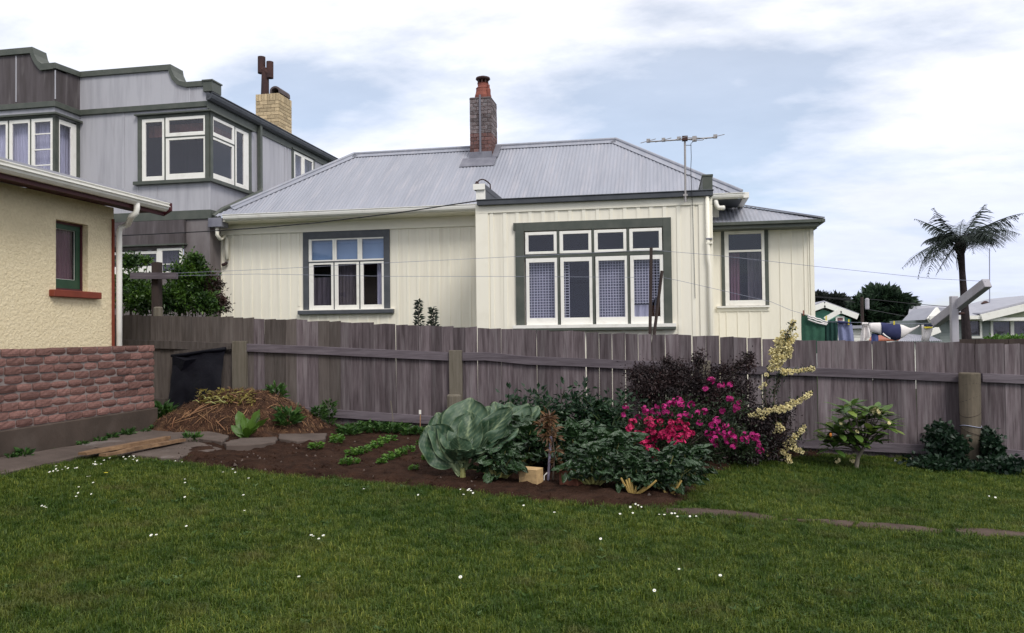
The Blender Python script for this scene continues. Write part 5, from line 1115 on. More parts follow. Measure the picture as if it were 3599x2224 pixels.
    obj('roof', prism([a+(-.5, -.3, .25), b+(0, -.3, .42), c+(.4, -.3, .25), c+(.4, -.3, .3), b+(0, -.3, .5), a+(-.5, -.3, .3)], (0, 7, 0)), paleroof, t)
    a, b, c = P(525, 478, -1.5), P(660, 408, -1.5), P(805, 462, -1.5)
    obj('porch_gable', prism([np.array((a[0], Y-1.5, zb)), np.array((c[0], Y-1.5, zb)), c, b, a], (0, 1.4, 0)), teal, t)
    obj('porch_barge', join(beam(a+(-.3, -.2, .05), b+(0, -.2, .25), .1, .26), beam(b+(0, -.2, .25), c+(.3, -.2, .1), .1, .26)), white, t)
    w = rect(('Y', Y-1.55), s8(620, 445), s8(695, 485)); wn = obj('window', ring(('Y', Y-1.55), (w[0]-.08, w[1]+.08, w[2]-.2, w[3]+.08), w, 0, .05), white, t); obj('pane', fbox(('Y', Y-1.55), w[0], w[1], .0, .02, w[2], w[3]), curtainpurple, wn)
    # white far building edge at left of teal house
    Y = 60; w = rect(('Y', Y), s8(300, 272), s8(362, 292)); o = thing('white_flat_building', 'sliver of a white flat roofed building against the dark trees', 'building', ((w[0]+w[1])/2, Y, 0))
    obj('wall', box(w[0]-3, w[1], Y, Y+3, -1, w[2]), white, o); obj('roof', box(w[0]-3, w[1]+.1, Y-.2, Y+3.1, w[2]+.01, w[3]+.15), white, o)
    # low shed roofs just behind the washing
    Y = 27; sh = thing('iron_shed', 'low shed with pale corrugated roof behind the washing', 'shed', PY(s8(1500, 760), Y))
    def shed_roof(pts, m, yd): return prism([PY(s8(x, y), Y+d) for (x, y), d in zip(pts, yd)], (0, 0, .04))
    e0, e1 = PY(s8(1430, 762), Y), PY(s8(2035, 755), Y); r0, r1_ = PY(s8(1560, 660), Y+3), PY(s8(1880, 690), Y+3)
    n = 60; V = []; Fq = []
    for i in range(n+1):
        u = i/n; z = .02*math.sin(i*math.pi/1.5); V += [e0*(1-u)+e1*u+(0, 0, z), r0*(1-u)+r1_*u+(0, 0, z)]
    for i in range(n): Fq.append((2*i, 2*i+2, 2*i+3, 2*i+1))
    obj('roof', (np.array(V), Fq), paleroof, sh); obj('wall', box(e0[0]+.2, e1[0]-.2, Y+.2, Y+3, -1, e0[2]-.05), white, sh)
    obj('barge_board', beam(PY(s8(1840, 660), Y+3.2), PY(s8(1995, 600), Y+3.2), .1, .22), white, sh)
    r = thing('red_roofed_shed', 'low shed with rusty red roof glimpsed below the washing', 'shed', PY(s8(1300, 760), 31)); p = [PY(s8(1050, 760), 31), PY(s8(1700, 745), 31), PY(s8(1600, 690), 33), PY(s8(1080, 700), 33)]
    obj('roof', prism(p, (0, 0, .05)), redroof, r); obj('wall', box(p[0][0]+.1, p[1][0]-.1, 31.2, 33, -1, p[0][2]-.05), white, r)
    g = thing('pale_garage', 'pale weatherboard garage behind the lilac towel', 'garage', PY(s8(900, 760), 38)); F = ('Y', 38.0); q = rect(F, s8(840, 590), s8(1090, 780))
    board_wall(F, q[0]-1, q[1], q[2], q[3], [], white, g, 5); obj('wall', box(q[0]-1, q[1], 38.03, 42, -1, q[3]), white, g); obj('roof', box(q[0]-1.2, q[1]+.2, 37.7, 42, q[3]+.005, q[3]+.14), paleroof, g)
    # long dark fence beyond
    Y = 17.5; d0 = PY(r7(1330, 1185), Y); d1 = PY(r7(1455, 1160), Y); zt = PY(r7(1700, 1158), Y)[2]
    df = thing('dark_back_fence', 'dark boarded fence behind the white clothesline post', 'fence', (d1[0], Y, gz(9)))
    x = d0[0]; me = {}
    while x < d1[0]+9:
        top = zt-.03+rng.normal(0, .008) if x > d1[0]-.1 else zt-.12
        obj('fence_board', box(x, x+.295, Y+rng.normal(0, .004), Y+.03, -.6, top), darkwood, df); x += .30
    obj('fence_rail', box(d0[0], d1[0]+9, Y-.05, Y-.006, zt-.35, zt-.25), darkwood, df)
build_far()

def build_pole():
    Y = 40; b = PY(r7(715, 1045), Y); t = PY(r7(714, 850), Y); p = thing('power_pole', 'wooden power pole carrying a pale grey transformer', 'pole', (b[0], Y, -.4))
    r = (PY(r7(727, 1000), Y)[0]-PY(r7(702, 1000), Y)[0])/2
    obj('pole', tube([(b[0], Y, -.6), (b[0], Y, t[2])], [r*1.05, r*.95], 10), darkwood, p)
    a = rect(('Y', Y-.4), r7(735, 868), r7(768, 935)); c = ((a[0]+a[1])/2, Y-.4, a[2]); rr = (a[1]-a[0])/2
    H = a[3]-a[2]; obj('transformer', lathe(c, [(rr*.85, -.05), (rr, 0), (rr, H*.5), (rr*1.04, H*.52), (rr*1.04, H*.56), (rr, H*.58), (rr, H*.92), (rr*1.06, H*.94), (rr*1.06, H), (rr*.5, H+.06)], 14), greywood, p)
    obj('bracket', box(b[0], c[0], Y-.3, Y-.2, c[2]+H*.7, c[2]+H*.8), rust, p)
    t = np.array((b[0], Y, t[2]))
    for k, (pts, lb) in enumerate((([PY(s8(320, 158), 42), PY(s8(700, 185), 41), t+(-.5, 0, -.1)], 'sagging power line left of the pole above the dark trees'), ([PY(r7(345, 850), 42), PY(r7(560, 868), 41), t+(-.3, 0, -.25)], 'second power line left of the pole'),
                              ([t+(.3, 0, -.1), PY(r7(1085, 900), 40), PY(r7(1390, 925), 40)], 'power line running right of the pole toward the clothesline post'), ([t+(.3, 0, -.6), PY(r7(1090, 1005), 44), PY(r7(1250, 985), 44)], 'low service wire right of the round tree'), ([PY(r7(1700, 925), 39), PY(r7(1850, 900), 37), PY(r7(1990, 880), 36)], 'service wire above the sage house roof'))):
        obj('power_line', tube(pts, .014, 4), cablem, label=lb, cat='power line')
build_pole()
# ------------------------------------------------------------------ foliage materials
lf_tree = leafmat('round_tree_leaf', (0.010, 0.022, 0.012), (0.035, 0.070, 0.030), rough=0.6, trans=.15)
lf_dark = leafmat('far_tree_leaf', (0.014, 0.018, 0.018), (0.040, 0.048, 0.036), rough=0.7, trans=.1)
lf_shrub = leafmat('shrub_leaf', (0.012, 0.035, 0.008), (0.075, 0.15, 0.02), (0.13, 0.22, 0.03), rough=0.4)
lf_red = leafmat('bronze_leaf', (0.025, 0.02, 0.014), (0.075, 0.035, 0.028), rough=0.5)
lf_purple = leafmat('purple_barberry_leaf', (0.014, 0.009, 0.010), (0.042, 0.021, 0.020), (0.07, 0.028, 0.024), rough=0.55, trans=.15)
lf_azalea = leafmat('azalea_leaf', (0.012, 0.024, 0.010), (0.045, 0.075, 0.022), rough=0.5)
lf_rhodo = leafmat('rhododendron_leaf', (0.045, 0.095, 0.022), (0.12, 0.20, 0.04), (0.22, 0.28, 0.06), rough=0.35)
lf_ivy = leafmat('ivy_leaf', (0.008, 0.022, 0.012), (0.025, 0.055, 0.025), rough=0.4)
lf_veg = leafmat('silverbeet_leaf', (0.010, 0.032, 0.008), (0.028, 0.066, 0.020), (0.07, 0.11, 0.04), rough=0.33, spec=.6, trans=.12, scale=30, bump=.5)
lf_potato = leafmat('potato_leaf', (0.010, 0.030, 0.014), (0.026, 0.062, 0.026), rough=0.5)
lf_cab = leafmat('cabbage_leaf', (0.017, 0.050, 0.025), (0.048, 0.094, 0.054), rough=0.5, trans=.15, scale=9, bump=.35, vein=(0.30, 0.36, 0.19))
lf_seed = leafmat('seedling_leaf', (0.04, 0.11, 0.012), (0.11, 0.22, 0.03), rough=0.5)
lf_weed = leafmat('weed_leaf', (0.02, 0.06, 0.012), (0.06, 0.13, 0.025), rough=0.5)
lf_dock = leafmat('dock_leaf', (0.05, 0.11, 0.012), (0.10, 0.18, 0.025), rough=0.45)
lf_fern = leafmat('tree_fern_leaf', (0.012, 0.019, 0.016), (0.036, 0.050, 0.038), rough=0.75, trans=.12, spec=.2)
lf_bronze = leafmat('bronze_seedling_leaf', (0.09, 0.045, 0.025), (0.20, 0.11, 0.05), rough=0.5)
lf_twig = leafmat('grey_green_leaf', (0.03, 0.045, 0.035), (0.06, 0.08, 0.055), rough=0.5)

def tree(name, label, base, trunk_h, tr, blobs, m, n, L, W, group=None):
    t = thing(name, label, 'tree', base, group)
    bx = np.asarray(base, float); cc = np.mean([b[0] for b in blobs], 0)
    gs = [tube([bx-(0, 0, .3), bx+(0, 0, trunk_h*.5), bx+(0.05, 0, trunk_h)], [tr*1.2, tr, tr*.8], 8)]
    for c, r in blobs: gs.append(tube(bez(bx+(0, 0, trunk_h*.8), (bx+(0, 0, trunk_h)+np.asarray(c))/2, c, 6), np.linspace(tr*.5, tr*.12, 6), 5))
    obj('trunk', join(*gs), bark, t)
    P = []; Dv = []; tn = []
    tot = sum(r[0]*r[2] for c, r in blobs)
    for c, r in blobs:
        p, d, k = blob_pts(c, r, int(n*r[0]*r[2]/tot), shell=.6, lump=.3, freq=2.6); P.append(p); Dv.append(d)
        clump = np.array([mnoise.noise(Vector(v*2.2/max(r)*1.6)) for v in p]); tn.append(.45+.5*clump)
    leaf_obj('crown', np.concatenate(P), np.concatenate(Dv), L*rng.uniform(.7, 1.3, sum(map(len, P))), W, m, t, tone=np.concatenate(tn))
    return t
def Bl(cx, cy, rx, ry, Y, f, dy=None):
    c = PY(f(cx, cy), Y); ex = abs(PY(f(cx+rx, cy), Y)[0]-c[0]); ez = abs(PY(f(cx, cy-ry), Y)[2]-c[2]); return (c, (ex, dy or ex*.9, ez))
Y = 50
tree('round_tree', 'dense round dark green tree behind the power pole', (PY(r7(860, 1100), Y)[0], Y, -.5), 2.5, .35, [Bl(870, 960, 190, 140, Y, r7), Bl(740, 1010, 110, 110, Y-1, r7), Bl(990, 1020, 95, 90, Y-1, r7), Bl(870, 1090, 190, 80, Y-1, r7)], lf_tree, 15000, .55, .34)
Y = 70
tree('coastal_tree', 'dark spreading tree behind the teal house', (PY(s8(640, 420), Y)[0], Y, -.5), 3, .4, [Bl(590, 260, 120, 70, Y, s8), Bl(700, 330, 100, 70, Y, s8), Bl(520, 330, 130, 60, Y, s8)], lf_dark, 6500, .6, .36)
tree('coastal_tree', 'dark tree beside the house corner left of the spreading one', (PY(s8(380, 420), Y)[0], Y+2, -.5), 3, .4, [Bl(385, 225, 70, 58, Y, s8), Bl(330, 280, 70, 70, Y, s8), Bl(300, 225, 50, 40, Y, s8)], lf_dark, 4500, .6, .36)
# clipped bright hedge in front of sage house windows
c, r = Bl(1850, 1165, 170, 32, 19.5, r7, .5)
t = thing('low_hedge', 'bright green clipped hedge top below the sage house windows', 'hedge', c-(0, 0, 1)); n = 2600
P = c+np.column_stack([rng.uniform(-r[0]*1.0, r[0]*2.2, n), rng.uniform(-.4, .4, n), rng.normal(0, r[2]*.45, n)-.06]); leaf_obj('foliage', P, rng.normal(size=(n, 3))+(0, 0, .6), .10, .05, lf_seed, t); obj('stem', tube([c-(0, 0, 1.6), c-(0, 0, .1)], .05, 6), bark, t)

# ------------------------------------------------------------------ tree fern
def tree_fern():
    Y = 21.0; P = lambda x, y, d=0.0: PY(r7(x, y), Y+d)
    b = P(1512, 1190); t = thing('tree_fern', 'tall tree fern with dark slender trunk and drooping feathery fronds', 'tree', (b[0], Y, gz(9)))
    tr = [np.array((b[0]+.05, Y, -.6)), P(1508, 1190), P(1490, 900), P(1472, 650), P(1458, 470)]
    obj('trunk', tube(tr, [.125, .115, .085, .072, .09], 12), fernbark, t, smooth=False)
    cr = P(1458, 455)
    obj('crown_base', lathe(cr-(0, 0, .2), [(.10, 0), (.13, .10), (.14, .2), (.09, .28), (.03, .32)], 10), fernbark, t)
    L = 20
    def frond(tip, ctrl, dead=False, sp=1.0):
        tip = np.asarray(tip); ctrl = np.asarray(ctrl); B = bez(cr+(0, 0, .1), ctrl, tip, 26); gs = [tube(B, np.linspace(.016, .004, 26), 4)]
        fm = [0]*len(gs[0][1]); T = unit(np.gradient(B, axis=0)); ln = np.linalg.norm(tip-cr)
        Vs, Fs = [], []; nn = 0; V0 = gs[0][0]; Vs.append(V0); Fs += list(gs[0][1]); nn = len(V0); rv = [0.1]*nn
        for i in range(4, 26):
            for sub in (0, .5):
                if i == 25 and sub: continue
                if sub and i > 17: continue
                p = B[i]*(1-sub)+B[min(25, i+1)]*sub; tt = T[i]; u = (i+sub)/25
                side = np.cross(tt, (0, 0, 1)); side /= np.linalg.norm(side)+1e-6
                pl_ = ln*.27*math.sin(min(1, (u*1.12))**.8*math.pi)**.7*(.5 if dead else 1)+.06
                for sg in (-1, 1):
                    if rng.random() > (.45 if dead else .95): continue
                    dr = side*sg*.85 + tt*.55 + np.array((0, 0, -.15-.6*rng.random())); dr /= np.linalg.norm(dr)
                    ll = pl_*rng.uniform(.85, 1.1); w = .012*sp; nrm = np.cross(dr, tt); nrm /= np.linalg.norm(nrm)+1e-6
                    q1 = p+dr*ll*.55+np.array((0, 0, .02)); q2 = p+dr*ll+np.array((0, 0, -.20*ll))
                    tw = tt*w
                    # pinna: serrated strip of little leaflets
                    k = 6; prev = None
                    for s in range(k+1):
                        f = s/k; c = (1-f)**2*p+2*f*(1-f)*q1+f*f*q2; ww = tw*(1.6 if s % 2 else .7)*(1-f*.75)
                        Vs.append(np.array([c-ww, c+ww])); rv += [rng.random()]*2
                        if s: Fs.append((nn+2*s-2, nn+2*s-1, nn+2*s+1, nn+2*s))
                    nn += 2*(k+1)
        me = obj('frond', (np.concatenate(Vs), Fs), lf_fern, t, attrs={'rnd': rv})
    spec = [((1118, 258), (1290, 330), .3), ((1256, 180), (1350, 330), -.5), ((1645, 150), (1590, 230), .4), ((1935, 215), (1740, 260), -.6), ((1905, 372), (1700, 300), .5), ((1745, 470), (1620, 330), 1.0), ((1020, 628), (1230, 420), -.8), ((1138, 708), (1190, 420), .4), ((1212, 690), (1260, 450), -1.2), ((1242, 440), (1300, 330), .9), ((1640, 478), (1570, 370), -1.4), ((1700, 330), (1560, 290), 1.2), ((1480, 262), (1450, 330), 1.5), ((1800, 420), (1650, 320), -1.5), ((1330, 560), (1340, 400), 1.6), ((1560, 520), (1530, 380), 1.9), ((1400, 400), (1420, 350), -2.0), ((1840, 300), (1650, 270), 1.8)]
    for tip, ct, d in spec: frond(P(*tip, d), P(*ct, d*.5)+(0, 0, .05))
    for k in range(9):
        a = k*.7+.3; tp = cr+np.array((math.cos(a)*.85, math.sin(a)*1.0, rng.uniform(-.35, .25))); frond(tp, cr+np.array((math.cos(a)*.5, math.sin(a)*.6, .38)))
    frond(P(1275, 680, .2), P(1370, 500, .1), dead=True); frond(P(1435, 640, 0), P(1425, 540), dead=True)
tree_fern()

# ------------------------------------------------------------------ shrubs behind the fence at the left
def bush(name, label, blobs, m, n, L, W, base=None, group=None, parent=None, mb=bark, tone=.45, cat='shrub', **kw):
    b = base if base is not None else np.array((blobs[0][0][0], blobs[0][0][1], gz(blobs[0][0][0])))
    t = thing(name, label, cat, b, group)
    gs = []
    for c, r in blobs:
        for k in range(3):
            e = np.asarray(c)+unit(rng.normal(size=3))*np.asarray(r)*.7
            gs.append(tube(bez(np.asarray(b)+(rng.normal(0, .05), rng.normal(0, .05), -.05), (np.asarray(b)*.5+np.asarray(c)*.5), e, 6), np.linspace(.018, .004, 6), 4))
    obj('branches', join(*gs), mb, t)
    P, Dv, tn = [], [], []; tot = sum(r[0]*r[2] for c, r in blobs)
    for c, r in blobs:
        p, d, k = blob_pts(c, r, int(n*r[0]*r[2]/tot), shell=.2, lump=.5, freq=3.5); P.append(p); Dv.append(d)
        tn.append(tone+.55*np.array([mnoise.noise(Vector(v*4)) for v in p]))
        p, d, k = blob_pts(c, np.asarray(r)*1.22, int(n*.10*r[0]*r[2]/tot), shell=.75, lump=.5, freq=4); P.append(p); Dv.append(d); tn.append(np.full(len(p), tone))
    n = sum(map(len, P)); leaf_obj('foliage', np.concatenate(P), np.concatenate(Dv)+(0, 0, .25), L*rng.uniform(.7, 1.3, n), W, m, t, tone=np.concatenate(tn), **kw)
    return t
Y = 13.2
bush('leafy_shrub', 'leafy bright green shrub rising against the cream house corner', [Bl(1440, 960, 130, 150, Y, r2), Bl(1480, 800, 62, 60, Y, r2), Bl(1330, 1080, 140, 110, Y-.2, r2), Bl(1560, 1120, 90, 80, Y-.2, r2), Bl(1430, 870, 90, 70, Y, r2)], lf_shrub, 6500, .075, .042)
bush('leafy_shrub', 'shrub with yellow green tips in front of the lower grey window', [Bl(985, 800, 70, 55, 13.6, r2), Bl(1080, 1090, 150, 90, 13.0, r2), Bl(1000, 1000, 120, 110, 13.2, r2), Bl(1110, 790, 40, 25, 13.5, r2)], lf_shrub, 5200, .075, .042)
bush('bronze_shrub', 'bronze leaved twiggy shrub at the right end of the green shrubs', [Bl(1610, 1000, 70, 90, 13.4, r2), Bl(1660, 1120, 70, 70, 13.3, r2), Bl(1570, 920, 55, 60, 13.5, r2)], lf_red, 2600, .06, .03)
for x, y, top, lb in ((1885, 1205, 1000, 'taller of two small leafy shoots showing above the fence'), (2010, 1208, 1055, 'shorter of two small leafy shoots showing above the fence')):
    Y = 12.0; b = PY(r3(x, y), Y); tt = PY(r3(x+3, top), Y); t = thing('leafy_shoot', lb, 'plant', (b[0], Y, gz(b[0])), 'leafy shoots above the fence')
    obj('stem', tube([(b[0], Y, gz(b[0])), b, tt], [.012, .01, .004], 5), bark, t); n = 170
    f = rng.random(n); P = b-(0, 0, .25)+(tt-b+(0, 0, .25))*f[:, None]; a = rng.random(n)*6.28; r_ = .085*(1-f*.75); dv = np.column_stack([np.cos(a), np.sin(a), .5+0*a])
    leaf_obj('foliage', P+dv*(r_*rng.random(n))[:, None], dv, .075, .045, lf_twig, t)

# ------------------------------------------------------------------ compost heap and black sheet
def compost():
    c = PG(s1(980, 930)); cx, cy = c[0], 10.15
    hp = thing('compost_heap', 'compost heap of dry stalks and brown clippings in the fence corner', 'compost heap', (cx, cy, gz(cx)))
    top = PY(s1(960, 665), cy)[2]; H = top-gz(cx)
    xl = PY(s1(330, 900), cy)[0]; xr = PY(s1(1480, 900), cy)[0]; rx = (xr-xl)/2; mx = (xl+xr)/2; ry = .85
    prof = [PY(s1(*p), cy) for p in ((300, 935), (400, 880), (500, 805), (600, 745), (720, 690), (850, 672), (960, 652), (1040, 668), (1120, 700), (1230, 760), (1320, 830), (1400, 885), (1500, 930))]
    PXS = [p[0] for p in prof]; PZS = [max(0, p[2]-gz(p[0])+.04) for p in prof]; PZS[0] = PZS[-1] = 0
    def hz(x, y):
        v = (y-cy)/ry; u = (x-mx)/rx; k = max(0, 1-v*v)*max(0, 1-abs(u)**3)
        return gz(x) + np.interp(x, PXS, PZS)*max(0, 1-v*v)**.8 + .06*fbm(x, y, 4)*min(1, k*3) + .035*fbm(x, y, 13)*min(1, k*4) - .04
    n = 70; V = []; F = []
    for j in range(n):
        for i in range(n):
            x = mx+rx*1.08*(2*i/(n-1)-1); y = cy+ry*1.08*(2*j/(n-1)-1); V.append((x, y, hz(x, y)))
    for j in range(n-1):
        for i in range(n-1): a = j*n+i; F.append((a, a+1, a+n+1, a+n))
    heapm = mat('brown_compost', (0.085, 0.040, 0.022), (0.035, 0.017, 0.010), scale=9, rough=1, bump=1, bscale=40, bdist=.04, c3=(0.16, .09, .045), s3=7, lo3=.52, hi3=.75, world=True)
    obj('mound', (np.array(V), F), heapm, hp, smooth=True)
    # straw litter (uncountable) over the mound
    gs = []; fm = []
    for k in range(9000):
        u, v = rng.uniform(-1, 1, 2)
        if u*u+v*v > 1.05: continue
        x, y = mx+rx*u, cy+ry*v; a = rng.random()*6.28; l = rng.uniform(.02, .10); z = hz(x, y)+.012
        p = np.array((x, y, z)); q = np.array((x+l*math.cos(a), y+l*math.sin(a)*.8, 0)); q[2] = hz(q[0], q[1])+rng.uniform(0, .05); s = np.array((-math.sin(a), math.cos(a), .4))*rng.uniform(.0009, .0028)
        gs.append((np.array([p-s, p+s, q+s, q-s]), [(0, 1, 2, 3)])); fm.append(0 if rng.random() < .35 else 1)
    obj('straw_litter', join(*gs), [strawm, heapm], hp, kind='stuff', fmat=fm)
    sticks = [((1000, 755), (400, 905)), ((760, 760), (420, 890)), ((740, 780), (565, 915)), ((720, 790), (620, 880)), ((665, 800), (682, 945)), ((955, 800), (850, 972)), ((440, 855), (418, 930)), ((470, 793), (600, 797)), ((1010, 655), (935, 665)), ((700, 750), (510, 860)), ((600, 830), (700, 900)), ((1100, 690), (1180, 740)), ((990, 740), (1060, 720)), ((880, 700), (960, 680)), ((1330, 850), (1385, 925)), ((1290, 820), (1360, 900)), ((1250, 780), (1320, 850)), ((740, 900), (820, 850)), ((800, 950), (730, 880)), ((560, 800), (470, 880)), ((650, 760), (540, 850)), ((900, 760), (800, 740)), ((830, 690), (900, 720)), ((1180, 760), (1100, 790)), ((700, 960), (830, 1010)), ((720, 1000), (840, 1020))]
    for k, (a, b) in enumerate(sticks):
        def on(p):
            d = ray(s1(*p)); 
            for t in np.linspace(8, 13, 400):
                x, y, z = d.x*t, d.y*t, EYE+d.z*t
                if z < hz(x, y)+.02: return np.array((x, y, z+.012))
            return PY(s1(*p), cy-.3)
        P, Q = on(a), on(b); mid = (P+Q)/2+(0, -.02, .025)
        obj('stick', tube(bez(P, mid, Q, 5), [.005, .006, .006, .005, .003], 5), strawm, hp)
    for k in range(14):   # fresh trimmings on the crown
        p = on((rng.uniform(610, 840), rng.uniform(715, 760))); a = rng.random()*6.28
        obj('trimming', tube([p, p+(.07*math.cos(a), .04*math.sin(a), .03), p+(.16*math.cos(a), .08*math.sin(a), .015)], [.006, .008, .004], 5), MATS['pale_green_stalk'], hp)
    n = 240; P = np.array([on((rng.uniform(600, 1010), rng.uniform(655, 760))) for _ in range(n)]); leaf_obj('clippings', P+(0, 0, .01), rng.normal(size=(n, 3))*(1, 1, .3), .08, .03, leafmat('withered_clipping', (.10, .07, .02), (.26, .22, .05), rough=.7), hp)
    return hz
HZ = compost()
def black_sheet():
    Y = YF-.16; pts_top = [s1(418, 408), s1(520, 400), s1(640, 378), s1(805, 358)]; pts_bot = [s1(392, 870), s1(520, 800), s1(640, 770), s1(745, 690)]
    T = np.array([PY(p, Y) for p in pts_top]); B = np.array([PY(p, Y-.35) for p in pts_bot]); n, k = 24, 16; V = []; F = []
    it = lambda A, u: np.array([np.interp(u, np.linspace(0, 1, len(A)), A[:, c]) for c in range(3)])
    for j in range(k):
        for i in range(n):
            u, w = i/(n-1), j/(k-1); p = it(T, u)*(1-w)+it(B, u)*w; p[1] -= .05*math.sin(w*3.1)*math.sin(u*3.1)+.035*math.sin(u*9+w*2)*w+.03*mnoise.noise(Vector((u*5, w*4, 0))); p[0] += .03*math.sin(w*5)*(.5-u); V.append(p)
    for j in range(k-1):
        for i in range(n-1): a = j*n+i; F.append((a, a+1, a+n+1, a+n))
    V = np.array(V); m = len(V); s = thing('black_sheet', 'black polythene sheet hung from the fence behind the compost heap', 'plastic sheet', (V[:, 0].mean(), Y, gz(-6.5)))
    obj('sheet', (np.concatenate([V, V+(0, .006, 0)]), F+[tuple(q+m for q in f[::-1]) for f in F]), blackplastic, s, smooth=True)
    obj('rolled_edge', tube([p+(0, -.02, 0) for p in T], [.022, .03, .022, .03], 8), blackplastic, s, smooth=True)
    F0 = PY(s1(420, 410), Y-.05); obj('draped_fold', (np.array([F0, PY(s1(595, 430), Y-.09), PY(s1(470, 545), Y-.11), PY(s1(415, 560), Y-.05), PY(s1(510, 440), Y-.16)]), [(0, 4, 1), (1, 4, 2), (2, 4, 3), (3, 4, 0)]), blackplastic, s)
    obj('batten', beam(PY(s1(440, 385), YF-.06), PY(s1(845, 348), YF-.06), .03, .05), palmoss, s)
black_sheet()

# timber lying on the path
def plank_obj(px, w, h, lb, lift=0.0):
    P = [PG(r8(*p), .075+lift) for p in px]; t = thing('timber_plank', lb, 'plank', P[0])
    gs = []
    for a, b in zip(P[:-1], P[1:]): pass
    d = P[-1]-P[0]; n = 7; V = []; F = []; s = np.cross(d, (0, 0, 1)); s /= np.linalg.norm(s)
    for i in range(n):
        c = P[0]+d*i/(n-1); ww = w*(1+.12*rng.normal()); hh = h*(1+.15*rng.normal())
        V += [c-s*ww/2, c+s*ww/2, c+s*ww/2*.9+(0, 0, hh), c-s*ww/2*.9+(0, 0, hh*.9)]
    for i in range(n-1):
        for j in range(4): F.append((4*i+j, 4*i+(j+1) % 4, 4*i+4+(j+1) % 4, 4*i+4+j))
    F += [(3, 2, 1, 0), tuple(4*(n-1)+j for j in range(4))]
    obj('plank', (np.array(V), F), plank, t); return t
plank_obj([(590, 915), (1200, 805)], .12, .038, 'longer split raw timber on the path, the one nearest the brick wall')
plank_obj([(735, 925), (1310, 815)], .09, .03, 'thinner split raw timber lying along the outer side of the longer one')

# ------------------------------------------------------------------ cabbages
def leaf_mesh(name, Lh, Wd, cup, curl, seed, m, nu=17, nv=19, wav=.05, stalk=.12, veins=True, roundness=1.0):
    r_ = np.random.default_rng(seed); V = []; F = []; vein = []; off = r_.random(3)*30
    for j in range(nv):
        v = j/(nv-1); prof = max(.10+.12*v, (max(0, 1-abs((v-.60)/.41)**2.5))**.48)
        w = Wd/2*prof
        for i in range(nu):
            u = 2*i/(nu-1)-1; x = u*w; y = Lh*v*(1+.05*math.cos(u*1.5))
            z = cup*(abs(u)**1.8)*prof*Wd*.5 - curl*Lh*(v**2.2) + wav*Wd*abs(u)**2.5*math.sin(v*17+off[0]+(3 if u > 0 else 0)) + .045*Wd*mnoise.noise(Vector((u*2.5+off[0], v*5, off[1])))
            mid = math.exp(-(u*w/(.040*Wd*(1.35-v)))**2)
            ph = (v-.32*abs(u))*9; side = math.exp(-((ph-round(ph))/.16)**2)*(1-abs(u)*.75)*(v > stalk) if veins else 0
            V.append((x, y, z+.010*Wd*(-side))); vein.append(min(1, .95*mid*(1.2-v)+.6*side*(1-.35*v) + (.8 if v < stalk*.8 else 0) + (.3 if veins and (abs(u) > .95 or j == nv-1) else 0)))
    for j in range(nv-1):
        for i in range(nu-1): a = j*nu+i; F.append((a, a+1, a+nu+1, a+nu))
    me = _mesh(name, V, F, m, smooth=True)
    for k, vals in (('vein', vein), ('rnd', np.full(len(V), r_.random()))):
        at = me.attributes.new(k, 'FLOAT', 'POINT'); at.data.foreach_set('value', np.asarray(vals, dtype=np.float32))
    return me
cab_m = [leaf_mesh('leaf', 1.0, .98, .16+.05*k, .05+.05*k, 40+k, lf_cab, wav=.035, roundness=1.0, nu=25, nv=27) for k in range(5)]
def leaf_mat(base, az, elev, L, W=None, roll=0):
    """leaf grows along its +Y; az = direction on the ground, elev = angle above it"""
    return Matrix.Translation(tuple(base)) @ Matrix.Rotation(az-math.pi/2, 4, 'Z') @ Matrix.Rotation(elev, 4, 'X') @ Matrix.Rotation(roll, 4, 'Y') @ Matrix.Diagonal((W or L, L, L, 1))
def cabbage(label, base, S, specs):
    t = thing('cabbage', label, 'cabbage', base)
    obj('stem', tube([base-(0, 0, .05), base+(0, 0, .14*S)], [.035*S+.01, .03*S], 8), stem_pale, t)
    for k, (az, el, L, W, roll) in enumerate(specs): inst('leaf', cab_m[k % 5], leaf_mat(base+np.array((math.cos(math.radians(az))*.03, math.sin(math.radians(az))*.03, .03+.012*k)), math.radians(az), math.radians(el), L*S, W*S*1.1, math.radians(roll)), t)
    return t
cb = PG(s2(480, 1290)); cb = np.array((cb[0], cb[1]+.05, gh(cb[0], cb[1])+.03))
# leaves: azimuth 270 points at the camera
cabbage('huge open cabbage with broad blue green veined leaves at the bed edge', cb, .745,
        [(182, 56, .76, .50, -62), (158, 66, .86, .46, -40), (128, 74, .90, .48, -22), (86, 79, .96, .62, 4), (50, 70, .90, .40, 30), (14, 54, .98, .34, 58), (2, 40, .84, .30, 50), (70, 82, .70, .46, 12), (262, 84, .40, .30, 0), (238, 58, .32, .26, -20), (268, 44, .34, .34, 0), (305, 44, .32, .28, 10), (332, 34, .36, .26, 25)])
for px, py, az in ((2250, 1430, 200), (520, 1298, 280)): pass
cb2 = PG(s2(830, 1150)); cb2 = np.array((cb2[0], cb2[1]+.0, gh(cb2[0], cb2[1])+.03))
cabbage('second cabbage half hidden behind the huge one', cb2, .73, [(172, 66, .74, .46, -50), (140, 74, .84, .46, -22), (95, 78, .80, .46, 0), (40, 72, .80, .42, 30), (12, 66, .80, .40, 50), (345, 60, .66, .36, 40), (270, 66, .5, .40, 0), (220, 56, .5, .4, -20), (315, 56, .55, .4, 20)])

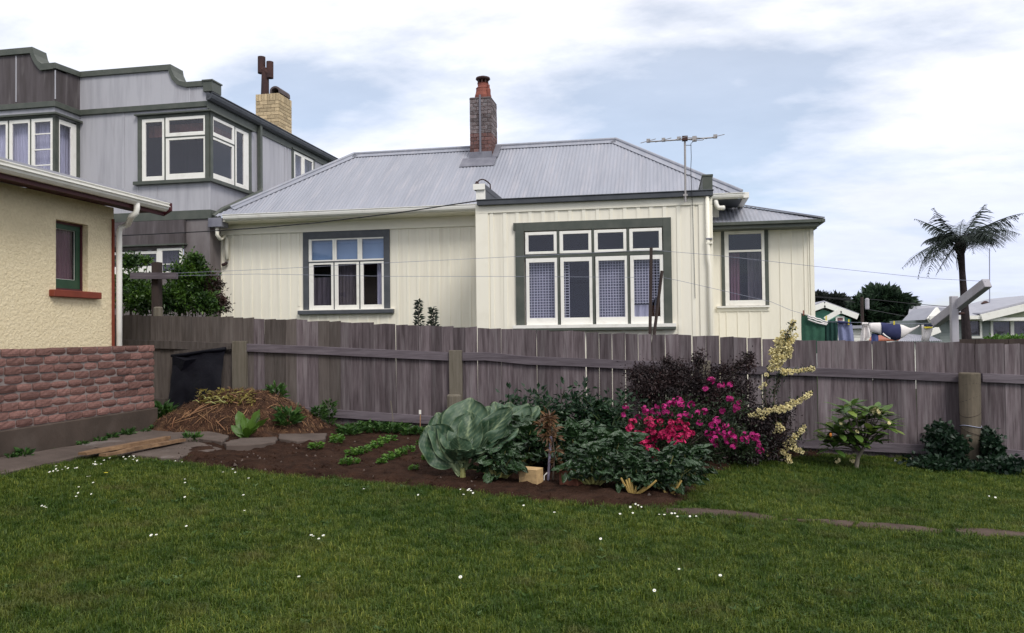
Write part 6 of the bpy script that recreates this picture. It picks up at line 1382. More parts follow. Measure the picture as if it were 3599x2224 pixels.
# ------------------------------------------------------------------ silverbeet, potatoes and the rest of the bed
def crinkled(seed, stalkm):
    r_ = np.random.default_rng(seed); nu, nv = 11, 21; V = []; F = []; fm = []; off = r_.random(2)*40
    for j in range(nv):
        v = j/(nv-1); w = .5*.42*(math.sin(math.pi*min(1, v*.92+.06))**.5)*(1+.16*math.sin(v*23+off[0]))
        for i in range(nu):
            u = 2*i/(nu-1)-1; crump = .10*mnoise.noise(Vector((u*3.5+off[0], v*10, off[1])))+.06*mnoise.noise(Vector((u*8+off[1], v*22, off[0])))+.010*r_.normal()
            V.append((u*w, .32+.68*v, .10*abs(u)**1.4 - .32*v**2.3 + crump*(.4+abs(u)) + .07*math.sin(v*14+u*2+off[0])*abs(u)))
    for j in range(nv-1):
        for i in range(nu-1): a = j*nu+i; F.append((a, a+1, a+nu+1, a+nu)); fm.append(0)
    n = len(V); g = tube([(0, 0, 0), (0, .2, .0), (0, .5, -.005), (0, .75, -.12)], [.035, .03, .018, .006], 5); V += [tuple(p) for p in g[0]]; F += [tuple(i+n for i in f) for f in g[1]]; fm += [1]*len(g[1])
    me = _mesh('leaf', V, F, [lf_veg, stalkm], False, fm); at = me.attributes.new('rnd', 'FLOAT', 'POINT'); at.data.foreach_set('value', np.repeat(np.clip(r_.random(), 0, 1), len(V)).astype(np.float32)); return me
veg_m = [crinkled(70+k, stem_pale) for k in range(7)]
def silverbeet(label, base, H, R, n, tilt=0):
    b = np.array((base[0], base[1], gh(base[0], base[1])+.03)); t = thing('silverbeet', label, 'vegetable plant', b)
    for k in range(n):
        az = 2.4*k+rng.normal(0, .3); f = k/n; el = math.radians(88-62*f+rng.normal(0, 8)); L = H*rng.uniform(.75, 1.05)*(1-.22*f)
        inst('leaf', veg_m[int(rng.integers(0, 7))], leaf_mat(b+np.array((.05*math.cos(az)*f, .05*math.sin(az)*f, 0)), az, el, L, L*rng.uniform(.8, 1.15), rng.normal(0, .4)), t)
    return t
SB = [((775, 1290), .52, 20, 'dark green silverbeet just right of the huge cabbage'), ((960, 1200), .60, 24, 'silverbeet behind the cream brick'), ((1330, 1210), .62, 28, 'bushy silverbeet behind the red brick'),
      ((1480, 1340), .52, 26, 'low silverbeet spilling over right of the red brick'), ((1640, 1250), .60, 26, 'silverbeet in front of the magenta flowers'), ((1790, 1370), .42, 20, 'silverbeet with yellowed outer stalks near the white label'),
      ((2060, 1385), .48, 26, 'silverbeet at the right end of the bed by the lawn'), ((1130, 1060), .70, 24, 'tall silverbeet behind the staked seedling'), ((1530, 1060), .70, 26, 'tall silverbeet left of the magenta azalea'), ((2200, 1290), .46, 20, 'silverbeet against the lawn under the right flowers')]
for p, H, n, lb in SB:
    b = PG(s2(*p)); silverbeet(lb, b, H*.92, .3, int(n*1.45))
def stalkfan(px, tips, m, label=None):
    b = PG(s2(*px)); b[2] = gh(b[0], b[1])+.02
    t = thing('yellowed_stalks', label, 'stalks', b)
    for q in tips: e = PY(s2(*q), b[1]-.02); obj('stalk', tube(bez(b, (b+e)/2+(0, -.02, -.03), e, 6), np.linspace(.016, .009, 6), 6), m, t)
stalkfan((1780, 1405), [(1690, 1250), (1730, 1265), (1775, 1285), (1810, 1310), (1900, 1290), (1960, 1270), (1750, 1255)], yellowstalk, 'fan of yellowed silverbeet stalks beside the white label')
stalkfan((2055, 1410), [(2015, 1340), (2100, 1375), (2035, 1360), (2150, 1270)], yellowstalk, 'yellowed stalks at the base of the last silverbeet')
stalkfan((1455, 1290), [(1435, 1180), (1465, 1195), (1490, 1230)], yellowstalk, 'short yellow stalks right of the red brick')
def feathery(label, base, H, n, name='potato_plant', m=None):
    b = np.array((base[0], base[1], gh(base[0], base[1])+.03)); t = thing(name, label, 'plant', b); gs = []; P = []; Dv = []
    for k in range(7):
        a = rng.random()*6.28; e = b+np.array((math.cos(a)*H*.45, math.sin(a)*H*.35, H*rng.uniform(.75, 1.05))); B = bez(b, b+(0, 0, H*.6), e, 8); gs.append(tube(B, np.linspace(.010, .004, 8), 5))
        for i in range(n//7):
            f = rng.uniform(.35, 1); p = B[min(7, int(f*8))]; d = unit(rng.normal(size=3)+(0, 0, .2)); P.append(p+d*rng.uniform(0, .16)); Dv.append(d)
    obj('stems', join(*gs), stem_green, t); leaf_obj('foliage', np.array(P), np.array(Dv), .085, .045, m or lf_potato, t)
for p, H, lb in (((1010, 960), .62, 'potato plant nearest the second cabbage'), ((1210, 930), .78, 'tallest potato plant in front of the fence boards'), ((1420, 930), .68, 'potato plant between the tallest one and the purple shrub'), ((1600, 960), .70, 'potato plant beside the purple shrub')):
    b = PG(s2(p[0], p[1]+130)); feathery(lb, (b[0], min(b[1], 10.75)), H, 330)

# bronze staked seedling
def staked():
    b = PG(s2(1130, 1308)); b[2] = gh(*b[:2])+.02; Yp = b[1]
    s = thing('garden_stake', 'grey mauve stake holding the bronze seedling', 'stake', b)
    obj('stake', tube([b-(0, 0, .1), PY(s2(1158, 935), Yp)], .013, 8), stakem, s)
    ring_ = PY(s2(1115, 1250), Yp-.02); obj('white_tie', tube([ring_+(.02, 0, .05), ring_+(-.01, 0, .02), ring_+(-.012, 0, -.03), ring_+(.015, 0, -.06)], .006, 6), white, s)
    t = thing('bronze_seedling', 'young plant with bronze leaves tied to the mauve stake', 'plant', b+(.05, .03, 0))
    top = PY(s2(1150, 790), Yp+.03); obj('stem', tube([b+(.05, .03, 0), PY(s2(1185, 1080), Yp+.03), top], [.01, .008, .004], 6), bark, t)
    P, Dv = [], []
    for (x, y, n) in ((1140, 790, 46), (1095, 850, 26), (1165, 870, 26), (1140, 930, 36), (1180, 940, 16), (1190, 1040, 22), (1200, 1110, 16), (1150, 820, 20)):
        c = PY(s2(x, y), Yp+.02)
        for k in range(n): d = unit(rng.normal(size=3)*(1, 1, .5)+(0, 0, -.05)); P.append(c+d*rng.uniform(.0, .05)); Dv.append(d)
    leaf_obj('foliage', np.array(P), np.array(Dv), .085, .028, lf_bronze, t)
staked()
def loose_brick(label, p, m, rz):
    b = PG(s2(*p)); b[2] = gh(*b[:2])+.035
    me = _mesh('loose_brick', *box(-.5, .5, -.5, .5, 0, 1), m); o = inst('loose_brick', me, Matrix.Translation(tuple(b)) @ Matrix.Rotation(rz, 4, 'Z') @ Matrix.Rotation(.05, 4, 'X') @ Matrix.Diagonal((.20, .13, .15, 1)), label=label, cat='brick'); bb = o.modifiers.new('bevel', 'BEVEL'); bb.width = .012; bb.segments = 2
loose_brick('cream coloured brick standing on the soil left of the stake', (1010, 1318), mat('pale_brick', (0.58, 0.40, 0.20), (0.45, 0.30, .15), scale=4, rough=.9, bump=.5, c3=(.25, .17, .1), s3=6, lo3=.6, hi3=.75), -.35)
loose_brick('dull red brick standing on the soil right of the stake', (1318, 1335), mat('dull_red_brick', (0.20, 0.075, 0.045), (0.12, 0.045, 0.03), scale=5, rough=.9, bump=.5), -.45)
lp = PG(s2(1880, 1370)); lb_ = PY(s2(1886, 1280), lp[1]); obj('plant_label', prism([lp+(-.014, 0, -.03), lp+(.014, 0, -.03), lb_+(.018, .03, 0), lb_+(-.010, .03, 0)], (0, .003, 0)), white, label='white plastic plant label leaning among the yellowed stalks', cat='plant label')
for x0, y0, x1, y1, lb in ((2000, 855, 1984, 730, 'bare pale stick standing against the fence'), (2195, 985, 2197, 800, 'thin marker stick with white tag by the second fence post')):
    q = PY(s1(x0, y0), 10.9); e = PY(s1(x1, y1), 10.95); st = thing('marker_stick', lb, 'stick', (q[0], 10.9, gz(q[0]))); obj('stick', tube([(q[0], 10.9, gz(q[0])), q, e], .007, 5), strawm if x0 > 2100 else MATS['pale_post_timber'], st)
    if x0 > 2100: obj('tag', box(e[0]-.016, e[0]+.016, 10.93, 10.936, e[2]-.05, e[2]+.01), white, st)

# seedlings in rows (two shared clumps)
def clump_mesh(nm, m, n, R, L, W, H, up=.5):
    a = rng.random(n)*6.28; r_ = R*np.sqrt(rng.random(n)); P = np.column_stack([r_*np.cos(a)*.6, r_*np.sin(a)*.6, rng.uniform(.0, H, n)]); Dv = np.column_stack([np.cos(a), np.sin(a), up*rng.uniform(.2, 1.6, n)])
    V, F = leaf_geo(P, Dv, L*rng.uniform(.6, 1.2, n), W); me = _mesh(nm, V, F, m); at = me.attributes.new('rnd', 'FLOAT', 'POINT'); at.data.foreach_set('value', np.repeat(rng.random(n), 4).astype(np.float32)); return me
sm = [clump_mesh('seedling', lf_seed, 90, .10, .055, .03, .07) for _ in range(4)]
SEED = [(1450, 1105, 1.0), (1600, 1060, 1.05), (1665, 1215, .8), (1720, 1210, .8), (1700, 1148, .8), (1750, 1140, .85), (1800, 1130, .9), (1845, 1105, .8), (1890, 1090, .9), (1935, 1065, .9), (1985, 1048, .9), (1925, 1210, .75), (1970, 1185, .8), (2015, 1165, .85), (2060, 1145, .8), (2110, 1125, .85), (2150, 1262, .6), (2240, 1190, .7), (2200, 1080, .7), (1600, 1040, 1.0)]
for k, (x, y, s) in enumerate(SEED):
    b = PG(s1(x, y)); inst('seedling', sm[k % 4], Matrix.Translation((b[0], b[1], gh(b[0], b[1])+.05)) @ Matrix.Rotation(k*1.3, 4, 'Z') @ Matrix.Diagonal((s, s, s, 1)), label=('bushy green seedling standing alone between the path slabs and the rows' if x < 1650 else 'green seedling in the near row that starts by the lawn edge' if x < 1830 and y < 1300 else 'green seedling in the far part of the left row near the fence' if x in (1845, 1890, 1935, 1985) else 'green seedling in the right hand row beside the huge cabbage' if x < 2120 else 'sparse small seedling on bare soil just left of the huge cabbage'), cat='seedling', group='seedlings in the soil bed')
wm = [clump_mesh('weed', lf_weed, 70, .12, .08, .035, .08, .8) for _ in range(4)]
WALLW = [(150, 950, 1.1), (60, 965, .7), (575, 865, .8), (700, 840, .9), (780, 815, 1.0), (850, 790, 1.1), (925, 790, .6), (1030, 770, .8), (1090, 755, 1.0), (1150, 745, 1.2), (1200, 750, 1.0), (380, 900, .5)]
for k, (x, y, s) in enumerate(WALLW):
    b = PG(r8(x, y)); b[0] += .03; inst('weed', wm[k % 4], Matrix.Translation((max(b[0], FXB[1]+.08), b[1], gh(b[0], b[1])+.02)) @ Matrix.Rotation(k*2.1, 4, 'Z') @ Matrix.Diagonal((s*.75, s*.75, s*.9, 1)), label='small weed growing along the foot of the brick wall', cat='weed', group='weeds at the brick wall foot')
FW = [(1660, 970), (1740, 960), (1800, 945), (1870, 960), (1930, 950), (1990, 970), (2060, 960), (2120, 980), (2200, 985), (2270, 995), (1700, 985), (2300, 1010)]
for k, (x, y) in enumerate(FW):
    b = PG(s1(x, y+20)); yy = min(b[1], YF-.2); inst('weed', wm[k % 4], Matrix.Translation((b[0], yy, gh(b[0], yy)+.05)) @ Matrix.Rotation(k*1.7, 4, 'Z') @ Matrix.Diagonal((1.2, 1.2, 1.2, 1)), label='low green weed along the foot of the fence behind the soil', cat='weed', group='weeds at the fence foot')
def weed(label, b, s, m, n=130, L=.12, W=.04, H=.15, up=1.0):
    me = clump_mesh('weed', m, n, .16, L, W, H, up); z = HZ(b[0], b[1]) if abs(b[1]-10.15) < .9 and -7 < b[0] < -4 else gh(b[0], b[1]); inst('weed', me, Matrix.Translation((b[0], b[1], max(z, gh(b[0], b[1])))) @ Matrix.Diagonal((s, s, s, 1)), label=label, cat='weed')
weed('leafy green weed at the front right foot of the compost heap', PG(s1(1250, 1000)), 1.2, lf_weed)
weed('weed growing on the right shoulder of the compost heap', PY(s1(1165, 740), 10.5), 1.0, lf_weed, 90)
weed('tall weed against the fence right of the compost heap', (PY(s1(1545, 900), 10.8)[0], 10.8), .8, lf_weed, 220, L=.09, W=.03, H=.42)
weed('weed patch on the right slope beside the compost heap', (PY(s1(1470, 900), 10.5)[0], 10.5), .85, lf_weed, 180, L=.08, W=.03, H=.18)
weed('green weed between the brick wall end and black sheet', (PY(s1(350, 850), 10.3)[0], 10.3), 1.3, lf_weed, 150, H=.18)
weed('dull weed in the crack between the path slabs', PG(s1(560, 1045)), .75, lf_weed, 110)
for k, (x, y) in enumerate(((1480, 1225), (300, 960))): pass
# dock with big upright light leaves
def dock():
    b = PG(s1(950, 1030)); b[2] = gh(*b[:2])+.02; t = thing('dock_plant', 'light green dock with long upright leaves in front of the compost', 'weed', b); ms = [leaf_mesh('leaf', 1, .34, .2, .18, 90+k, lf_dock, nu=7, nv=11, wav=.09, veins=False) for k in range(3)]
    for k, (az, el, L) in enumerate(((160, 66, .46), (110, 62, .36), (60, 66, .40), (20, 54, .44), (200, 48, .30), (300, 52, .30), (340, 50, .32), (260, 40, .24), (40, 74, .46), (140, 76, .34))): inst('leaf', ms[k % 3], leaf_mat(b, math.radians(az), math.radians(el), L*.84, L*.86, rng.normal(0, .4)), t)
dock()

# ------------------------------------------------------------------ purple shrub, magenta azalea, cream blossom shrub
Y = 10.6
bush('purple_shrub', 'dark purple leaved twiggy shrub against the fence behind the magenta flowers', [Bl(560, 610, 260, 150, Y, s3, .35), Bl(900, 640, 260, 170, Y, s3, .35), Bl(420, 720, 190, 130, Y, s3, .3), Bl(1180, 720, 220, 190, Y, s3, .35), Bl(700, 500, 110, 80, Y+.1, s3, .2), Bl(1290, 470, 100, 70, Y+.1, s3, .15), Bl(900, 860, 400, 120, Y-.1, s3, .4), Bl(430, 510, 130, 60, Y+.1, s3, .2), Bl(620, 440, 60, 60, Y+.1, s3, .12), Bl(900, 420, 60, 90, Y+.1, s3, .1), Bl(1340, 400, 50, 60, Y+.1, s3, .1), Bl(330, 560, 60, 50, Y+.1, s3, .12), Bl(1120, 500, 90, 50, Y+.1, s3, .12)], lf_purple, 15000, .040, .021, tone=.4, )
bush('purple_shrub', 'low dark purple bush under the cream blossom', [Bl(1400, 960, 240, 120, 10.3, s3, .35), Bl(1480, 1120, 230, 160, 10.2, s3, .35), Bl(1560, 900, 160, 80, 10.5, s3, .25), Bl(1250, 1230, 250, 110, 10.0, s3, .4)], lf_purple, 7500, .04, .024, tone=.28)
az = bush('azalea_bush', 'azalea bush covered in magenta flower clusters', [Bl(560, 1020, 330, 190, 9.75, s3, .45), Bl(800, 900, 250, 130, 9.95, s3, .4), Bl(1100, 1060, 200, 170, 9.8, s3, .4), Bl(1330, 1180, 170, 110, 9.7, s3, .35), Bl(450, 1240, 150, 120, 9.5, s3, .3), Bl(1200, 820, 120, 100, 10.0, s3, .3), Bl(950, 1250, 350, 90, 9.7, s3, .4)], lf_azalea, 6500, .05, .022, tone=.35)
def flower_mesh(seed, m, npet=5):
    r_ = np.random.default_rng(seed); V = []; F = []
    for k in range(7):   # seven little open flowers in a rounded truss
        d = unit(r_.normal(size=3)+np.array((0, -.6, .4))); c = d*.62*r_.uniform(.6, 1); t = unit(np.cross(d, (0.3, .2, 1))); b = np.cross(d, t); ph = r_.random()*6
        for p in range(npet):
            a = ph+p*2*math.pi/npet; ax = math.cos(a)*t+math.sin(a)*b; sx = -math.sin(a)*t+math.cos(a)*b; n0 = len(V)
            V += [c, c+ax*.22+sx*.16+d*.10, c+ax*.42+d*.08+r_.normal(0, .03, 3), c+ax*.22-sx*.16+d*.10]; F += [(n0, n0+1, n0+2), (n0, n0+2, n0+3)]
    return _mesh('flower_cluster', V, F, m)
fm1 = [flower_mesh(k, pinkpet) for k in range(5)]; fm2 = [flower_mesh(20+k, pinkpet2) for k in range(4)]
def flowers(points, Y, R, ms, t, jit=.0, f=s3, n=1):
    for (x, y) in points:
        for k in range(n):
            p = PY(f(x+rng.normal(0, 6+14*(k > 0)), y+rng.normal(0, 6+14*(k > 0))), Y+rng.uniform(-.10, .12)); s = R*rng.uniform(.8, 1.2)
            inst('flower_cluster', ms[int(rng.integers(0, len(ms)))], Matrix.Translation(tuple(p)) @ Matrix.Rotation(rng.random()*6.28, 4, 'Z') @ Matrix.Rotation(rng.normal(0, .3), 4, 'X') @ Matrix.Scale(s, 4), t)
A1 = [(320, 950), (300, 1000), (330, 1060), (290, 1040), (380, 1075), (430, 960), (470, 930), (520, 970), (480, 1000), (560, 990), (440, 1040), (490, 1060), (540, 1070), (420, 1090), (460, 1110), (510, 1110), (560, 1100), (600, 1050), (640, 1010), (690, 970), (730, 950), (670, 1030), (720, 1010), (770, 1010), (640, 1080), (690, 1090), (740, 1080), (790, 1080), (660, 1130), (700, 1160), (620, 1110), (740, 1180), (720, 1140), (590, 1085), (400, 1160), (380, 1190), (410, 1210), (460, 1220), (510, 1235), (560, 1260), (480, 1260), (530, 1280), (400, 1290), (385, 1325), (410, 1320), (100, 1080), (75, 1095), (780, 1030), (660, 1060), (810, 1060)]
A2 = [(250, 850), (235, 905), (360, 925), (410, 840), (450, 860), (500, 870), (540, 900), (430, 890), (530, 825), (590, 830), (630, 800), (670, 770), (712, 762), (660, 810), (740, 805), (755, 830), (610, 870), (640, 900), (720, 900), (760, 905), (800, 900), (880, 880), (935, 885), (900, 985), (825, 810), (1000, 600), (1100, 635), (1070, 650), (1170, 625), (965, 665), (1150, 755), (1185, 765), (1175, 780), (1255, 800), (1235, 830), (1240, 855), (1110, 860), (1070, 950), (1060, 965), (1020, 1000), (1045, 1000), (1140, 1000), (1070, 1025), (980, 1065), (1030, 1080), (1090, 1050), (1110, 1050), (1180, 1050), (1175, 1070), (1200, 1095), (1130, 1085), (1010, 1120), (1050, 1100), (1160, 1130), (1190, 1130), (1060, 1165), (1035, 1150), (1210, 1180), (1200, 1190), (1305, 1070), (1250, 1125), (1290, 1115), (1340, 1120), (1370, 1085), (1410, 1090), (1390, 1110), (1415, 1145), (1440, 1170), (1430, 1210), (1450, 1225), (1320, 1140)]
flowers([p for p in A1 if p[1] < 1150], 9.35, .056, fm1, az, n=2); flowers([p for p in A1 if p[1] >= 1150], 8.72, .052, fm1, az, n=2); flowers(A2, 9.5, .060, fm2, az, n=1)
def cream_shrub():
    Y = 10.15; b = PY(s3(1620, 1340), Y); t = thing('cream_blossom_shrub', 'arching shrub with cream blossom spikes reaching above the fence', 'shrub', (b[0], Y, gz(b[0])))
    ms = []
    for k in range(4):
        r_ = np.random.default_rng(200+k); n = 46; d = unit(r_.normal(size=(n, 3))); V, F = leaf_geo(d*.35, d, .6*r_.uniform(.7, 1.2, n), .42, up=.2); ms.append(_mesh('blossom', V, F, creamfl))
    arms = [([(1600, 1330), (1500, 900), (1480, 640), (1560, 420), (1640, 260), (1735, 75)], [(1545, 500), (1590, 490), (1570, 455), (1605, 450), (1545, 440), (1590, 430), (1560, 410), (1600, 400), (1545, 365), (1550, 330), (1590, 345), (1620, 375), (1650, 350), (1690, 375), (1640, 320), (1680, 340), (1610, 310), (1600, 280), (1650, 290), (1690, 300), (1600, 250), (1640, 260), (1680, 270), (1620, 235), (1660, 240), (1700, 245), (1640, 210), (1680, 215), (1660, 190), (1700, 200), (1690, 170), (1710, 150), (1715, 125), (1725, 100), (1735, 80), (1495, 545), (1480, 630), (1445, 660), (1530, 490), (1580, 375), (1630, 400), (1700, 320), (1745, 130), (1755, 200), (1640, 170), (1715, 240), (1560, 345), (1665, 380)]),
            ([(1600, 1330), (1560, 700), (1640, 510), (1910, 490)], [(1640, 512), (1665, 515), (1690, 520), (1720, 525), (1745, 512), (1770, 515), (1800, 508), (1825, 505), (1850, 500), (1875, 495), (1905, 492), (1655, 530), (1705, 512)]),
            ([(1600, 1330), (1420, 950), (1560, 860), (1890, 705)], [(1350, 905), (1385, 900), (1430, 860), (1420, 890), (1440, 920), (1460, 905), (1470, 930), (1490, 860), (1530, 860), (1560, 860), (1590, 850), (1610, 865), (1640, 840), (1660, 850), (1690, 830), (1710, 815), (1740, 810), (1760, 790), (1790, 780), (1810, 760), (1840, 745), (1860, 730), (1885, 710), (1580, 835), (1625, 830), (1680, 808), (1730, 785), (1400, 915), (1450, 880), (1500, 880), (1650, 865), (1700, 835)]),
            ([(1600, 1330), (1650, 1180), (1740, 1120), (1835, 1000)], [(1660, 1165), (1690, 1150), (1700, 1120), (1720, 1135), (1740, 1110), (1750, 1085), (1770, 1080), (1790, 1060), (1800, 1035), (1820, 1040), (1830, 1005), (1740, 1150), (1680, 1175)]),
            ([(1600, 1330), (1640, 1220), (1730, 1195), (1820, 1230)], [(1700, 1185), (1740, 1190), (1760, 1210), (1790, 1215), (1815, 1232), (1640, 1230), (1660, 1240), (1620, 1220), (1670, 1210)]),
            ([(1600, 1330), (1560, 1150), (1580, 1050), (1610, 985)], [(1600, 985), (1610, 1000), (1590, 1020), (1630, 1015), (1615, 1040), (1640, 1025), (1560, 1050)]),
            ([(1600, 1335), (1670, 1300), (1690, 1310)], [(1670, 1275), (1690, 1290), (1700, 1310), (1680, 1300), (1500, 1245), (1690, 1265)])]
    for line, bl in arms:
        Q = np.array([PY(s3(*p), Y+.1*math.sin(i)) for i, p in enumerate(line)]); Q[0] = (b[0], Y, gz(b[0])-.02)
        u = np.linspace(0, 1, len(Q)); uu = np.linspace(0, 1, 14); S = np.column_stack([np.interp(uu, u, Q[:, c]) for c in range(3)])
        obj('stem', tube(S, np.linspace(.014, .005, 14), 5), bark, t)
        n = 200; f = rng.random(n)*.99; idx = (f*13).astype(int); p = S[idx]+(S[np.minimum(13, idx+1)]-S[idx])*(f*13-idx)[:, None]
        leaf_obj('foliage', p+rng.normal(0, .022, (n, 3)), rng.normal(size=(n, 3)), .05, .022, lf_azalea, t, tone=np.full(n, .3))
        for (x, y) in bl:
            pt = PY(s3(x, y), Y-.06+rng.uniform(-.05, .05)); big = 1.35 if (y < 460 and y > 230) else .95
            inst('blossom', ms[int(rng.integers(0, 4))], Matrix.Translation(tuple(pt)) @ Matrix.Rotation(rng.random()*6, 4, 'Z') @ Matrix.Scale(.042*big*rng.uniform(.8, 1.2), 4), t)
cream_shrub()

# small rhododendron at right
def rhodo():
    b = PY(s4(768, 1018), 10.15); Y = 10.15; base = np.array((b[0], Y, gz(b[0]))); t = thing('rhododendron', 'small open rhododendron with light green leaves and cream flowers', 'shrub', base)
    ms = [leaf_mesh('leaf', 1, .36, .18, .2, 300+k, lf_rhodo, nu=5, nv=7, wav=.02, veins=False) for k in range(5)]
    hubs = [(690, 640), (740, 615), (720, 690), (790, 670), (850, 655), (880, 700), (930, 690), (830, 720), (660, 740), (720, 760), (760, 800), (640, 790), (690, 830), (590, 850), (640, 860), (740, 840), (870, 790), (960, 760), (990, 735), (850, 830), (665, 800), (780, 720), (910, 660), (700, 885), (880, 860), (620, 900), (760, 870), (600, 770), (560, 840)]
    fork = PY(s4(825, 890), Y)
    obj('trunk', tube([base-(0, 0, .05), PY(s4(785, 960), Y), fork], [.03, .024, .018], 8), MATS['pale_post_timber'], t)
    for k, (x, y) in enumerate(hubs):
        c = PY(s4(x, y), Y+rng.uniform(-.22, .2)); mid = (fork+c)/2+(0, 0, .02)
        obj('branch', tube(bez(fork if x > 700 else PY(s4(800, 930), Y), mid, c, 5), np.linspace(.010, .005, 5), 5), bark, t)
        for j in range(11):
            azm = j*2*math.pi/9+rng.normal(0, .2); L = rng.uniform(.17, .24); inst('leaf', ms[int(rng.integers(0, 5))], leaf_mat(c, azm, rng.uniform(-.15, .75), L, L), t)
    fmm = [flower_mesh(400+k, creamfl) for k in range(3)]
    for (x, y) in ((905, 640), (925, 660), (885, 650), (670, 735), (990, 732), (780, 790)): inst('flower_cluster', fmm[int(rng.integers(0, 3))], Matrix.Translation(tuple(PY(s4(x, y), Y-.2))) @ Matrix.Scale(.05 if x < 1000 and y < 700 else .035, 4), t)
    p = PY(s4(604, 805), Y-.2); obj('orange_bud', lathe(p-(0, 0, .03), [(.004, 0), (.014, .015), (.015, .03), (.008, .045)], 8), mat('orange_bud_petal', (.6, .2, .03), rough=.5), t)
rhodo()
bush('ivy_clump', 'dark ivy clump left of the round log post', [Bl(1375, 910, 105, 115, 10.75, s4, .25), Bl(1300, 1010, 170, 45, 10.5, s4, .25), Bl(1440, 1005, 60, 45, 10.7, s4, .2), Bl(1330, 800, 60, 60, 10.95, s4, .12)], lf_ivy, 4200, .065, .055, tone=.4)
bush('ivy_clump', 'dark ivy clump right of the round log post', [Bl(1672, 930, 48, 110, 10.8, s4, .2), Bl(1740, 1015, 100, 50, 10.5, s4, .25), Bl(1650, 820, 25, 50, 10.95, s4, .1), Bl(1590, 1035, 70, 26, 10.5, s4, .2)], lf_ivy, 3000, .065, .055, tone=.4)
for k, (x, y, lb) in enumerate(((648, 1012, 'fallen cream blossom on the grass left of the rhododendron'), (752, 1008, 'pale fallen blossom at the rhododendron foot'))):
    p = PG(s4(x, y)); inst('fallen_blossom', flower_mesh(500+k, creamfl), Matrix.Translation((p[0], p[1], gh(p[0], p[1])+.06)) @ Matrix.Scale(.06, 4), label=lb, cat='blossom')

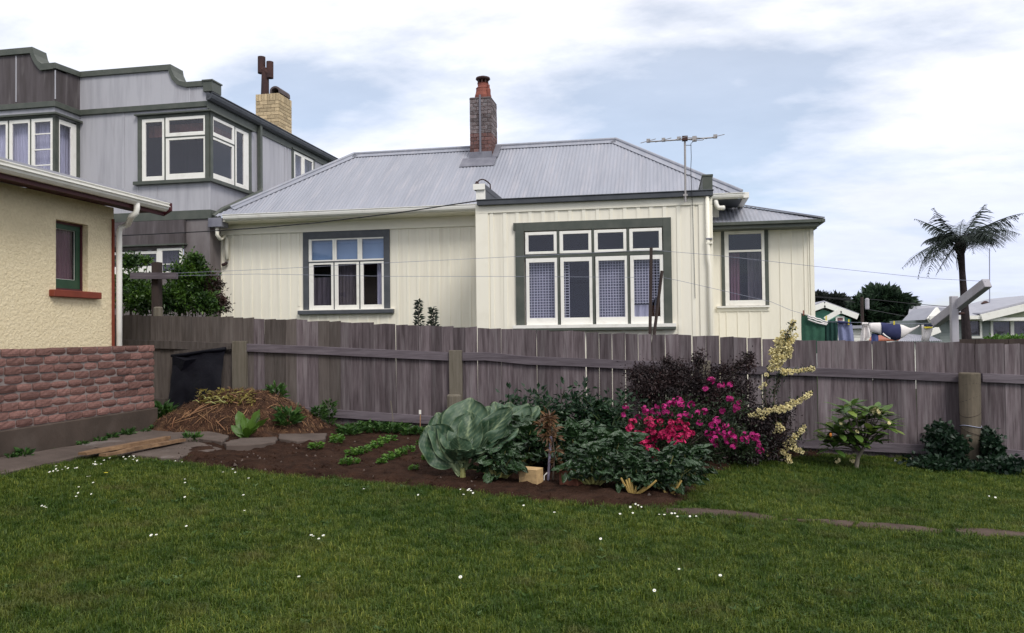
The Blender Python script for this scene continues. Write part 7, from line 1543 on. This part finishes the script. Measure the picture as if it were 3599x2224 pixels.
# ------------------------------------------------------------------ lawn grass: points carried by geometry nodes, real blades
LAWN_OUT = [PATHP for PATHP in []]
def build_grass():
    tuft_m = []
    gm = bpy.data.materials.new('lawn_grass_blade'); gm.use_nodes = True; nt = gm.node_tree; N = nt.nodes; L = nt.links; b = N['Principled BSDF']; out = N['Material Output']
    geo = N.new('ShaderNodeNewGeometry'); n1 = N.new('ShaderNodeTexNoise'); n1.inputs['Scale'].default_value = .75; n1.inputs['Detail'].default_value = 6; L.new(geo.outputs['Position'], n1.inputs['Vector'])
    n2 = N.new('ShaderNodeTexNoise'); n2.inputs['Scale'].default_value = 7; n2.inputs['Detail'].default_value = 4; L.new(geo.outputs['Position'], n2.inputs['Vector'])
    at = N.new('ShaderNodeAttribute'); at.attribute_name = 'rnd'
    ad = N.new('ShaderNodeMath'); ad.operation = 'ADD'; L.new(n1.outputs[0], ad.inputs[0]); L.new(n2.outputs[0], ad.inputs[1])
    r = N.new('ShaderNodeMapRange'); r.inputs[1].default_value = .80; r.inputs[2].default_value = 1.18; L.new(ad.outputs[0], r.inputs[0])
    m1 = N.new('ShaderNodeMixRGB'); m1.inputs[1].default_value = (0.033, 0.072, 0.009, 1); m1.inputs[2].default_value = (0.096, 0.140, 0.022, 1); L.new(r.outputs[0], m1.inputs[0])
    rr = N.new('ShaderNodeValToRGB'); L.new(at.outputs['Fac'], rr.inputs[0]); e = rr.color_ramp.elements; e[0].position = .0; e[0].color = (.62, .68, .6, 1); e[1].position = .86; e[1].color = (1.25, 1.15, 1.0, 1); k = e.new(.92); k.color = (2.6, 1.9, 2.0, 1)
    m2 = N.new('ShaderNodeMixRGB'); m2.blend_type = 'MULTIPLY'; m2.inputs[0].default_value = 1; L.new(m1.outputs[0], m2.inputs[1]); L.new(rr.outputs[0], m2.inputs[2])
    n3 = N.new('ShaderNodeTexNoise'); n3.inputs['Scale'].default_value = 1.7; n3.inputs['Detail'].default_value = 6; n3.inputs['Roughness'].default_value = .65; L.new(geo.outputs['Position'], n3.inputs['Vector'])
    r3_ = N.new('ShaderNodeMapRange'); r3_.inputs[1].default_value = .54; r3_.inputs[2].default_value = .74; r3_.inputs[4].default_value = .8; L.new(n3.outputs[0], r3_.inputs[0])
    m3 = N.new('ShaderNodeMixRGB'); m3.inputs[2].default_value = (0.14, 0.125, 0.04, 1); L.new(r3_.outputs[0], m3.inputs[0]); L.new(m2.outputs[0], m3.inputs[1]); m2 = m3
    L.new(m2.outputs[0], b.inputs['Base Color']); b.inputs['Roughness'].default_value = .5; b.inputs['Specular IOR Level'].default_value = .25
    t = N.new('ShaderNodeBsdfTranslucent'); L.new(m2.outputs[0], t.inputs['Color']); mx = N.new('ShaderNodeMixShader'); mx.inputs[0].default_value = .25; L.new(b.outputs[0], mx.inputs[1]); L.new(t.outputs[0], mx.inputs[2]); L.new(mx.outputs[0], out.inputs[0])
    tufts = []
    for k in range(4):
        n = 26; a = rng.random(n)*6.28; p = np.column_stack([rng.normal(0, .028, n), rng.normal(0, .028, n), np.zeros(n)]); l = rng.uniform(.022, .048, n)*(1.3 if k == 3 else 1); lean = rng.uniform(.15, 1.0, n); w = rng.uniform(.0014, .0026, n)
        V = []; F = []; rv = []
        for i in range(n):
            d = np.array((math.cos(a[i]), math.sin(a[i]), 0)); s = np.array((-d[1], d[0], 0))*w[i]; m_ = p[i]+d*l[i]*lean[i]*.28+(0, 0, l[i]*.62); tip = p[i]+d*l[i]*lean[i]*.85+(0, 0, l[i]*(1-.35*lean[i])); q = len(V)
            V += [p[i]-s, p[i]+s, m_+s*.8, m_-s*.8, tip]; F += [(q, q+1, q+2, q+3), (q+3, q+2, q+4)]; rv += [rng.random()]*5
        me = _mesh('grass_tuft', V, F, gm); at_ = me.attributes.new('rnd', 'FLOAT', 'POINT'); at_.data.foreach_set('value', np.asarray(rv, dtype=np.float32))
        tufts.append(bpy.data.objects.new('grass_tuft', me))
    # scatter: denser near the camera; none on soil, slabs or path
    pathpoly = gpoly([r8(-700, 1270), r8(0, 1075), r8(330, 1000), r8(620, 935), r8(980, 935), r8(1275, 965), r8(1330, 943), r8(1600, 900), r8(1980, 880), r8(2345, 850), r8(2345, 700), r8(1130, 640), r8(0, 800), r8(-700, 900)])
    n = 66000; y = rng.uniform(0, 1, n); Yv = 2.3+(11.15-2.3)*y**1.25; X = rng.uniform(-1, 1, n)*(2.2+Yv*.86)-Yv*.12+.3
    P = np.column_stack([X, Yv]); ok = ~inpoly(P, pathpoly) & (P[:, 0] > FXB[1]+.1) & (P[:, 0] < 8.5)
    wob = np.array([.05+.09*mnoise.noise(Vector((a*2.3, b_*2.3, 3))) for a, b_ in P])
    ok &= ~(inpoly(P, SOIL) & (edge_dist(P, SOIL) > wob+.06*rng.random(n)**3))
    for q in EDGP: ok &= ~(inpoly(P, q) & (edge_dist(P, q) > .02+.02*rng.random(n)))
    P = P[ok]; V = np.column_stack([P, [gh(x, y_) for x, y_ in P]])
    me = bpy.data.meshes.new('lawn_grass'); me.from_pydata([tuple(v) for v in V], [], []); me.materials.append(gm)
    o = bpy.data.objects.new('lawn_grass', me); C.objects.link(o); setp(o, 'mown green lawn grass with worn patches across the foreground', 'grass', kind='stuff')
    ng = bpy.data.node_groups.new('grass_scatter', 'GeometryNodeTree'); ng.interface.new_socket('Geometry', in_out='INPUT', socket_type='NodeSocketGeometry'); ng.interface.new_socket('Geometry', in_out='OUTPUT', socket_type='NodeSocketGeometry')
    N = ng.nodes; L = ng.links; gi = N.new('NodeGroupInput'); go = N.new('NodeGroupOutput'); iop = N.new('GeometryNodeInstanceOnPoints'); iop.inputs['Pick Instance'].default_value = True
    gti = N.new('GeometryNodeGeometryToInstance')
    for tf in reversed(tufts):
        oi = N.new('GeometryNodeObjectInfo'); oi.inputs['Object'].default_value = tf; L.new(oi.outputs['Geometry'], gti.inputs[0])
    m2p = N.new('GeometryNodeMeshToPoints'); L.new(gi.outputs[0], m2p.inputs['Mesh']); L.new(m2p.outputs[0], iop.inputs['Points']); L.new(gti.outputs[0], iop.inputs['Instance'])
    rv = N.new('FunctionNodeRandomValue'); rv.data_type = 'FLOAT_VECTOR'; rv.inputs['Min'].default_value = (-.12, -.12, 0); rv.inputs['Max'].default_value = (.12, .12, 6.28); L.new(rv.outputs['Value'], iop.inputs['Rotation'])
    rs = N.new('FunctionNodeRandomValue'); rs.data_type = 'FLOAT'; 
    fl = [s for s in rs.inputs if s.type == 'VALUE']; fl[0].default_value = .65; fl[1].default_value = 1.2; rs.inputs['Seed'].default_value = 4
    L.new([s for s in rs.outputs if s.type == 'VALUE'][0], iop.inputs['Scale']); L.new(iop.outputs[0], go.inputs[0])
    md = o.modifiers.new('grass', 'NODES'); md.node_group = ng
    return o
build_grass()

def lawn_weeds():
    n = 1500; y = 2.6+7.6*rng.random(n)**1.2; x = rng.uniform(-1, 1, n)*(2.2+y*.84)-y*.12; P = np.column_stack([x, y])
    k = np.array([mnoise.noise(Vector((a*.9, b*.9, 9))) for a, b in P]); ok = (k > .05) & ~(inpoly(P, SOIL)) & (x > FXB[1]+1.2) & (x < 7)
    for q in EDGP: ok &= ~inpoly(P, q)
    P = P[ok]; B = []; Dv = []
    for a, b in P:
        z = gh(a, b)+.012; m = int(rng.integers(4, 9)); t0 = rng.random()*6
        for i in range(m): t = t0+i*6.283/m; B.append((a, b, z)); Dv.append((math.cos(t), math.sin(t), rng.uniform(.3, 1.0)))
    leaf_obj('lawn_weeds', np.array(B), np.array(Dv), rng.uniform(.022, .05, len(B)), .016, leafmat('lawn_weed_leaf', (.035, .085, .018), (.09, .15, .04), rough=.5), label='flat broad leaved weeds and clover scattered through the lawn', cat='lawn weeds', kind='stuff')
lawn_weeds()
# daisies
def daisies():
    V = []; F = []; fm = []
    for k in range(11):
        a = 2*math.pi*k/11; c, s = math.cos(a), math.sin(a); q = len(V); V += [(c*.2, s*.2, 0), (c*.7-s*.2, s*.7+c*.2, .12), (c, s, .1), (c*.7+s*.2, s*.7-c*.2, .12)]; F += [(q, q+1, q+2, q+3)]; fm.append(0)
    q = len(V); V += [(.28*math.cos(t), .28*math.sin(t), .06) for t in np.arange(0, 6.2, 1.05)]+[(0, 0, .2)]; F += [(q+i, q+(i+1) % 6, q+6) for i in range(6)]; fm += [1]*6
    q = len(V); V += [(-.05, 0, 0), (.05, 0, 0), (.05, 0, -3), (-.05, 0, -3)]; F += [(q, q+1, q+2, q+3)]; fm.append(2)
    me = _mesh('daisy', V, F, [daisyp, yellowp, stem_pale], fmat=fm)
    L = [s5(*p) for p in ((237, 160), (255, 155), (268, 130), (268, 145), (276, 154), (298, 147), (312, 134), (325, 140), (358, 140), (368, 138), (447, 118), (455, 107), (455, 120), (460, 121), (483, 118), (497, 100), (525, 88), (590, 82), (600, 92), (618, 80), (635, 76), (645, 86), (636, 94), (655, 100), (640, 78), (376, 228), (373, 257), (364, 273), (436, 261), (445, 207), (430, 178), (418, 180), (200, 315), (212, 318), (220, 323), (838, 101), (883, 190), (884, 207), (1066, 156), (1112, 139), (1124, 157), (1188, 187), (883, 273), (1163, 268), (1168, 347), (890, 414), (722, 455), (747, 453), (1487, 463), (1497, 468), (1523, 480), (1545, 464), (1431, 642), (1428, 670), (1738, 240), (1998, 265), (2200, 240), (2215, 262), (2235, 243), (2242, 238), (2260, 255), (2200, 660), (860, 102), (870, 106), (2250, 245))]
    L += [s6(*p) for p in ((55, 312), (202, 343), (565, 320), (590, 306), (603, 312), (618, 320), (577, 348), (516, 352), (703, 355), (728, 356), (763, 350), (778, 350), (790, 364), (850, 364), (880, 364), (798, 616), (423, 472), (995, 648), (680, 718), (2280, 268), (2310, 275))]
    for p in L:
        g = PG(p, .045); s = rng.uniform(.008, .012); inst('daisy', me, Matrix.Translation((g[0], g[1], gh(g[0], g[1])+.058)) @ Matrix.Rotation(rng.normal(0, .25)+.35, 4, 'X') @ Matrix.Rotation(rng.random()*6, 4, 'Z') @ Matrix.Scale(s, 4), label='white daisy flower open in the lawn', cat='daisy', group='daisies in the lawn')
    p = PG(s5(507, 159), .05); me2 = me.copy(); me2.materials[0] = yellowp; inst('dandelion', me2, Matrix.Translation((p[0], p[1], gh(p[0], p[1])+.055)) @ Matrix.Scale(.02, 4), label='single yellow dandelion near the path edge', cat='flower')
daisies()
